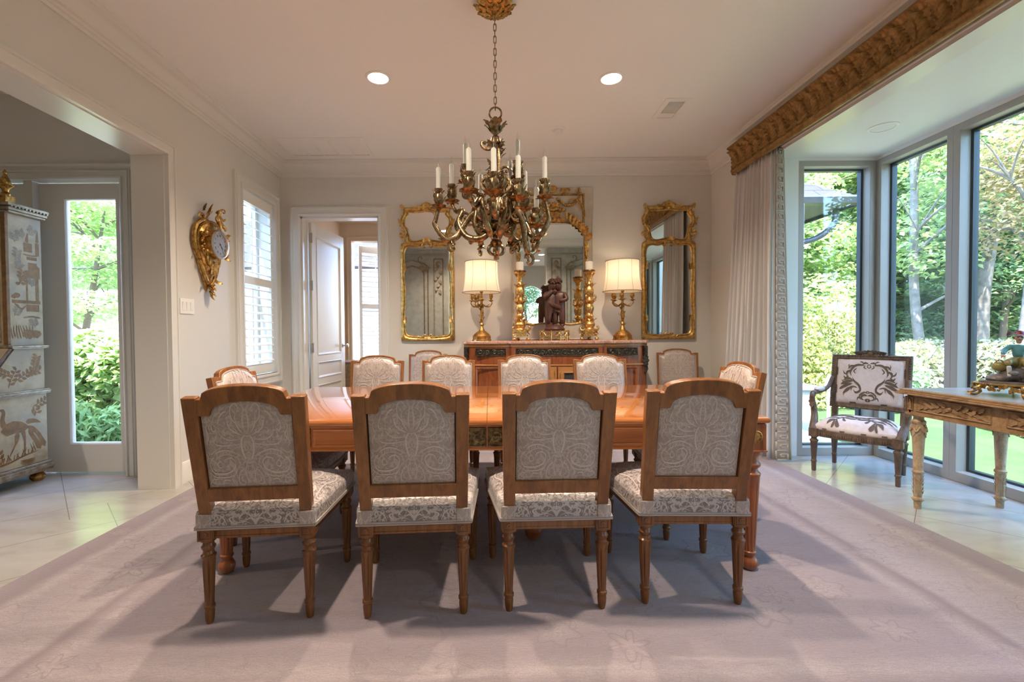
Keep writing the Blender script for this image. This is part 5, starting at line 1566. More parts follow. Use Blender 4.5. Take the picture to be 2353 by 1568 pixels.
def side_mirror(x, label):
    t = thing('wall_mirror', label, 'mirror', (x, YB, 1.062))
    T = FACE_BACK(0, -.002, 0)
    oh = [(0, 0), (.306, 0), (.306, .4), (.306, 1.09), (.29, 1.118), (.2, 1.125), (0, 1.132)]
    ih = smooth2([(0, .062), (.06, .050), (.16, .062), (.225, .075), (.250, .13), (.246, .22), (.262, .30), (.250, .42), (.248, .60), (.262, .75), (.250, .84), (.255, .97), (.240, 1.05), (.19, 1.078), (.12, 1.068), (.06, 1.085), (0, 1.10)])
    n = 140
    f = B(); f.ring(resample(sym(oh), n), resample(sym(ih), n), FP, T=T)
    uo = smooth2([(0, 1.10), (.2, 1.10), (.262, 1.115), (.240, 1.17), (.232, 1.22), (.262, 1.27), (.298, 1.33), (.296, 1.40), (.262, 1.47), (.268, 1.52), (.20, 1.525), (.10, 1.535), (.05, 1.565), (0, 1.585)])
    ui = smooth2([(0, 1.175), (.06, 1.16), (.14, 1.145), (.185, 1.165), (.205, 1.22), (.225, 1.29), (.248, 1.33), (.240, 1.39), (.205, 1.44), (.208, 1.465), (.12, 1.463), (.05, 1.468), (0, 1.478)])
    f.ring(resample(sym(uo), n), resample(sym(ui), n), FP, T=T)
    obj('frame', f, M['gold'], t)
    f = B()
    for k in range(9):      # crest shell
        a = R(90+(k-4)*21); f.leaf((0, 1.50, .03), (math.cos(a), math.sin(a), .2), (0, 0, 1), .085-.006*abs(k-4), .03, .7, 2, T=T)
    f.ell((0, 1.50, .04), (.026, .02, .015), 12, T=T); orn(f, .045, 1.505, .12, .035, R(12), .6, T=T)
    obj('crest_carving', f, M['gold'], t)
    f = B()
    for k in range(7):
        a = R(90+(k-3)*24); f.leaf((0, 1.125, .035), (math.cos(a), math.sin(a), .25), (0, 0, 1), .065, .028, .8, 2, T=T)
    f.scroll((.0, 1.12, .04), (1, .15, 0), (0, -1, 0), .13, .010, .8, T=T); f.scroll((0, 1.12, .04), (-1, .15, 0), (0, -1, 0), .13, .010, .8, T=T)
    obj('divider_carving', f, M['gold'], t)
    for s_ in (1, -1):
        f = B()
        def o1(x, y, L_, W_, ang, curl): f.leaf((s_*x, y, .03), (s_*math.cos(ang), math.sin(ang), .15), (0, 0, 1), L_, W_, curl, 3, T=T)
        o1(.27, 1.50, .06, .045, R(70), .9); o1(.275, 1.46, .07, .03, R(-95), -.7)
        obj('corner_carving', f, M['gold'], t)
        f = B(); o1(.285, 1.38, .09, .035, R(-80), .5); o1(.285, 1.33, .08, .03, R(60), .5)
        f.scroll((s_*.235, 1.25, .03), (s_*.1, -1, 0), (s_, 0, 0), .19, .012, .9, T=T); f.scroll((s_*.265, 1.27, .03), (-s_*.3, 1, 0), (-s_, 0, 0), .10, .010, 1.0, T=T)
        for k in range(4): f.leaf((s_*.255, 1.15+k*.035, .03), (s_, .7, .2), (0, 0, 1), .05, .025, .8, 2, T=T)
        obj('side_carving', f, M['gold'], t)
        f = B(); f.leaf((s_*.255, .80, .03), (0, 1, .1), (0, 0, 1), .09, .03, .5, 2, T=T); obj('jamb_leaf', f, M['gold'], t)
        f = B(); f.leaf((s_*.26, .28, .03), (0, -1, .1), (0, 0, 1), .09, .03, .5, 2, T=T); obj('jamb_leaf', f, M['gold'], t)
        f = B(); o1(.29, .015, .05, .035, R(115), .6); obj('foot_leaf', f, M['gold'], t)
    f = B()
    for s_ in (1, -1): f.scroll((s_*.0, .035, .035), (s_, -.25, 0), (0, 1, 0), .12, .010, .9, T=T); f.scroll((s_*.11, .05, .03), (-s_, -.2, 0), (0, -1, 0), .09, .008, .9, T=T)
    orn(f, .01, .02, .07, .03, R(30), .8, T=T); obj('base_carving', f, M['gold'], t)
    for half in (ih, ui):
        g = B(); lp = resample(sym(half), 100); g.prism([(p[0]*1.01, p[1]) for p in lp], .006, .013, T=T); obj('mirror_glass', g, M['mirror'], t, smooth=False)
side_mirror(-.709, 'tall narrow rococo gilt mirror on the back wall, left of the lamp')
side_mirror(2.057, 'tall narrow rococo gilt mirror on the back wall, right of the lamp by the curtain')

tm = thing('trumeau_mirror', 'large cream painted trumeau mirror with gilt carving above the sideboard', 'mirror', (.722, YB, 1.064))
T = FACE_BACK(0, -.002, 0)
gh = [(0, .195), (.12, .20), (.20, .19), (.30, .205), (.345, .20), (.358, .24), (.358, 1.12), (.358, 1.18), (.30, 1.27), (.20, 1.325), (.10, 1.335), (0, 1.345)]
gi = smooth2(gh)
f = B(); f.ring(resample(sym([(0, 0), (.463, 0), (.463, 1.735), (0, 1.735)]), 160), resample(sym(gi), 160), [(0, 0), (0, .035), (.985, .035), (1, .012)], T=T)
f.ring([(-.463, 0), (.463, 0), (.463, 1.735), (-.463, 1.735)], [(-.44, .02), (.44, .02), (.44, 1.715), (-.44, 1.715)], [(0, .035), (.3, .042), (1, .035)], T=T)
obj('panel_board', f, M['cream'], tm, smooth=30)
f = B(); lp = resample(sym(gi), 120); f.ring([(p[0]*1.07, .77+(p[1]-.77)*1.035) for p in lp], lp, [(0, .035), (.3, .052), (.6, .05), (1, .02)], T=T)
f.ring([(-.37, 1.33), (.37, 1.33), (.37, 1.665), (-.37, 1.665)], [(-.345, 1.33), (.345, 1.33), (.345, 1.64), (-.345, 1.64)], [(0, .035), (.3, .05), (.7, .05), (1, .035)], T=T)
obj('gilt_moulding', f, M['goldd'], tm, smooth=35)
for s_ in (1, -1):
    f = B()
    f.scroll((s_*.36, 1.40, .05), (0, 1, 0), (s_, 0, 0), .40, .014, -.55, T=T); f.scroll((s_*.33, 1.66, .05), (-s_, .1, 0), (0, 1, 0), .16, .012, 1.0, T=T)
    for k in range(7):
        t_ = k/6; f.leaf((s_*lerp(.39, .20, t_), lerp(1.13, 1.36, t_**.7), .045), (s_*(.5-t_), .9, .25), (0, 0, 1), .11, .06, .8, 3, T=T)
    f.leaf((s_*.385, 1.12, .045), (0, -1, .15), (0, 0, 1), .20, .05, .3, 4, T=T); f.leaf((s_*.375, .99, .045), (s_*.2, -1, .1), (0, 0, 1), .10, .035, .4, 2, T=T)
    obj('pilaster_carving', f, M['goldd'], tm); f = B()
    sw = catmull([(s_*.31, 1.62, .045), (s_*.24, 1.545, .055), (s_*.15, 1.53, .058), (s_*.06, 1.60, .05)], 8)
    for i, p in enumerate(sw[::2]): f.ell(T @ Vector(p), (.016, .014, .016), 8)
    f.tube([T @ Vector(p) for p in sw], .009, 6)
    f.leaf((s_*.31, 1.62, .045), (0, -1, .1), (0, 0, 1), .14, .03, .2, 4, T=T); f.leaf((s_*.09, 1.68, .045), (s_, .2, .2), (0, 0, 1), .11, .05, .6, 3, T=T)
    f.ell(T @ Vector((s_*.12, 1.70, .05)), (.03, .014, .025), 10); f.ell(T @ Vector((s_*.18, 1.705, .05)), (.022, .012, .02), 10)
    obj('swag_carving', f, M['goldd'], tm); f = B()
    f.scroll((s_*.30, .20, .045), (s_, 0, 0), (0, 1, 0), .10, .010, .8, T=T)
    obj('foot_scroll', f, M['goldd'], tm)
f = B()
f.ell(T @ Vector((0, 1.705, .055)), (.05, .016, .035), 12)
for k in range(7): a = R(20+k*23); f.leaf((0, 1.69, .05), (math.cos(a), math.sin(a), .3), (0, 0, 1), .07, .035, .6, 2, T=T)
obj('crest_carving', f, M['goldd'], tm); f = B()
bk = [(-.07, 1.385), (.07, 1.385), (.10, 1.455), (-.10, 1.455)]
f.prism(bk, .034, .06, T=T)
for i in range(5): f.tube([T @ Vector((-.08+.01*i*0-.02+i*.05*0, 1.39+i*.015, .062)), T @ Vector((.09, 1.39+i*.015, .062))], .004, 5)
q = random.Random(3)
for k in range(30):
    a = q.uniform(.1, 3.0); r_ = q.uniform(.02, .11); f.ell(T @ Vector((r_*math.cos(a)*1.4, 1.46+r_*math.sin(a)*.8, .05+q.random()*.015)), q.uniform(.012, .022), 7)
for k in range(10): a = q.uniform(.1, 3.0); f.leaf((.07*math.cos(a), 1.46+.03*math.sin(a), .05), (math.cos(a), math.sin(a), .3), (0, 0, 1), .09, .035, .7, 3, T=T)
for k in range(6): f.leaf(((k-2.5)*.045, 1.345, .045), ((k-2.5)*.25, 1, .3), (0, 0, 1), .06, .04, .9, 3, T=T)
obj('basket_carving', f, M['goldd'], tm)
g = B(); g.prism([(p[0]*1.01, p[1]) for p in lp], .008, .015, T=T); obj('mirror_glass', g, M['mirror'], tm, smooth=False)

# ------------------------------------------------------------------ boiserie either side of the opening behind the camera (seen in the mirrors)
def boiserie(label, x0, sgn, Wd):
    t = thing('boiserie_panel', label, 'panelling', (x0, YF+.003, 0))
    Tm = Matrix(((sgn, 0, 0, 0), (0, 0, 1, 0), (0, 1, 0, 0), (0, 0, 0, 1)))
    f = B(); f.box(0, Wd, 0, 2.90, 0, .03, T=Tm); f.box(0, Wd, 2.83, 2.92, 0, .055, T=Tm); f.box(0, .045, 0, 2.83, 0, .05, T=Tm)
    f.ring([(0, 2.80), (Wd, 2.80), (Wd, 2.93), (0, 2.93)], [(.02, 2.82), (Wd-.02, 2.82), (Wd-.02, 2.91), (.02, 2.91)], [(0, .03), (0, .06), (1, .06), (1, .03)], T=Tm)
    obj('panel_board', f, M['greyp'], t, smooth=False)
    f = B()
    def mould(x0, x1, z0, z1, arch=False):
        h = [((x0+x1)/2, z0), (x1, z0), (x1, z1-(.18 if arch else 0))]
        if arch: h += [((x0+x1)/2+(x1-x0)/2*math.cos(R(a)), z1-.18+.16*math.sin(R(a))) for a in (15, 35, 55, 75)]
        else: h += [(x1, z1)]
        h += [((x0+x1)/2, z1)]
        xc = (x0+x1)/2
        lp = [(x, z) for x, z in h]+[(2*xc-x, z) for x, z in h[::-1] if abs(x-xc) > 1e-6]
        lp = resample(lp, 120); zc = (z0+z1)/2; w_ = x1-x0; hh = z1-z0
        inn = [(xc+(p[0]-xc)*(1-.06/w_*1.0), zc+(p[1]-zc)*(1-.06/hh)) for p in lp]
        f.ring(lp, inn, [(0, .03), (.25, .05), (.6, .046), (1, .03)], T=Tm)
    mould(.10, .32, .30, 2.74); mould(.42, .42+.70, .30, 2.72, True); mould(.50, 1.04, .42, 2.60, True)
    for k in range(9): f.leaf((.21+.03*math.sin(k*2), 2.62-k*.07, .035), (math.sin(k*2.2)*.8, -1, .2), (0, 0, 1), .10, .06, .7, 3, T=Tm)
    f.ell(Tm @ Vector((.21, 2.62, .04)), (.05, .02, .06), 12)
    for k in range(10):
        a = R(200+k*17); f.leaf((.48+.02*k*.2, 2.56, .035), (math.cos(a), math.sin(a), .2), (0, 0, 1), .12, .06, .7, 3, T=Tm)
        f.leaf((1.04, .42, .035), (math.cos(a+2.6), math.sin(a+2.6), .2), (0, 0, 1), .12, .06, .7, 3, T=Tm)
    f.scroll((.55, 2.62, .04), (1, .4, 0), (0, 1, 0), .35, .016, .9, T=Tm); f.scroll((1.0, 2.60, .04), (-1, .5, 0), (0, 1, 0), .3, .016, .9, T=Tm); f.scroll((.55, .30, .04), (1, -.2, 0), (0, 1, 0), .4, .016, 1, T=Tm)
    obj('carved_moulding', f, M['greyg'], t, smooth=35)
boiserie('grey painted carved boiserie panel reflected in the left mirror', FX0-.01, -1, 1.50)
boiserie('grey painted carved boiserie panel reflected in the middle mirror', FX1+.01, 1, 1.30)

# ------------------------------------------------------------------ chandelier (local origin on its axis at floor level, z is true height)
cd = thing('chandelier', 'antique brass rococo chandelier with white candle sleeves over the table', 'chandelier', (.043, 2.72, 0))
f = B(); f.lathe([(.03, 3.045), (.05, 3.06), (.075, 3.085), (.095, CH-.008), (.10, CH)], 24)
for k in range(10):
    a = 2*PI*k/10; f.leaf((.02*math.cos(a), .02*math.sin(a), 3.035), (math.cos(a), math.sin(a), .35), (0, 0, -1), .115, .075, -.35, 4)
for k in range(8):
    a = 2*PI*(k+.5)/8; f.leaf((.015*math.cos(a), .015*math.sin(a), 3.02), (math.cos(a), math.sin(a), .6), (0, 0, -1), .075, .05, -.5, 3)
f.lathe([(.0, 3.0), (.012, 3.005), (.018, 3.02), (.012, 3.035)], 12)
obj('canopy', f, M['goldd'], cd)
f = B(); z = 3.006; k = 0
while z > 2.485:
    L_, w_ = .044, .0075
    a = 0 if k % 2 else PI/2
    pts = [(w_*math.cos(t), (L_/2-w_)*(1 if math.sin(t) >= 0 else -1)+w_*math.sin(t)) for t in [2*PI*(q+.5)/16 for q in range(16)]]
    f.tube([(p[0]*math.cos(a), p[0]*math.sin(a), z-L_/2+p[1]) for p in pts], .0024, 6, closed=True)
    z -= L_-.0085; k += 1
obj('chain', f, M['brass'], cd, loc=None)
f = B(); f.tube([(.036*math.cos(2*PI*k/24), 0, 2.447+.036*math.sin(2*PI*k/24)) for k in range(24)], .0055, 8, closed=True); obj('hanging_ring', f, M['brass'], cd)
f = B()
f.lathe([(.012, 2.425), (.016, 2.415), (.024, 2.40), (.034, 2.385), (.036, 2.36), (.026, 2.335), (.014, 2.325), (.012, 2.315), (.022, 2.31), (.028, 2.30), (.022, 2.29)], 18)
for k in range(4):
    a = k*PI/2+.4; f.leaf((.022*math.cos(a), .022*math.sin(a), 2.355), (math.cos(a)*.5, math.sin(a)*.5, 1), (math.cos(a), math.sin(a), 0), .075, .04, 1.4, 2)
    f.leaf((.024*math.cos(a+.8), .024*math.sin(a+.8), 2.34), (math.cos(a+.8)*.6, math.sin(a+.8)*.6, 1), (math.cos(a+.8), math.sin(a+.8), 0), .07, .04, .5, 2)
f.lathe([(.028, 2.30), (.032, 2.285), (.034, 2.26), (.028, 2.235), (.020, 2.225)], 18)
q = random.Random(12)
for k in range(14):
    a = q.uniform(0, 6.28); f.leaf((.026*math.cos(a), .026*math.sin(a), q.uniform(2.235, 2.285)), (math.cos(a), math.sin(a), q.uniform(-.6, .6)), (0, 0, 1), .04, .028, .9, 2)
for k in range(4):       # open column of four rods
    a = k*PI/2+.7; f.tube(catmull([(.018*math.cos(a), .018*math.sin(a), 2.24), (.026*math.cos(a+.1), .026*math.sin(a+.1), 2.17), (.028*math.cos(a+.1), .028*math.sin(a+.1), 2.10), (.024*math.cos(a), .024*math.sin(a), 2.02)], 6), .011, 8)
f.scroll((-.025, -.01, 2.24), (-.8, -.3, -.5), (0, 0, -1), .14, .011, -.9); f.scroll((.022, -.01, 2.10), (.5, -.2, 1), (1, 0, 0), .12, .010, .9)
for k in range(9): a = q.uniform(0, 6.28); f.leaf((.022*math.cos(a), .022*math.sin(a), q.uniform(2.06, 2.2)), (math.cos(a)*.5, math.sin(a)*.5, q.choice([-1, 1])), (math.cos(a), math.sin(a), 0), .06, .03, .9, 3)
for k in range(5):       # pierced urn made of C scrolls
    a = 2*PI*k/5+.3; c, s_ = math.cos(a), math.sin(a)
    f.scroll((.02*c, .02*s_, 1.985), (c, s_, .15), (0, 0, 1), .20, .016, .8); f.scroll((.02*c, .02*s_, 2.07), (c, s_, -.4), (0, 0, -1), .15, .013, .8)
    f.leaf((.05*c, .05*s_, 1.99), (c*.3, s_*.3, 1), (c, s_, 0), .09, .05, .9, 3)
    f.leaf((.03*c, .03*s_, 2.06), (c*.6, s_*.6, 1), (c, s_, 0), .06, .03, 1.2, 2)
for k in range(26):
    a = q.uniform(0, 6.28); zz = q.uniform(1.74, 2.06); r_ = .05 if zz < 1.95 else .045
    f.leaf((r_*math.cos(a)*.8, r_*math.sin(a)*.8, zz), (math.cos(a)*.6, math.sin(a)*.6, q.choice([-1, 1])), (math.cos(a), math.sin(a), 0), .05, .022, 1.4, 3)
f.lathe([(.018, 1.995), (.04, 1.985), (.05, 1.972), (.036, 1.958), (.030, 1.95), (.042, 1.945), (.056, 1.938), (.056, 1.925), (.044, 1.915), (.042, 1.88), (.046, 1.84), (.050, 1.79), (.046, 1.75), (.032, 1.725), (.020, 1.715)], 20, flute=8, fdep=.08, frng=(1.78, 1.91))
for k in range(8):
    a = 2*PI*k/8; c, s_ = math.cos(a), math.sin(a)
    f.leaf((.042*c, .042*s_, 1.80), (c*.4, s_*.4, 1), (c, s_, 0), .12, .05, 1.0, 4); f.leaf((.03*c, .03*s_, 1.74), (c, s_, .3), (0, 0, 1), .085, .05, .9, 3)
f.lathe([(.020, 1.80), (.030, 1.765), (.040, 1.745), (.034, 1.715), (.026, 1.70), (.034, 1.69), (.036, 1.68), (.026, 1.672), (.022, 1.66)], 20)
for k in range(4):       # looped finial
    a = 2*PI*k/4+.2; c, s_ = math.cos(a), math.sin(a)
    f.tube(catmull([(.012*c, .012*s_, 1.672), (.035*c, .035*s_, 1.665), (.046*c, .046*s_, 1.645), (.036*c, .036*s_, 1.622), (.012*c, .012*s_, 1.612)], 6), [.009, .011, .012, .010, .008], 8)
f.lathe([(.0, 1.583), (.014, 1.586), (.018, 1.594), (.013, 1.602), (.018, 1.61), (.012, 1.622)], 14)
obj('central_stem', f, M['brass'], cd)

cups = [(-.345, .05, 2.02, 0), (-.275, .17, 2.085, 1), (-.185, .12, 2.19, 2), (-.150, -.21, 2.03, 1), (-.015, -.285, 2.0, 2), (-.095, .29, 2.06, 0), (.095, .19, 2.11, 0), (.140, .15, 2.225, 2), (.120, -.205, 1.99, 1),
        (.185, .15, 2.03, 0), (.245, .05, 1.90, 0), (.285, -.04, 2.045, 0)]
for i, (x, y, z, kind) in enumerate(cups):
    r_ = math.hypot(x, y); c, s_ = x/r_, y/r_
    f = B()
    zb = z-.115                                                   # where the arm meets the pan
    low = min(1.73, zb-.14) if kind == 0 else (1.79 if kind == 1 else 1.85)
    sd = Vector((-s_, c, 0))*(.05 if i % 2 else -.05)
    def W(rr, zz, o=0): return Vector((c*rr, s_*rr, zz))+sd*o
    if kind == 0:
        P = [W(.035, 1.80), W(.08, 1.86, .6), W(r_*.42, 1.875, 1), W(r_*.60, 1.80, 1), W(r_*.72, low, .6), W(r_*.90, low-.01, .1), W(r_*1.07, low+.07), W(r_*1.06, zb-.07), W(r_, zb)]
    elif kind == 1:
        P = [W(.035, 1.76), W(.09, 1.715, .6), W(r_*.55, 1.735, 1), W(r_*.75, 1.83, .8), W(r_*.70, 1.90, .4), W(r_*.88, zb-.06, .2), W(r_, zb)]
    else:
        P = [W(.040, 1.78), W(.085, 1.745, -.4), W(r_*.55, 1.80, -.8), W(r_*.45+.02, 1.90, -.5), W(r_*.70, zb-.10, -.2), W(r_*1.05, zb-.075), W(r_, zb)]
    cv = catmull(P, 7)
    f.tube(cv, [.016, .020, .019, .017, .015, .011], 10)
    n = len(cv)
    for j, u in enumerate((.18, .34, .50, .62, .76, .88)):
        p = cv[int(u*(n-1))]; t_ = (cv[min(n-1, int(u*(n-1))+1)]-p).normalized()
        nn = Vector((c, s_, 0))*(1 if j % 2 else -1)+Vector((0, 0, .3))
        f.leaf(p, t_+nn*.25, nn, .062, .026, 1.5, 3)
        if j in (1, 3): f.scroll(p, t_*.5-nn, -nn, .13, .0095, 1.0)
    f.scroll(cv[int(.55*(n-1))], Vector((c, s_, -.6)), Vector((0, 0, -1)), .16, .011, 1.0)
    arm = obj('arm', f, M['brass'], cd)
    big = 1.15 if y < -.15 else 1.0
    T = TR((x, y, z-.115), rz=i*.7, s=big)
    f = B(); f.lathe([(.010, -.012), (.016, -.002), (.030, .004), (.044, .012), (.046, .016), (.028, .012), (.014, .012)], 18, T=T)
    for k in range(8):
        a = 2*PI*k/8; f.leaf((.018*math.cos(a), .018*math.sin(a), .002), (math.cos(a), math.sin(a), .12), (0, 0, 1), .036, .024, .8*(1 if k % 2 else -.5), 2, T=T)
    obj('bobeche', f, M['pan'], arm)
    T = TR((x, y, z-.115), rz=i, s=(1, 1, 1))
    f = B(); f.lathe([(.010, .008), (.013, .02), (.023, .036), (.027, .055), (.024, .075), (.018, .088), (.022, .102), (.026, .115), (.020, .116), (.0, .112)], 16, T=T)
    for k in range(6):
        a = 2*PI*k/6; f.leaf((.012*math.cos(a), .012*math.sin(a), .016), (math.cos(a)*.45, math.sin(a)*.45, 1), (math.cos(a), math.sin(a), 0), .078, .028, -.7 if k % 2 else .25, 3, T=T)
        f.leaf((.017*math.cos(a), .017*math.sin(a), .085), (math.cos(a)*.4, math.sin(a)*.4, 1), (math.cos(a), math.sin(a), 0), .036, .022, .9, 2, T=T)
    obj('candle_cup', f, M['brass'], arm)
    f = B(); f.lathe([(.0145, -.01), (.0145, .122), (.012, .127), (.006, .127)], 14, T=TR((x, y, z))); obj('candle_sleeve', f, M['candle'], arm)
    f = B(); f.lathe([(.006, .122), (.009, .134), (.0105, .147), (.007, .164), (.003, .177), (0, .185)], 12, T=TR((x, y, z))); obj('flame_bulb', f, M['bulbg'], arm)
    f = B(); f.lathe([(.006, .125), (.006, .134), (.001, .136), (.001, .154), (0, .156)], 8, T=TR((x, y, z))); obj('filament', f, M['candle'], arm)

# ------------------------------------------------------------------ gilt cartel clock (local frame: x along the wall, y up, z out of the wall; dial centre at 0,0)
ck = thing('cartel_clock', 'gilt rococo cartel wall clock with white roman numeral dial on the left wall', 'clock', (XL, 3.845, 1.905))
T = FACE_LEFT(.001, 0, 0)
f = B()
def bodyz(x, y):
    w_ = interp([.0, .03, .05, .085, .11, .15, .185, .19, .17, .13, .06], (y+.40)/.60)
    t = abs(x)/max(.01, w_)
    return .012+.075*math.sqrt(max(0, 1-t**2.4))*min(1, w_/.10)
def bodyw(y): return interp([.0, .035, .055, .09, .115, .15, .180, .185, .165, .13, .07], (y+.40)/.60)
def bp(u, v):
    y = lerp(-.40, .20, v); w_ = bodyw(y); x = (2*u-1)*w_
    return Vector((x, y, .004+.075*math.sqrt(max(0, 1-abs(2*u-1)**2.2))*min(1, w_/.10)))
f.grid(lambda u, v: bp(u, v), 20, 34, T=T)
obj('case', f, M['goldd'], ck)
f = B()
for s_ in (1, -1):
    def ew(y, z=.03): return Vector((s_*bodyw(y)*1.02, y, z))
    P = catmull([Vector((s_*.03, .20, .04)), Vector((s_*.10, .185, .04)), Vector((s_*.165, .13, .035)), Vector((s_*.185, .04, .03)), Vector((s_*.165, -.05, .03)), Vector((s_*.125, -.12, .035)), Vector((s_*.105, -.17, .03))], 8)
    f.tube([T @ p for p in P], [.012, .017, .018, .018, .016, .014, .010], 8)
    f.tube([T @ (p*.86+Vector((0, 0, .02))) for p in P], .007, 6)
    P2 = catmull([Vector((s_*.115, -.165, .035)), Vector((s_*.085, -.22, .04)), Vector((s_*.06, -.28, .04)), Vector((s_*.025, -.33, .04))], 8)
    f.tube([T @ p for p in P2], [.016, .018, .015, .010], 8)
    f.scroll((s_*.075, -.07, .07), (s_*.4, -1, 0), (-s_, 0, 0), .24, .014, .75, T=T)
    f.scroll((s_*.10, -.03, .06), (s_*.2, -1, 0), (-s_, 0, 0), .20, .010, .6, T=T)
    f.scroll((s_*.05, -.12, .07), (s_*.2, -1, 0), (s_, 0, 0), .20, .011, -.6, T=T)
    f.scroll((s_*.11, -.17, .04), (s_, .3, 0), (0, 1, 0), .07, .012, .9, T=T)
    for k in range(7):      # flower sprays beside the dial
        a = k*2.4; x, y = s_*(.145+.014*math.cos(a)), .07-.022*k; f.ell(T @ Vector((x, y, .075)), (.014, .016, .014), 8)
        f.leaf((x, y, .07), (s_*math.cos(a), math.sin(a), .5), (0, 0, 1), .05, .025, .7, 2, T=T)
    f.ell(T @ Vector((s_*.135, .075, .10)), (.020, .024, .020), 10); f.ell(T @ Vector((s_*.135, -.075, .10)), (.018, .02, .018), 10)
    f.leaf((s_*.13, .09, .09), (s_, .6, .4), (0, 0, 1), .06, .03, 1, 2, T=T); f.leaf((s_*.12, -.09, .09), (s_, -.6, .4), (0, 0, 1), .06, .03, 1, 2, T=T)
    f.leaf((s_*.05, -.30, .05), (s_, -.4, .3), (0, 0, 1), .07, .03, 1.2, 2, T=T)
for i in range(-5, 6):      # pierced lattice
    f.tube([T @ Vector((max(-.05, min(.05, i*.014-.04)), -.14, .082)), T @ Vector((max(-.045, min(.045, i*.014+.04)), -.25, .072))], .0025, 5)
    f.tube([T @ Vector((max(-.05, min(.05, i*.014+.04)), -.14, .082)), T @ Vector((max(-.045, min(.045, i*.014-.04)), -.25, .072))], .0025, 5)
for k in range(7):          # hanging acanthus finial
    f.leaf((.012*math.sin(k*2), -.32-.016*k, .04), (.5*math.sin(k*2.2), -1, .3), (0, 0, 1), .06, .05-.004*k, .8, 3, T=T); f.ell(T @ Vector((.008*math.sin(k*2.5), -.335-.015*k, .045)), (.018-.0015*k, .016, .016), 8)
f.scroll((.0, -.36, .045), (1, -.2, .3), (0, 1, 0), .10, .008, .9, T=T)
for k in range(8):          # leafy cresting
    a = R(60+k*9); f.leaf((-.06+.012*k, .21+.01*k, .05), (math.cos(a*1.5), 1, .3), (0, 0, 1), .09, .035, .9, 3, T=T)
f.scroll((-.07, .20, .04), (-.5, 1, .2), (-1, 0, 0), .16, .012, .9, T=T); f.scroll((.02, .27, .09), (.6, 1, .2), (1, 0, 0), .14, .009, 1.0, T=T); f.scroll((.06, .30, .10), (.5, .6, .2), (-1, .6, 0), .12, .007, -.9, T=T)
f.leaf((-.075, .27, .04), (-.3, 1, .3), (0, 0, 1), .07, .04, 1.0, 3, T=T)
obj('scrollwork', f, M['goldd'], ck)
JJ = [(.01, .165, .11, .030), (.012, .20, .11, .030), (.014, .232, .11, .026), (.018, .252, .112, .013), (.024, .278, .118, .024), (.026, .298, .116, .016), (-.012, .165, .135, .018), (-.02, .145, .15, .013), (-.022, .12, .145, .008), (.034, .165, .135, .018), (.045, .14, .15, .013), (.046, .118, .15, .008),
      (-.018, .228, .115, .013), (-.045, .205, .125, .010), (-.04, .185, .14, .008), (.045, .228, .115, .013), (.07, .215, .125, .010), (.085, .235, .13, .008)]
skin('cherub', JJ, [(0, 1), (1, 2), (2, 3), (3, 4), (4, 5), (0, 6), (6, 7), (7, 8), (0, 9), (9, 10), (10, 11), (2, 12), (12, 13), (13, 14), (2, 15), (15, 16), (16, 17)], M['gold'], ck, T)
f = B(); f.lathe([(.120, .03), (.120, .115), (.117, .125)], 40, T=T); obj('drum', f, M['goldd'], ck)
f = B(); f.lathe([(.117, .122), (.121, .128), (.117, .136), (.106, .138), (.100, .130)], 40, T=T); obj('bezel', f, M['nickel'], ck)
f = B(); f.lathe([(.104, .122), (.104, .127), (.0, .1285)], 40, T=T); obj('dial', f, M['wporc'], ck)
f = B()
Td = T @ Matrix.Translation((0, 0, .1295))
def bar(x0, y0, x1, y1, w_, b=f, rot=0, R0=0):
    "stroke on the dial, in a frame rotated clockwise by rot whose y axis points outward"
    c, s_ = math.cos(-rot), math.sin(-rot)
    def g(x, y): return (c*x-s_*y, s_*x+c*y)
    dx, dy = x1-x0, y1-y0; L_ = math.hypot(dx, dy); nx, ny = -dy/L_*w_/2, dx/L_*w_/2
    P = [g(x0+nx, y0+ny), g(x1+nx, y1+ny), g(x1-nx, y1-ny), g(x0-nx, y0-ny)]
    b.prism(P, 0, .0008, T=Td)
num = ['XII', 'I', 'II', 'III', 'IIII', 'V', 'VI', 'VII', 'VIII', 'IX', 'X', 'XI']
wd = {'I': .0052, 'V': .0095, 'X': .0095}
for h_, s_ in enumerate(num):
    tot = sum(wd[c] for c in s_); x = -tot/2; a = 2*PI*h_/12
    for c in s_:
        xm = x+wd[c]/2; y0, y1 = .066, .085
        if c == 'I': bar(xm, y0, xm, y1, .0026, rot=a)
        if c == 'V': bar(xm-.0036, y1, xm, y0, .0026, rot=a); bar(xm+.0036, y1, xm, y0, .0013, rot=a)
        if c == 'X': bar(xm-.0036, y1, xm+.0036, y0, .0026, rot=a); bar(xm+.0036, y1, xm-.0036, y0, .0013, rot=a)
        x += wd[c]
for k in range(60): bar(0, .092, 0, .096, .0012 if k % 5 else .003, rot=2*PI*k/60)
obj('numerals', f, M['dark'], ck, smooth=False)
f = B(); bar(0, -.015, 0, .074, .0042, f, rot=R(146)); bar(0, -.012, 0, .052, .0062, f, rot=R(134)); f.lathe([(.007, 0), (.007, .0025), (0, .003)], 12, T=Td); f.ell(Td @ Vector((-.028, -.022, 0)), (.003, .004, .004), 8)
obj('hands', f, M['dark'], ck, smooth=False)

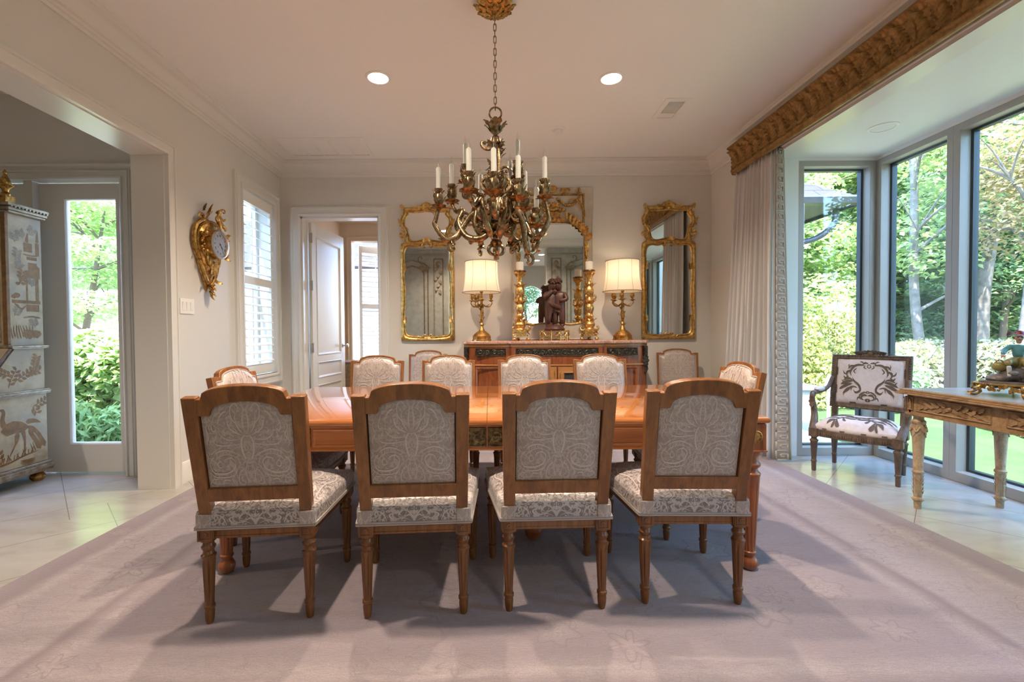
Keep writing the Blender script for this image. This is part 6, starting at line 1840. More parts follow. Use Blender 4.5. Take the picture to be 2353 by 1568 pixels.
# ------------------------------------------------------------------ lacquered secretary in the hall
se = thing('secretary_desk', 'tall cream lacquered secretary with gilded chinoiserie bird and pagodas beside the garden door', 'secretary', (-3.55, 3.655, 0))
W_ = 1.0
f = B(); f.box(-W_, -.03, -.27, 0, 1.075, 2.07); obj('upper_cabinet', f, M['chin'], se, smooth=False, bevel=.004)
f = B()
f.prism([(-.01, -.515), (-.01, -.01), (-W_, -.01), (-W_, -.515)], .155, .70)
obj('lower_chest', f, M['chin'], se, smooth=False, bevel=.004)
f = B(); sl = [(-.01, .70), (-.515, .70), (-.515, .76), (-.275, 1.06), (-.01, 1.06)]
f.prism(sl, -W_, -.02, T=Matrix(((0, 0, 1, 0), (1, 0, 0, 0), (0, 1, 0, 0), (0, 0, 0, 1)))); obj('desk_section', f, M['chin'], se, smooth=False, bevel=.004)
f = B()
def band(z0, z1, y0, e, x1=0.0): f.box(-W_-e, x1+e, y0-e, e*.0, z0, z1)
band(.695, .705, -.515, .016); band(.705, .722, -.515, .022); band(.722, .732, -.515, .012)
obj('waist_moulding', f, M['silverl'], se, smooth=False, bevel=.003); f = B()
band(1.052, 1.062, -.27, .008); band(1.062, 1.075, -.27, .014)
obj('shelf_moulding', f, M['silverl'], se, smooth=False, bevel=.003); f = B()
band(.135, .155, -.515, .016); band(.100, .135, -.515, .03); band(.085, .100, -.515, .022)
obj('base_moulding', f, M['silverl'], se, smooth=False, bevel=.003); f = B()
band(2.07, 2.085, -.27, .010); band(2.085, 2.105, -.27, .026); band(2.115, 2.135, -.27, .04)
for k in range(11): f.box(.018, .040, -.29+k*.027, -.275+k*.027, 2.103, 2.118)
obj('cornice', f, M['silverl'], se, smooth=False, bevel=.003)
f = B(); f.box(-.055, -.022, -.281, -.255, 1.085, 2.06); obj('gilt_pilaster', f, M['ching'], se, smooth=False, bevel=.003)
f = B(); f.ring([(-.95, 1.10), (-.08, 1.10), (-.08, 2.04), (-.95, 2.04)], [(-.90, 1.15), (-.13, 1.15), (-.13, 1.99), (-.90, 1.99)], [(0, 0), (.2, .012), (.8, .012), (1, 0)], T=FACE_BACK(0, -.271, 0)); obj('door', f, M['silverl'], se, smooth=False)
f = B()
for d_ in (.0, .05): f.tube([(-.022+.003, -.515+.01+d_, .775), (-.019, -.275+d_*.6, 1.05)], .005, 6)
f.prism([(-.505, .77), (-.285, 1.045), (-.245, 1.045), (-.465, .77)], -.0205, -.0175, T=Matrix(((0, 0, 1, 0), (1, 0, 0, 0), (0, 1, 0, 0), (0, 0, 0, 1)))); obj('fall_front_edge', f, M['armw'], se, smooth=False)
for (x, y) in ((-.06, -.05), (-.06, -.46), (-.92, -.05), (-.92, -.46)):
    f = B(); f.lathe([(.03, 0), (.047, .018), (.05, .035), (.04, .055), (.03, .062), (.045, .07), (.045, .088)], 20); obj('bun_foot', f, M['goldd'], se, loc=(x, y, 0))
def finial(x, y, z):
    f = B(); f.box(x-.035, x+.035, y-.035, y+.035, z, z+.06)
    f.lathe([(.025, .06), (.03, .075), (.018, .09), (.022, .11), (.045, .135), (.05, .142), (.03, .148), (.034, .16), (.026, .185), (.012, .215), (.008, .225), (.014, .235), (.006, .25), (0, .262)], 16, T=TR((x, y, z)))
    for k in range(6): a = 2*PI*k/6; f.leaf((x+.02*math.cos(a), y+.02*math.sin(a), z+.115), (math.cos(a), math.sin(a), .7), (0, 0, 1), .045, .025, -.4, 2)
    obj('finial', f, M['goldd'], se)
finial(-.055, -.235, 2.135); finial(-.95, -.235, 2.135)
f = B(); f.tube(catmull([(-.09, -.2, 2.15), (-.2, -.2, 2.24), (-.35, -.2, 2.23), (-.45, -.2, 2.30)], 8), .025, 8); f.prism([(-.9, 2.135), (-.1, 2.135), (-.2, 2.2), (-.5, 2.26), (-.8, 2.2)], .15, .18, T=FACE_BACK(0, 0, 0)); obj('pediment', f, M['goldd'], se)
# gilded painting on the side facing the dining room: u = distance back from the door wall (metres, negative), v = height
def side(xp): return lambda u, v: (Vector((xp, u, v)), Vector((1, 0, 0)))
f = B(); g = side(-.010)
f.blob([(-.36, .45), (-.33, .50), (-.27, .515), (-.21, .50), (-.17, .47), (-.165, .44), (-.20, .415), (-.26, .42), (-.32, .41)], g, 0)
f.stroke([(-.33, .46), (-.345, .53), (-.335, .59), (-.36, .615)], [.05, .03, .022, .026], g, 0); f.stroke([(-.35, .61), (-.385, .602)], [.014, .004], g, 0)
f.stroke([(-.24, .43), (-.25, .36), (-.262, .33), (-.31, .24)], [.05, .02, .011, .010], g, 0); f.stroke([(-.205, .43), (-.19, .36), (-.195, .24)], [.045, .014, .010], g, 0)
f.stroke([(-.17, .46), (-.10, .40), (-.06, .33), (-.035, .27)], [.05, .03, .035, .05], g, 0); f.stroke([(-.18, .49), (-.12, .49), (-.06, .465)], [.04, .035, .006], g, 0); f.stroke([(-.16, .43), (-.11, .34), (-.07, .26)], [.03, .03, .05], g, 0)
obj('gilded_bird_painting', f, M['ching'], se, smooth=False); f = B()
f.stroke([(-.40, .20), (-.30, .21), (-.20, .235), (-.08, .25)], [.022, .014, .012, .006], g, 0)
q = random.Random(21)
for k in range(16):
    x = -.38+k*.018; f.stroke([(x, .205+.003*k), (x+q.uniform(-.03, .03), .24+.003*k+q.uniform(0, .05))], [.010, .003], g, 0)
for k in range(12):
    a = R(180+k*16); f.stroke([(-.17, .20), (-.17+.06*math.cos(a), .20+.05*math.sin(a))], [.010, .004], g, 0)
def spray(x, y, a0, L_, n):
    f.stroke([(x, y), (x+L_*.5*math.cos(a0)-.01, y+L_*.5*math.sin(a0)), (x+L_*math.cos(a0), y+L_*math.sin(a0))], [.010, .007, .004], g, 0)
    for k in range(n):
        t_ = .2+.8*k/n; px, py = x+L_*t_*math.cos(a0), y+L_*t_*math.sin(a0); a = a0+(1.0 if k % 2 else -1.0)
        f.stroke([(px, py), (px+.022*math.cos(a), py+.022*math.sin(a)), (px+.042*math.cos(a+.2), py+.042*math.sin(a+.2))], [.008, .024, .004], g, 0)
obj('gilded_grass_painting', f, M['ching'], se, smooth=False); f = B()
spray(-.12, .60, R(20), .11, 6); spray(-.12, .60, R(-60), .07, 4)
obj('gilded_blossom_painting', f, M['ching'], se, smooth=False); f = B()
spray(-.36, .205, R(100), .10, 5)
obj('gilded_reed_painting', f, M['ching'], se, smooth=False); f = B()
g = side(-.020)
spray(-.29, .76, R(65), .16, 8); spray(-.25, .80, R(30), .18, 9); spray(-.26, .84, R(150), .14, 8); spray(-.10, .88, R(75), .12, 8); spray(-.16, .86, R(10), .12, 6)
obj('gilded_branch_painting', f, M['ching'], se, smooth=False)
f = B(); g = side(-.030)
def rect(u0, u1, v0, v1): f.blob([(u0, v0), (u1, v0), (u1, v1), (u0, v1)], g, 0)
rect(-.235, -.02, 1.40, 1.425); rect(-.13, -.03, 1.34, 1.395); rect(-.13, -.115, 1.42, 1.66); rect(-.055, -.03, 1.42, 1.70); rect(-.125, -.035, 1.60, 1.625); rect(-.11, -.04, 1.66, 1.72); rect(-.12, -.04, 1.74, 1.765); rect(-.14, -.075, 1.80, 1.87); rect(-.05, -.02, 1.78, 1.88)
f.blob([(-.15, 1.62), (-.09, 1.68), (-.02, 1.69), (-.02, 1.60)], g, 0); f.stroke([(-.15, 1.78), (-.08, 1.775), (-.02, 1.785)], .012, g, 0); f.stroke([(-.115, 1.87), (-.108, 1.95)], [.03, .004], g, 0); f.stroke([(-.035, 1.88), (-.03, 1.98)], [.03, .004], g, 0)
f.stroke([(-.22, 1.40), (-.17, 1.36), (-.13, 1.385)], [.02, .012, .01], g, 0); f.stroke([(-.11, 1.34), (-.07, 1.375), (-.03, 1.34)], [.012, .012, .012], g, 0); f.stroke([(-.16, 1.29), (-.09, 1.30), (-.02, 1.29)], .014, g, 0)
for (x, y, r_) in ((-.115, 1.165, .04), (-.06, 1.165, .035), (-.20, 1.46, .022), (-.22, 1.45, .018), (-.19, 1.55, .014)): f.blob([(x+r_*1.2*math.cos(k*.7), y+r_*(.9+.2*math.sin(k*3))*math.sin(k*.7)) for k in range(9)], g, 0)
for k in range(9): x = -.235+k*.02; f.stroke([(x, 1.13+.01*math.sin(k*2)), (x-.012, 1.19), (x-.02+.01*math.sin(k), 1.235)], [.010, .008, .003], g, 0)
spray(-.17, 1.56, R(80), .10, 6); spray(-.18, 1.55, R(40), .07, 4)
obj('gilded_pagoda_painting', f, M['ching'], se, smooth=False)
for (x, y, a, l) in ((-.10, 1.93, 60, .07), (-.14, 1.90, 120, .06), (-.20, 1.72, 80, .09), (-.21, 1.66, 45, .07), (-.08, 1.53, 95, .06), (-.22, 1.30, 60, .08), (-.06, 1.22, 110, .06), (-.20, 1.86, 100, .06)):
    f = B(); spray(x, y, R(a), l, 6); obj('grey_foliage_painting', f, M['greyg'], se, smooth=False)
br = thing('floor_register', 'dark patterned floor grille beneath the lacquered secretary', 'floor grille', (-3.80, 3.05, 0))
f = B(); f.box(-.2, .2, -.1, .1, .001, .012); obj('register_frame', f, M['bronze'], br, smooth=False)
f = B()
for k in range(24): f.box(-.185+k*.0155, -.178+k*.0155, -.085, .085, .012, .016)
obj('register_bars', f, M['goldd'], br, smooth=False)

# ------------------------------------------------------------------ powder room pieces
pm = thing('wall_mirror', 'gilt rope framed mirror on the powder room wall behind the open door', 'mirror', (-2.36, 6.78, .80))
f = B(); o = [(-.42, 0), (.42, 0), (.42, 1.5), (-.42, 1.5)]
f.ring(o, [(-.34, .08), (.34, .08), (.34, 1.42), (-.34, 1.42)], [(0, 0), (0, .03), (.3, .05), (.7, .045), (1, .02)], T=FACE_LEFT(.001, 0, 0))
for (a, c) in (((-.38, .04), (.38, .04)), ((.38, .04), (.38, 1.46)), ((.38, 1.46), (-.38, 1.46)), ((-.38, 1.46), (-.38, .04))):
    n = int(math.hypot(c[0]-a[0], c[1]-a[1])/.03)
    for k in range(n): f.ell(FACE_LEFT(.045, 0, 0) @ Vector((lerp(a[0], c[0], (k+.5)/n), lerp(a[1], c[1], (k+.5)/n), 0)), (.015, .014, .018), 7)
for k in range(7): a = R(30+k*20); f.leaf(FACE_LEFT(.03, 0, 0) @ Vector((.0, 1.48, 0)), FACE_LEFT(0, 0, 0).to_3x3() @ Vector((math.cos(a), math.sin(a), .2)), (1, 0, 0), .16, .06, .6, 3)
obj('frame', f, M['gold'], pm)
f = B(); f.box(-.35, .35, .07, 1.43, .006, .012, T=FACE_LEFT(0, 0, 0)); obj('mirror_glass', f, M['mirror'], pm, smooth=False)
cs = thing('painted_chest', 'small painted chest of drawers behind the open door', 'chest', (-1.86, 6.72, 0))
f = B(); f.box(-.28, .28, -.22, .22, .08, .72); obj('carcass', f, M['consl'], cs, smooth=False, bevel=.004)
f = B(); f.box(-.30, .30, -.24, .24, .72, .75); obj('chest_top', f, M['consw'], cs, smooth=False, bevel=.006)
for i in range(3):
    f = B(); f.box(-.25, .25, -.235, -.215, .12+i*.2, .29+i*.2); d = obj('drawer', f, M['consw'], cs, smooth=False, bevel=.006)
    f = B(); f.ell((0, -.245, .205+i*.2), .014, 10); obj('knob', f, M['goldd'], d)
for (x, y) in ((-.24, -.18), (.24, -.18), (-.24, .18), (.24, .18)):
    f = B(); f.lathe([(.015, 0), (.028, .08)], 12); obj('foot', f, M['consw'], cs, loc=(x, y, 0))

# ------------------------------------------------------------------ carved gilt valance over the bay
va = thing('window_valance', 'long carved giltwood acanthus valance above the bay opening', 'valance', (XR, 0, 0))
VY0, VY1 = .80, 4.60
# profile from top to bottom: (out of wall, height)
core = [(-.215, 2.935), (-.222, 2.925), (-.222, 2.915), (-.205, 2.905), (-.198, 2.890), (-.190, 2.884)]
cove0, cove1 = (-.190, 2.882), (-.165, 2.720)
foot = [(-.172, 2.716), (-.184, 2.708), (-.188, 2.694), (-.182, 2.686), (-.176, 2.682), (-.176, 2.666), (-.165, 2.660)]
SH = lambda P: [(x+.062, z+.052) for x, z in P]
core, foot = SH(core), SH(foot); cove0, cove1 = SH([cove0, cove1])
f = B(); LW = .122
def leafrel(y, v):
    "carved relief: height of acanthus leaf standing in the cove; v 0 bottom .. 1 top"
    k = math.floor(y/LW); u = (y/LW-k)*2-1; t = abs(u); alt = k % 2
    ph = (v-.42*t)*(4.6 if alt else 5.4)
    wv = .93*(.72+.28*math.sin(PI*min(1, v*1.1+.1)))*(1-.16*(.5-.5*math.cos(2*PI*ph)))
    q = t/max(.2, wv)
    if q < 1:
        h = .020*(1-q**2.6)+.0055*math.cos(2*PI*ph)*min(1, t*4)*(1-q**5)-.006*math.exp(-((t-.10)/.05)**2)+.005*math.exp(-(u/.07)**2)
        h += .024*max(0, v-.82)/.18*max(0, 1-(t/.62)**2)
    else:
        h = -.010 if v > .35 else -.004
    if alt == 0 and .10 < v < .55: h += .005*math.cos(2*PI*(math.hypot(u*1.2, (v-.33)*2.2)*3.0-math.atan2(v-.33, u+1e-6)/PI))*max(0, 1-q)
    return h
NV, nc = 34, int((VY1-VY0)/.0052)
vs = []; cols = len(core)+NV+1+len(foot)
for i in range(nc+1):
    y = lerp(VY0, VY1, i/nc)
    for j, (x, z) in enumerate(core):
        o = .0035*math.cos(2*PI*y/.022) if j in (1, 2) else (.004*math.cos(2*PI*y/.03) if j in (3, 4) else 0)
        vs.append((x-o, y, z))
    for j in range(NV+1):
        v = 1-j/NV
        x = lerp(cove1[0], cove0[0], v**1.8)+.012*math.sin(PI*v); z = lerp(cove1[1], cove0[1], v)
        vs.append((x-leafrel(y, v), y, z))
    for j, (x, z) in enumerate(foot):
        o = .0035*math.cos(2*PI*y/.018) if j in (1, 2) else 0
        vs.append((x-o, y, z))
fs = []
for i in range(nc):
    for j in range(cols-1):
        fs.append((i*cols+j, i*cols+j+1, (i+1)*cols+j+1, (i+1)*cols+j))
f.add(vs, fs)
for i in (0, nc):
    ids = [vs[i*cols+j] for j in range(cols)]+[(-.001, vs[i*cols][1], 2.712), (-.001, vs[i*cols][1], 2.987)]
    f.add(ids, [tuple(range(len(ids)))])
f.add([(-.153, VY0, 2.987), (-.001, VY0, 2.987), (-.001, VY1, 2.987), (-.153, VY1, 2.987)], [(0, 1, 2, 3)])
f.add([(-.103, VY0, 2.712), (-.088, VY0, 2.712), (-.088, VY1, 2.712), (-.103, VY1, 2.712)], [(0, 3, 2, 1)])
obj('carved_cornice', f, M['valance'], va, smooth=50, mirror_fix=True)

# ------------------------------------------------------------------ curtain
cu = thing('curtain', 'pale pleated floor length curtain with greek key border at the bay opening', 'curtain', (0, 0, 0))
f = B(); NF = 10
def cpt(u, v):
    "u from the wall side to the leading edge, v from hem to heading"
    sp = 1-v
    y = lerp(lerp(4.68, 4.58, v), lerp(3.985, 4.00, v), u)
    xc = lerp(lerp(2.385, 2.485, v**.8), lerp(2.475, 2.49, v), u)
    ph = NF*2*PI*u+.9*math.sin(3*u+1)*sp
    am = lerp(.052, .030, v)*(.75+.25*math.sin(9*u+2))
    fold = math.sin(ph)*am+.012*math.sin(2*ph+1+2*sp)*(.4+.6*sp)+.008*math.sin(5.3*u*PI+3*v)
    return Vector((xc+fold, y+.018*math.sin(ph+1.3)*(.6+.5*sp), lerp(.022, 2.755, v)))
f.grid(cpt, 150, 26)
c_ = obj('pleated_panel', f, M['curtain'], cu, smooth=80, mirror_fix=False)
md = c_.modifiers.new('thick', 'SOLIDIFY'); md.thickness = .004; md.offset = 0
f = B()
def bpt(u, v):
    x0 = lerp(2.470, 2.480, v); x1 = lerp(2.630, 2.562, v)
    return Vector((lerp(x0, x1, u), lerp(3.975, 3.985, v)-.03*math.sin(u*PI*.5)*(1-v)*.6-.006*math.sin(u*3), lerp(.022, 2.755, v)))
f.grid(bpt, 10, 26, 0)
def bfn(u, v): return bpt(u, v), Vector((0, -1, 0))
NK = 34
for k in range(NK):
    v0 = k/NK; h = 1/NK
    P = [(.20, 0), (.80, 0), (.80, .62), (.42, .62), (.42, .34), (.60, .34)]
    for a, c in zip(P[:-1], P[1:]):
        f.stroke([(a[0], v0+a[1]*h), (c[0], v0+c[1]*h)], .08 if a[1] == c[1] and False else (.0032 if a[1] == c[1] else .08), bfn, 1, lift=.0018, samp=2, taper=False)
    f.stroke([(.20, v0), (.20, v0+h)], .08, bfn, 1, lift=.0018, samp=2, taper=False)
for u in (.05, .95): f.stroke([(u, .0), (u, .5), (u, 1)], .05, bfn, 1, lift=.0018, samp=8, taper=False)
c2 = obj('greek_key_border', f, [M['band'], M['key']], cu, smooth=60, mirror_fix=False)
md = c2.modifiers.new('thick', 'SOLIDIFY'); md.thickness = .003; md.offset = 0

# ------------------------------------------------------------------ armchair in the bay (local: faces +Y)
ac = thing('armchair', 'carved open armchair with pale linen and brown damask medallion in the bay', 'armchair', (2.968, 3.632, 0), R(128))
def tleg(b, x, y, z1, r_, T=None):
    b.lathe([(.012, 0), (.016, .004), (.017, .07), (.021, .075), (.021, .085), (.0165, .09), (r_, z1-.045), (r_+.004, z1-.04), (r_+.004, z1-.03), (r_*.75, z1-.022), (r_*.75, z1-.01), (r_, z1)], 20, T=TR((x, y, 0)), flute=6, fdep=.16, frng=(.095, z1-.05))
for (x, y) in ((-.262, .185), (.262, .185), (-.225, -.20), (.225, -.20)):
    f = B(); tleg(f, 0, 0, .285, .026); f.box(-.03, .03, -.03, .03, .283, .352); obj('leg', f, M['armw'], ac, loc=(x, y, 0), smooth=35)
f = B()
fr = [(-.262+.524*k/12, .185+.035*math.sin(PI*k/12)) for k in range(13)]
for k in range(12):
    a, c = Vector((*fr[k], 0)), Vector((*fr[k+1], 0)); d = (c-a).normalized(); n = Vector((-d.y, d.x, 0))*.016
    f.add([a-n+Vector((0, 0, .29)), c-n+Vector((0, 0, .29)), c+n+Vector((0, 0, .29)), a+n+Vector((0, 0, .29)), a-n+Vector((0, 0, .345)), c-n+Vector((0, 0, .345)), c+n+Vector((0, 0, .345)), a+n+Vector((0, 0, .345))],
          [(0, 3, 2, 1), (4, 5, 6, 7), (0, 1, 5, 4), (2, 3, 7, 6)])
    for j in range(3): p = lerp(a, c, (j+.5)/3)+n*1.0; f.ell((p.x, p.y, .312), (.008, .005, .014), 6)
for s_ in (1, -1):
    f.add([(s_*.245, .18, .29), (s_*.275, .18, .29), (s_*.240, -.20, .29), (s_*.21, -.20, .29), (s_*.245, .18, .345), (s_*.275, .18, .345), (s_*.240, -.20, .345), (s_*.21, -.20, .345)], [(0, 1, 2, 3), (7, 6, 5, 4), (0, 4, 5, 1), (1, 5, 6, 2), (2, 6, 7, 3), (3, 7, 4, 0)])
f.box(-.22, .22, -.215, -.185, .29, .345)
obj('seat_rail', f, M['armw'], ac, smooth=30)
f = B()
def ast(u, v):
    a = 2*u-1; y = lerp(-.19, .18, v)+.034*math.cos(a*PI/2)*v**4
    hw = lerp(.222, .268, v); dome = (1-abs(a)**5)*(1-abs(2*v-1)**5)
    return Vector((a*hw, y, .375+.075*dome**.8))
f.grid(ast, 26, 20)
N = 26
lp = [(2*k/N-1, 0) for k in range(N)]+[(1, k/N) for k in range(N)]+[(1-2*k/N, 1) for k in range(N)]+[(-1, 1-k/N) for k in range(N)]
vs = []; m = len(lp)
for (z, o) in ((.375, 0), (.365, .005), (.352, .006), (.342, .002)):
    for (a, v) in lp:
        p = ast((a+1)/2, v); n = Vector((p.x, p.y, 0)).normalized(); vs.append((p.x+n.x*o, p.y+n.y*o, z))
f.add(vs, [(k*m+i, k*m+(i+1) % m, (k+1)*m+(i+1) % m, (k+1)*m+i) for k in range(3) for i in range(m)])
def asf(x, y):
    u = max(0, min(1, (x+1)/2)); v = max(0, min(1, y)); p = ast(u, v)
    n = (ast(min(1, u+.01), v)-ast(max(0, u-.01), v)).cross(ast(u, min(1, v+.01))-ast(u, max(0, v-.01))).normalized(); return p, n
MED = [([(.02, .93), (.12, .95), (.2, .90)], [.02, .06, .02]), ([(.10, .88), (.30, .90), (.44, .84), (.52, .72), (.48, .60)], [.03, .06, .08, .07, .02]), ([(.40, .88), (.52, .86), (.6, .78)], [.02, .06, .01]), ([(.5, .76), (.62, .70), (.60, .58)], [.02, .09, .02]),
       ([(.56, .62), (.66, .56), (.72, .62)], [.02, .07, .02]), ([(.46, .60), (.40, .50), (.26, .40), (.22, .28), (.34, .22), (.42, .30)], [.03, .06, .08, .08, .06, .03]), ([(.42, .50), (.60, .48), (.80, .40)], [.03, .10, .05]), ([(.44, .44), (.64, .38), (.84, .28)], [.03, .11, .05]),
       ([(.44, .38), (.58, .28), (.72, .18)], [.03, .10, .04]), ([(.44, .52), (.56, .56), (.74, .50)], [.02, .06, .02]), ([(.30, .34), (.44, .36), (.48, .24)], [.02, .05, .02]), ([(.0, .16), (.12, .17), (.18, .09), (.08, .05)], [.05, .07, .05, .02]), ([(.0, .08), (.06, .05), (.0, .02)], .05),
       ([(.02, .22), (.10, .24), (.22, .16), (.2, .05)], [.02, .04, .06, .02]), ([(.0, .82), (.05, .86), (.0, .92)], .03), ([(.06, .80), (.14, .84), (.1, .88)], [.01, .04, .01]), ([(.34, .82), (.42, .74), (.36, .68)], [.02, .05, .01])]
MED += [([(.60, .44), (.70, .46), (.78, .52)], [.02, .05, .01]), ([(.56, .34), (.66, .24), (.70, .12)], [.02, .05, .01]), ([(.14, .92), (.20, .97), (.28, .98)], [.01, .04, .01]), ([(.52, .80), (.58, .86), (.56, .92)], [.01, .04, .01]), ([(.60, .66), (.70, .68), (.74, .76)], [.01, .05, .01]), ([(.0, .21), (.04, .24), (.0, .27)], .03), ([(.20, .12), (.27, .10), (.30, .03)], [.02, .05, .01])]
SPRAY = [([(.25, .70), (.40, .80), (.52, .90)], [.02, .04, .02]), ([(.40, .80), (.58, .78), (.70, .84)], [.01, .07, .01]), ([(.46, .86), (.60, .90), (.66, .97)], [.02, .08, .02]), ([(.46, .86), (.42, .95), (.34, .98)], [.02, .08, .02]), ([(.34, .76), (.28, .86), (.22, .88)], [.02, .06, .01]), ([(.50, .88), (.50, .96), (.54, 1.0)], [.02, .06, .02]), ([(.0, .78), (.2, .775), (.45, .70)], [.05, .05, .03]), ([(.5, .66), (.72, .70), (.84, .80)], [.02, .06, .02]), ([(.70, .5), (.84, .56), (.92, .66)], [.02, .07, .01])]
for s_ in (1, -1):
    for P, wd_ in MED: f.stroke([(s_*x*.95, .10+(1-y)*.62) for x, y in P], thin(wd_, .8), asf, 1, lift=.0015)
    for P, wd_ in SPRAY: f.stroke([(s_*x, y) for x, y in P], wd_, asf, 1, lift=.0015)
    for (x, y) in ((.25, .96), (.7, .94)):
        def side_f(a, b_, x=x):
            p = ast((s_*x+a*.06+1)/2, 1); return Vector((p.x, p.y+.008, .350+.016*b_)), Vector((0, 1, 0))
        for k in range(4): f.stroke([(-1+k*.5, -.5), (-.8+k*.5, .6), (-.5+k*.5, -.2)], [.1, .3, .1], side_f, 1, lift=.001)
obj('seat_cushion', f, [M['linen'], M['cutv']], ac, smooth=60)
AB = TR((0, -.205, .46), rx=R(9))
f = B()
o = [(-.262, .03), (.262, .03), (.262, .485), (-.262, .485)]; i_ = [(-.222, .072), (.222, .072), (.222, .448), (-.222, .448)]
TT = AB @ Matrix(((-1, 0, 0, 0), (0, 0, 1, 0), (0, 1, 0, 0), (0, 0, 0, 1)))
f.ring(o, i_, [(0, -.018), (0, .016), (.2, .022), (.5, .018), (.8, .022), (1, .014), (1, -.018), (0, -.018)], T=TT)
for (a, c) in ((o[0], o[1]), (o[1], o[2]), (o[2], o[3]), (o[3], o[0])):
    n = int(math.hypot(c[0]-a[0], c[1]-a[1])/.02)
    for k in range(n): f.ell(TT @ Vector((lerp(a[0], c[0], (k+.5)/n)*.962, .257+(lerp(a[1], c[1], (k+.5)/n)-.257)*.955, .02)), (.007, .007, .007), 6)
for s_ in (1, -1):
    f.box(s_*.225-.02, s_*.225+.02, -.02, .018, -.12, .04, T=AB)
    for k in range(5): f.leaf(TT @ Vector((s_*k*.018, .492, .012)), TT.to_3x3() @ Vector((s_*(.5+k*.12), 1-.16*k, .3)), (0, 1, 0), .045, .026, .8, 2)
    f.leaf(TT @ Vector((s_*.03, .488, .015)), TT.to_3x3() @ Vector((s_, .1, .1)), (0, 0, 1), .11, .022, -.2, 3)
f.ell(TT @ Vector((0, .495, .015)), (.022, .016, .02), 10)
obj('back_frame', f, M['armw'], ac, smooth=40)
f = B()
def abk(u, v, s_):
    a = 2*u-1; dome = (1-abs(a)**6)*(1-abs(2*v-1)**6)
    return TT @ Vector((a*.226, lerp(.068, .452, v), (.006+.032*dome**.7) if s_ > 0 else (-.008-.012*dome)))
f.grid(lambda u, v: abk(u, v, 1), 24, 20); f.grid(lambda u, v: abk(u, v, -1), 24, 20, flip=True)
def abf(x, y): return abk(max(0, min(1, (x+1)/2)), max(0, min(1, y)), 1), TT.to_3x3() @ Vector((0, 0, 1))
for s_ in (1, -1):
    for P, wd_ in MED: f.stroke([(s_*x*1.04, .05+y*.90) for x, y in P], thin(wd_, .72), abf, 1, lift=.0016)
    for (x, y) in ((.72, .985), (.45, .015), (.97, .3), (.97, .7)):
        for k in range(4):
            f.stroke([(s_*x-.08+k*.045, y-.012), (s_*x-.06+k*.045, y+.014), (s_*x-.03+k*.045, y-.006)] if y > .9 or y < .1 else [(s_*x-.015, y-.08+k*.045), (s_*x+.018, y-.06+k*.045), (s_*x-.01, y-.03+k*.045)], [.012, .03, .012], abf, 1, lift=.0016)
obj('back_cushion', f, [M['linen'], M['cutv']], ac, smooth=60)
for s_ in (1, -1):
    f = B()
    P = catmull([Vector((s_*.248, -.225, .745)), Vector((s_*.262, -.16, .665)), Vector((s_*.282, -.06, .637)), Vector((s_*.295, .05, .632)), Vector((s_*.298, .095, .622))], 7)
    f.tube(P, [.016, .017, .019, .02, .022], 10)
    P = catmull([Vector((s_*.298, .095, .622)), Vector((s_*.300, .108, .58)), Vector((s_*.296, .085, .51)), Vector((s_*.285, .10, .43)), Vector((s_*.272, .165, .36)), Vector((s_*.268, .182, .335))], 7)
    f.tube(P, [.022, .020, .022, .026, .030, .030], 10)
    f.scroll((s_*.298, .09, .625), (0, 1, 0), (0, 0, -1), .09, .018, .9)
    f.leaf((s_*.28, .135, .40), (0, -.5, 1), (s_, .5, 0), .13, .045, .6, 4); f.leaf((s_*.300, .115, .60), (0, 0, -1), (0, 1, 0), .10, .04, .5, 3)
    arm = obj('arm', f, M['armw'], ac, smooth=40)
    f = B(); f.ell((s_*.287, -.025, .655), (.034, .085, .022), 16); obj('arm_pad', f, M['linen'], arm)

# ------------------------------------------------------------------ console table with marble top
ct = thing('console_table', 'worn giltwood console table with grey marble top in the bay', 'console table', (2.675, 2.985, 0))
CWX, CLY = .665, 1.62
f = B()
for (a, c, e) in ((.735, .745, .012), (.745, .755, .004), (.755, .768, -.004)): f.box(0-e+.004, CWX+e-.004, -CLY-e, e-.004, a, c)
obj('table_top', f, M['consw'], ct, smooth=False, bevel=.003)
f = B(); f.box(.02, CWX-.02, -CLY+.02, -.02, .766, .7705); obj('marble_inset', f, M['const'], ct, smooth=False)
f = B(); x0, x1 = .035, CWX-.035
f.box(x0, x0+.025, -CLY+.05, -.05, .612, .736); f.box(x1-.025, x1, -CLY+.05, -.05, .612, .736); f.box(x0, x1, -.062, -.037, .612, .736); f.box(x0, x1, -CLY+.037, -CLY+.062, .612, .736)
f.box(x0-.006, x1+.006, -CLY+.03, -.03, .605, .618)
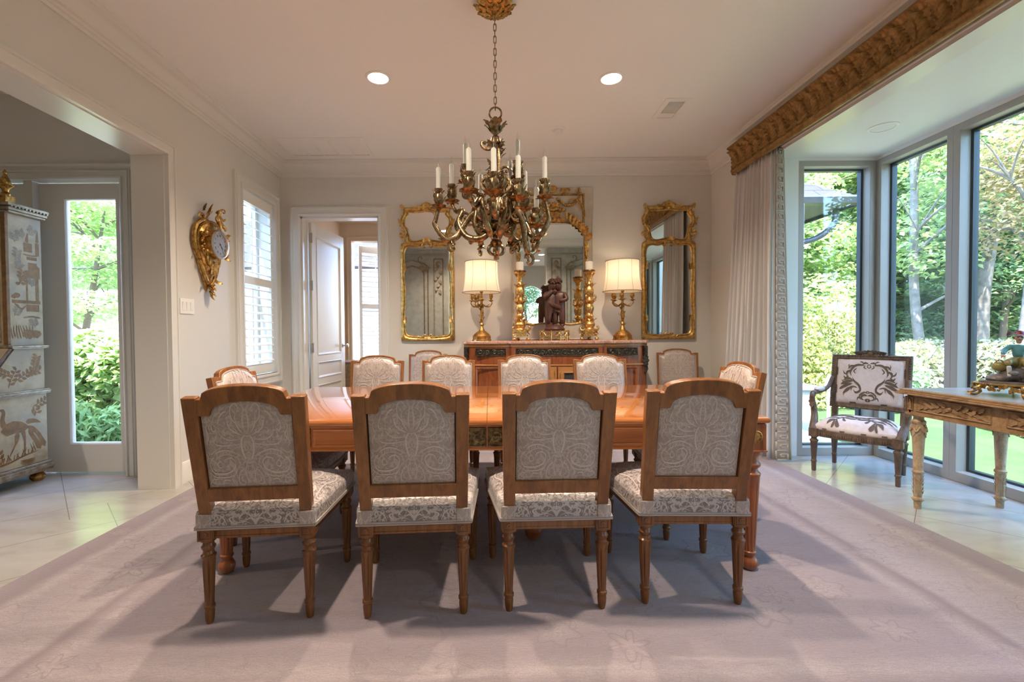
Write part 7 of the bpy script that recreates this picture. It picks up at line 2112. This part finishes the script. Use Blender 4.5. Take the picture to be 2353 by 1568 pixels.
for (T, L0) in ((FACE_RIGHT(x0-.001, -.05, 0), CLY-.10), (FACE_BACK(x0, -CLY+.036, 0), x1-x0), (FACE_FRONT(x1, -.036, 0), x1-x0)):
    np_ = max(1, round(L0/.44)); pw = L0/np_
    for k in range(np_):
        a, c = k*pw+.05, (k+1)*pw-.02
        f.ring([(a, .632), (c, .632), (c, .724), (a, .724)], [(a+.01, .642), (c-.01, .642), (c-.01, .714), (a+.01, .714)], [(0, 0), (.4, .006), (1, 0)], T=T)
        xm = (a+c)/2
        for j in range(9):
            for s_ in (1, -1): f.leaf((xm+s_*(.01+j*(c-a)*.045), .678+.010*math.sin(j*2.1), .002), (s_, .9*(1 if j % 2 else -1)*.6, .1), (0, 0, 1), .055, .022, .5*(1 if j % 2 else -1), 2, T=T)
        f.ell(T @ Vector((xm, .678, .006)), .012, 8)
    for xx in (.012, L0-.012):
        f.ring([(xx-.02, .635), (xx+.02, .635), (xx+.02, .722), (xx-.02, .722)], [(xx-.013, .643), (xx+.013, .643), (xx+.013, .714), (xx-.013, .714)], [(0, .002), (.4, .009), (1, .002)], T=T)
        f.leaf((xx, .645, .003), (0, 1, 0), (0, 0, 1), .065, .02, .1, 3, T=T)
obj('carved_apron', f, M['consw'], ct, smooth=40)
def cleg():
    b = B(); b.box(-.034, .034, -.034, .034, .600, .735)
    b.lathe([(r_*.80, z_) for r_, z_ in [(.022, 0), (.024, .005), (.025, .045), (.033, .052), (.036, .062), (.031, .070), (.025, .076), (.027, .09), (.031, .225), (.037, .230), (.038, .240), (.032, .246), (.029, .252), (.040, .455), (.043, .47), (.044, .53), (.040, .545), (.045, .55), (.046, .565), (.034, .575), (.032, .59), (.044, .598), (.044, .605)]], 28, flute=8, fdep=.16, frng=(.255, .45))
    for k in range(6):
        a = 2*PI*k/6; c, s_ = math.cos(a), math.sin(a)
        b.leaf((.030*c, .030*s_, .548), (.02*c, .02*s_, -1), (c, s_, 0), .085, .034, .12, 3); b.leaf((.020*c, .020*s_, .05), (c, s_, .5), (0, 0, 1), .02, .022, .4, 1)
        a2 = a+PI/6; P = catmull([(.036*math.cos(a), .036*math.sin(a), .53), (.040*math.cos(a2), .040*math.sin(a2), .50), (.036*math.cos(a+PI/3), .036*math.sin(a+PI/3), .53)], 5); b.tube(P, .006, 6)
        for j in range(5): b.leaf((.022*math.cos(a2), .022*math.sin(a2), .095+j*.025), (.1*math.cos(a2), .1*math.sin(a2), 1), (math.cos(a2), math.sin(a2), 0), .03, .012, .6, 1)
    return b
L0 = None
for (x, y) in ((.075, -.075), (CWX-.06, -.075), (.075, -CLY+.075), (CWX-.06, -CLY+.075)):
    if L0 is None: L0 = o_ = obj('leg', cleg(), M['consl'], ct, smooth=40)
    else: o_ = L0.copy(); col.objects.link(o_); o_.parent = ct
    o_.location = (x, y, 0)

# ------------------------------------------------------------------ porcelain group on its gilt stand
gs = thing('gilt_stand', 'pierced gilt bronze oval stand under the porcelain boy on the console table', 'stand', (2.985, 2.565, .7705), R(-42))
f = B()
OV = lambda a, ra, rb: (ra*math.cos(a), rb*math.sin(a))
f.prism([OV(2*PI*k/40, .172, .125) for k in range(40)], .062, .070)
f.tube([(*OV(2*PI*k/40, .174, .127), .066) for k in range(40)], .006, 6, closed=True)
obj('gallery', f, M['goldd'], gs)
f = B()
for k in range(24):
    a = 2*PI*k/24; x, y = OV(a, .172, .126); x2, y2 = OV(a+.26, .174, .128)
    f.scroll((x, y, .060), (-math.sin(a)*.8, math.cos(a)*.8, -.6), (0, 0, -1) if k % 2 else (0, 0, 1), .06, .005, .9)
    f.leaf((x, y, .05), (-math.sin(a), math.cos(a), -.4 if k % 2 else .3), (math.cos(a), math.sin(a), 0), .05, .024, .6, 3)
    f.ell((x2, y2, .036+.012*math.sin(k*2.3)), .007, 6)
obj('pierced_skirt', f, M['goldd'], gs)
for k in range(6):
    a = 2*PI*(k+.5)/6; x, y = OV(a, .165, .12); c, s_ = math.cos(a), math.sin(a); f = B()
    f.tube(catmull([(x, y, .062), (x+.018*c, y+.018*s_, .045), (x+.012*c, y+.012*s_, .024), (x+.034*c, y+.034*s_, .006), (x+.056*c, y+.056*s_, .006)], 6), [.011, .010, .007, .006, .007], 8)
    f.leaf((x, y, .06), (c, s_, -.6), (0, 0, 1), .05, .03, .4, 3); obj('foot', f, M['goldd'], gs)
pg = thing('porcelain_figurine', 'porcelain boy in wine hat and teal jacket seated on a rock with a dog', 'figurine', (2.985, 2.565, .7705+.0705), R(-42))
f = B(); f.prism([OV(2*PI*k/36, .155, .108) for k in range(36)], 0, .012)
f.ell((-.01, .02, .045), (.075, .06, .055), 14); f.ell((.03, .03, .07), (.055, .05, .05), 12); f.ell((-.07, .0, .025), (.06, .05, .03), 12); f.ell((0, .03, .09), (.048, .04, .04), 12)
q = random.Random(8)
for k in range(26): a = q.uniform(0, 6.28); f.ell((.10*math.cos(a)*q.random(), .075*math.sin(a)*q.random(), q.uniform(.01, .07)), (q.uniform(.015, .03), q.uniform(.012, .025), q.uniform(.012, .03)), 8)
obj('rock', f, M['rock'], pg)
FT = TR((0, .0, .105))
jk = [(.0, .02, .035, .026), (.0, .018, .07, .030), (.0, .012, .105, .033), (.0, .010, .122, .016), (-.030, .010, .108, .016), (-.058, -.012, .082, .0135), (-.066, -.05, .062, .011), (.030, .010, .108, .016), (.060, -.006, .080, .0135), (.076, -.03, .050, .011)]
skin('jacket', jk, [(0, 1), (1, 2), (2, 3), (2, 4), (4, 5), (5, 6), (2, 7), (7, 8), (8, 9)], M['teal'], pg, FT)
br_ = [(.0, .02, .022, .030), (-.030, -.012, .020, .022), (-.048, -.055, .020, .018), (-.045, -.062, -.002, .014), (.028, -.012, .018, .022), (.030, -.05, -.005, .018), (.030, -.056, -.022, .014)]
skin('breeches', br_, [(0, 1), (1, 2), (2, 3), (0, 4), (4, 5), (5, 6)], M['olive'], pg, FT)
for nm, J in (('stocking', [(-.045, -.062, .0, .0115), (-.042, -.056, -.030, .0105), (-.042, -.056, -.052, .008), (-.044, -.078, -.058, .009)]), ('stocking', [(.030, -.056, -.022, .0115), (.032, -.052, -.05, .0105), (.032, -.052, -.074, .008), (.034, -.074, -.080, .009)])):
    skin(nm, J, [(0, 1), (1, 2), (2, 3)], M['wporc'], pg, FT)
hd = [(.0, .010, .120, .012), (.0, .004, .138, .012), (.0, -.002, .152, .021), (.0, .0, .168, .022)]
skin('head', hd, [(0, 1), (1, 2), (2, 3)], M['skin'], pg, FT)
f = B(); f.ell((0, -.024, .110), (.0045, .007, .007), 8, T=TR((0, 0, .148)))
f.ell(FT @ Vector((-.008, -.021, .158)), (.003, .002, .003), 6, mi=1); f.ell(FT @ Vector((.008, -.021, .158)), (.003, .002, .003), 6, mi=1); f.ell(FT @ Vector((0, -.021, .143)), (.006, .002, .002), 6, mi=2); f.ell(FT @ Vector((0, -.024, .150)), (.004, .005, .005), 6, mi=0)
f.v = [v for v in f.v]
obj('face', f, [M['skin'], M['dark'], M['red']], pg)
f = B()
for s_ in (1, -1): f.ell(FT @ Vector((s_*.021, .002, .153)), (.003, .005, .007), 8)
for (x, y, z) in ((-.068, -.060, .055), (.078, -.036, .040)):
    f.ell(FT @ Vector((x, y, z)), (.009, .010, .008), 10)
    for k in range(4): f.tube([FT @ Vector((x+(k-1.5)*.004, y-.008, z)), FT @ Vector((x+(k-1.5)*.0045, y-.015, z-.004)), FT @ Vector((x+(k-1.5)*.0045, y-.014, z-.011))], [.0026, .0024, .0018], 6)
    f.tube([FT @ Vector((x+.008, y, z)), FT @ Vector((x+.013, y-.008, z+.002))], [.003, .002], 6)
obj('hands', f, M['skin'], pg)
f = B(); Th = FT @ TR((0, .0, .174), rx=R(-8), ry=R(6), s=.84); f.grid(lambda u, v: Vector(((.012+.040*v)*math.cos(2*PI*u)*1.1, (.012+.036*v)*math.sin(2*PI*u), .003+.012*(v**2)*math.cos(3*2*PI*u+PI/2)-.004*v)), 36, 6, T=Th)
f.lathe([(.026, .0), (.025, .010), (.018, .022), (0, .027)], 18, T=Th); hh = obj('hat', f, M['red'], pg)
md = hh.modifiers.new('thick', 'SOLIDIFY'); md.thickness = .002
f = B()
for k in range(12): a = R(20+k*29); f.ell(FT @ Vector((.020*math.cos(a), .006+.018*math.sin(a), .158-.008*abs(math.sin(a)))), .007, 6) if math.sin(a) > -.3 else None
obj('hair', f, M['barkd'], pg)
f = B(); f.tube([FT @ Vector((.078, -.045, .055)), FT @ Vector((.085, -.055, .0)), FT @ Vector((.092, -.06, -.095))], .0035, 8); obj('staff', f, M['wporc'], pg)
f = B(); f.ell(FT @ Vector((-.075, -.01, -.01)), (.032, .026, .028), 14); f.tube(catmull([FT @ Vector((-.05, -.01, .005)), FT @ Vector((-.075, -.015, .028)), FT @ Vector((-.10, -.01, .0))], 6), .004, 6); obj('basket', f, M['olive'], pg)
dg = [(.085, -.045, .030, .022), (.070, -.040, .048, .022), (.058, -.040, .068, .018), (.052, -.045, .086, .013), (.042, -.062, .100, .014), (.030, -.075, .098, .008), (.058, -.060, .030, .009), (.056, -.064, .006, .006), (.074, -.064, .030, .009), (.074, -.068, .006, .006), (.098, -.055, .022, .014), (.098, -.072, .008, .007), (.112, -.04, .020, .006), (.128, -.045, .016, .004)]
skin('dog', dg, [(0, 1), (1, 2), (2, 3), (3, 4), (4, 5), (1, 6), (6, 7), (1, 8), (8, 9), (0, 10), (10, 11), (0, 12), (12, 13)], M['rock'], pg, TR((.0, .0, .012)))
f = B()
for s_ in (1, -1): f.leaf(TR((0, 0, .012)) @ Vector((.048+s_*.010, -.054, .112)), (s_*.6, .2, -.8), (s_, 0, .3), .022, .014, .3, 1)
obj('dog_ear', f, M['rock'], pg)
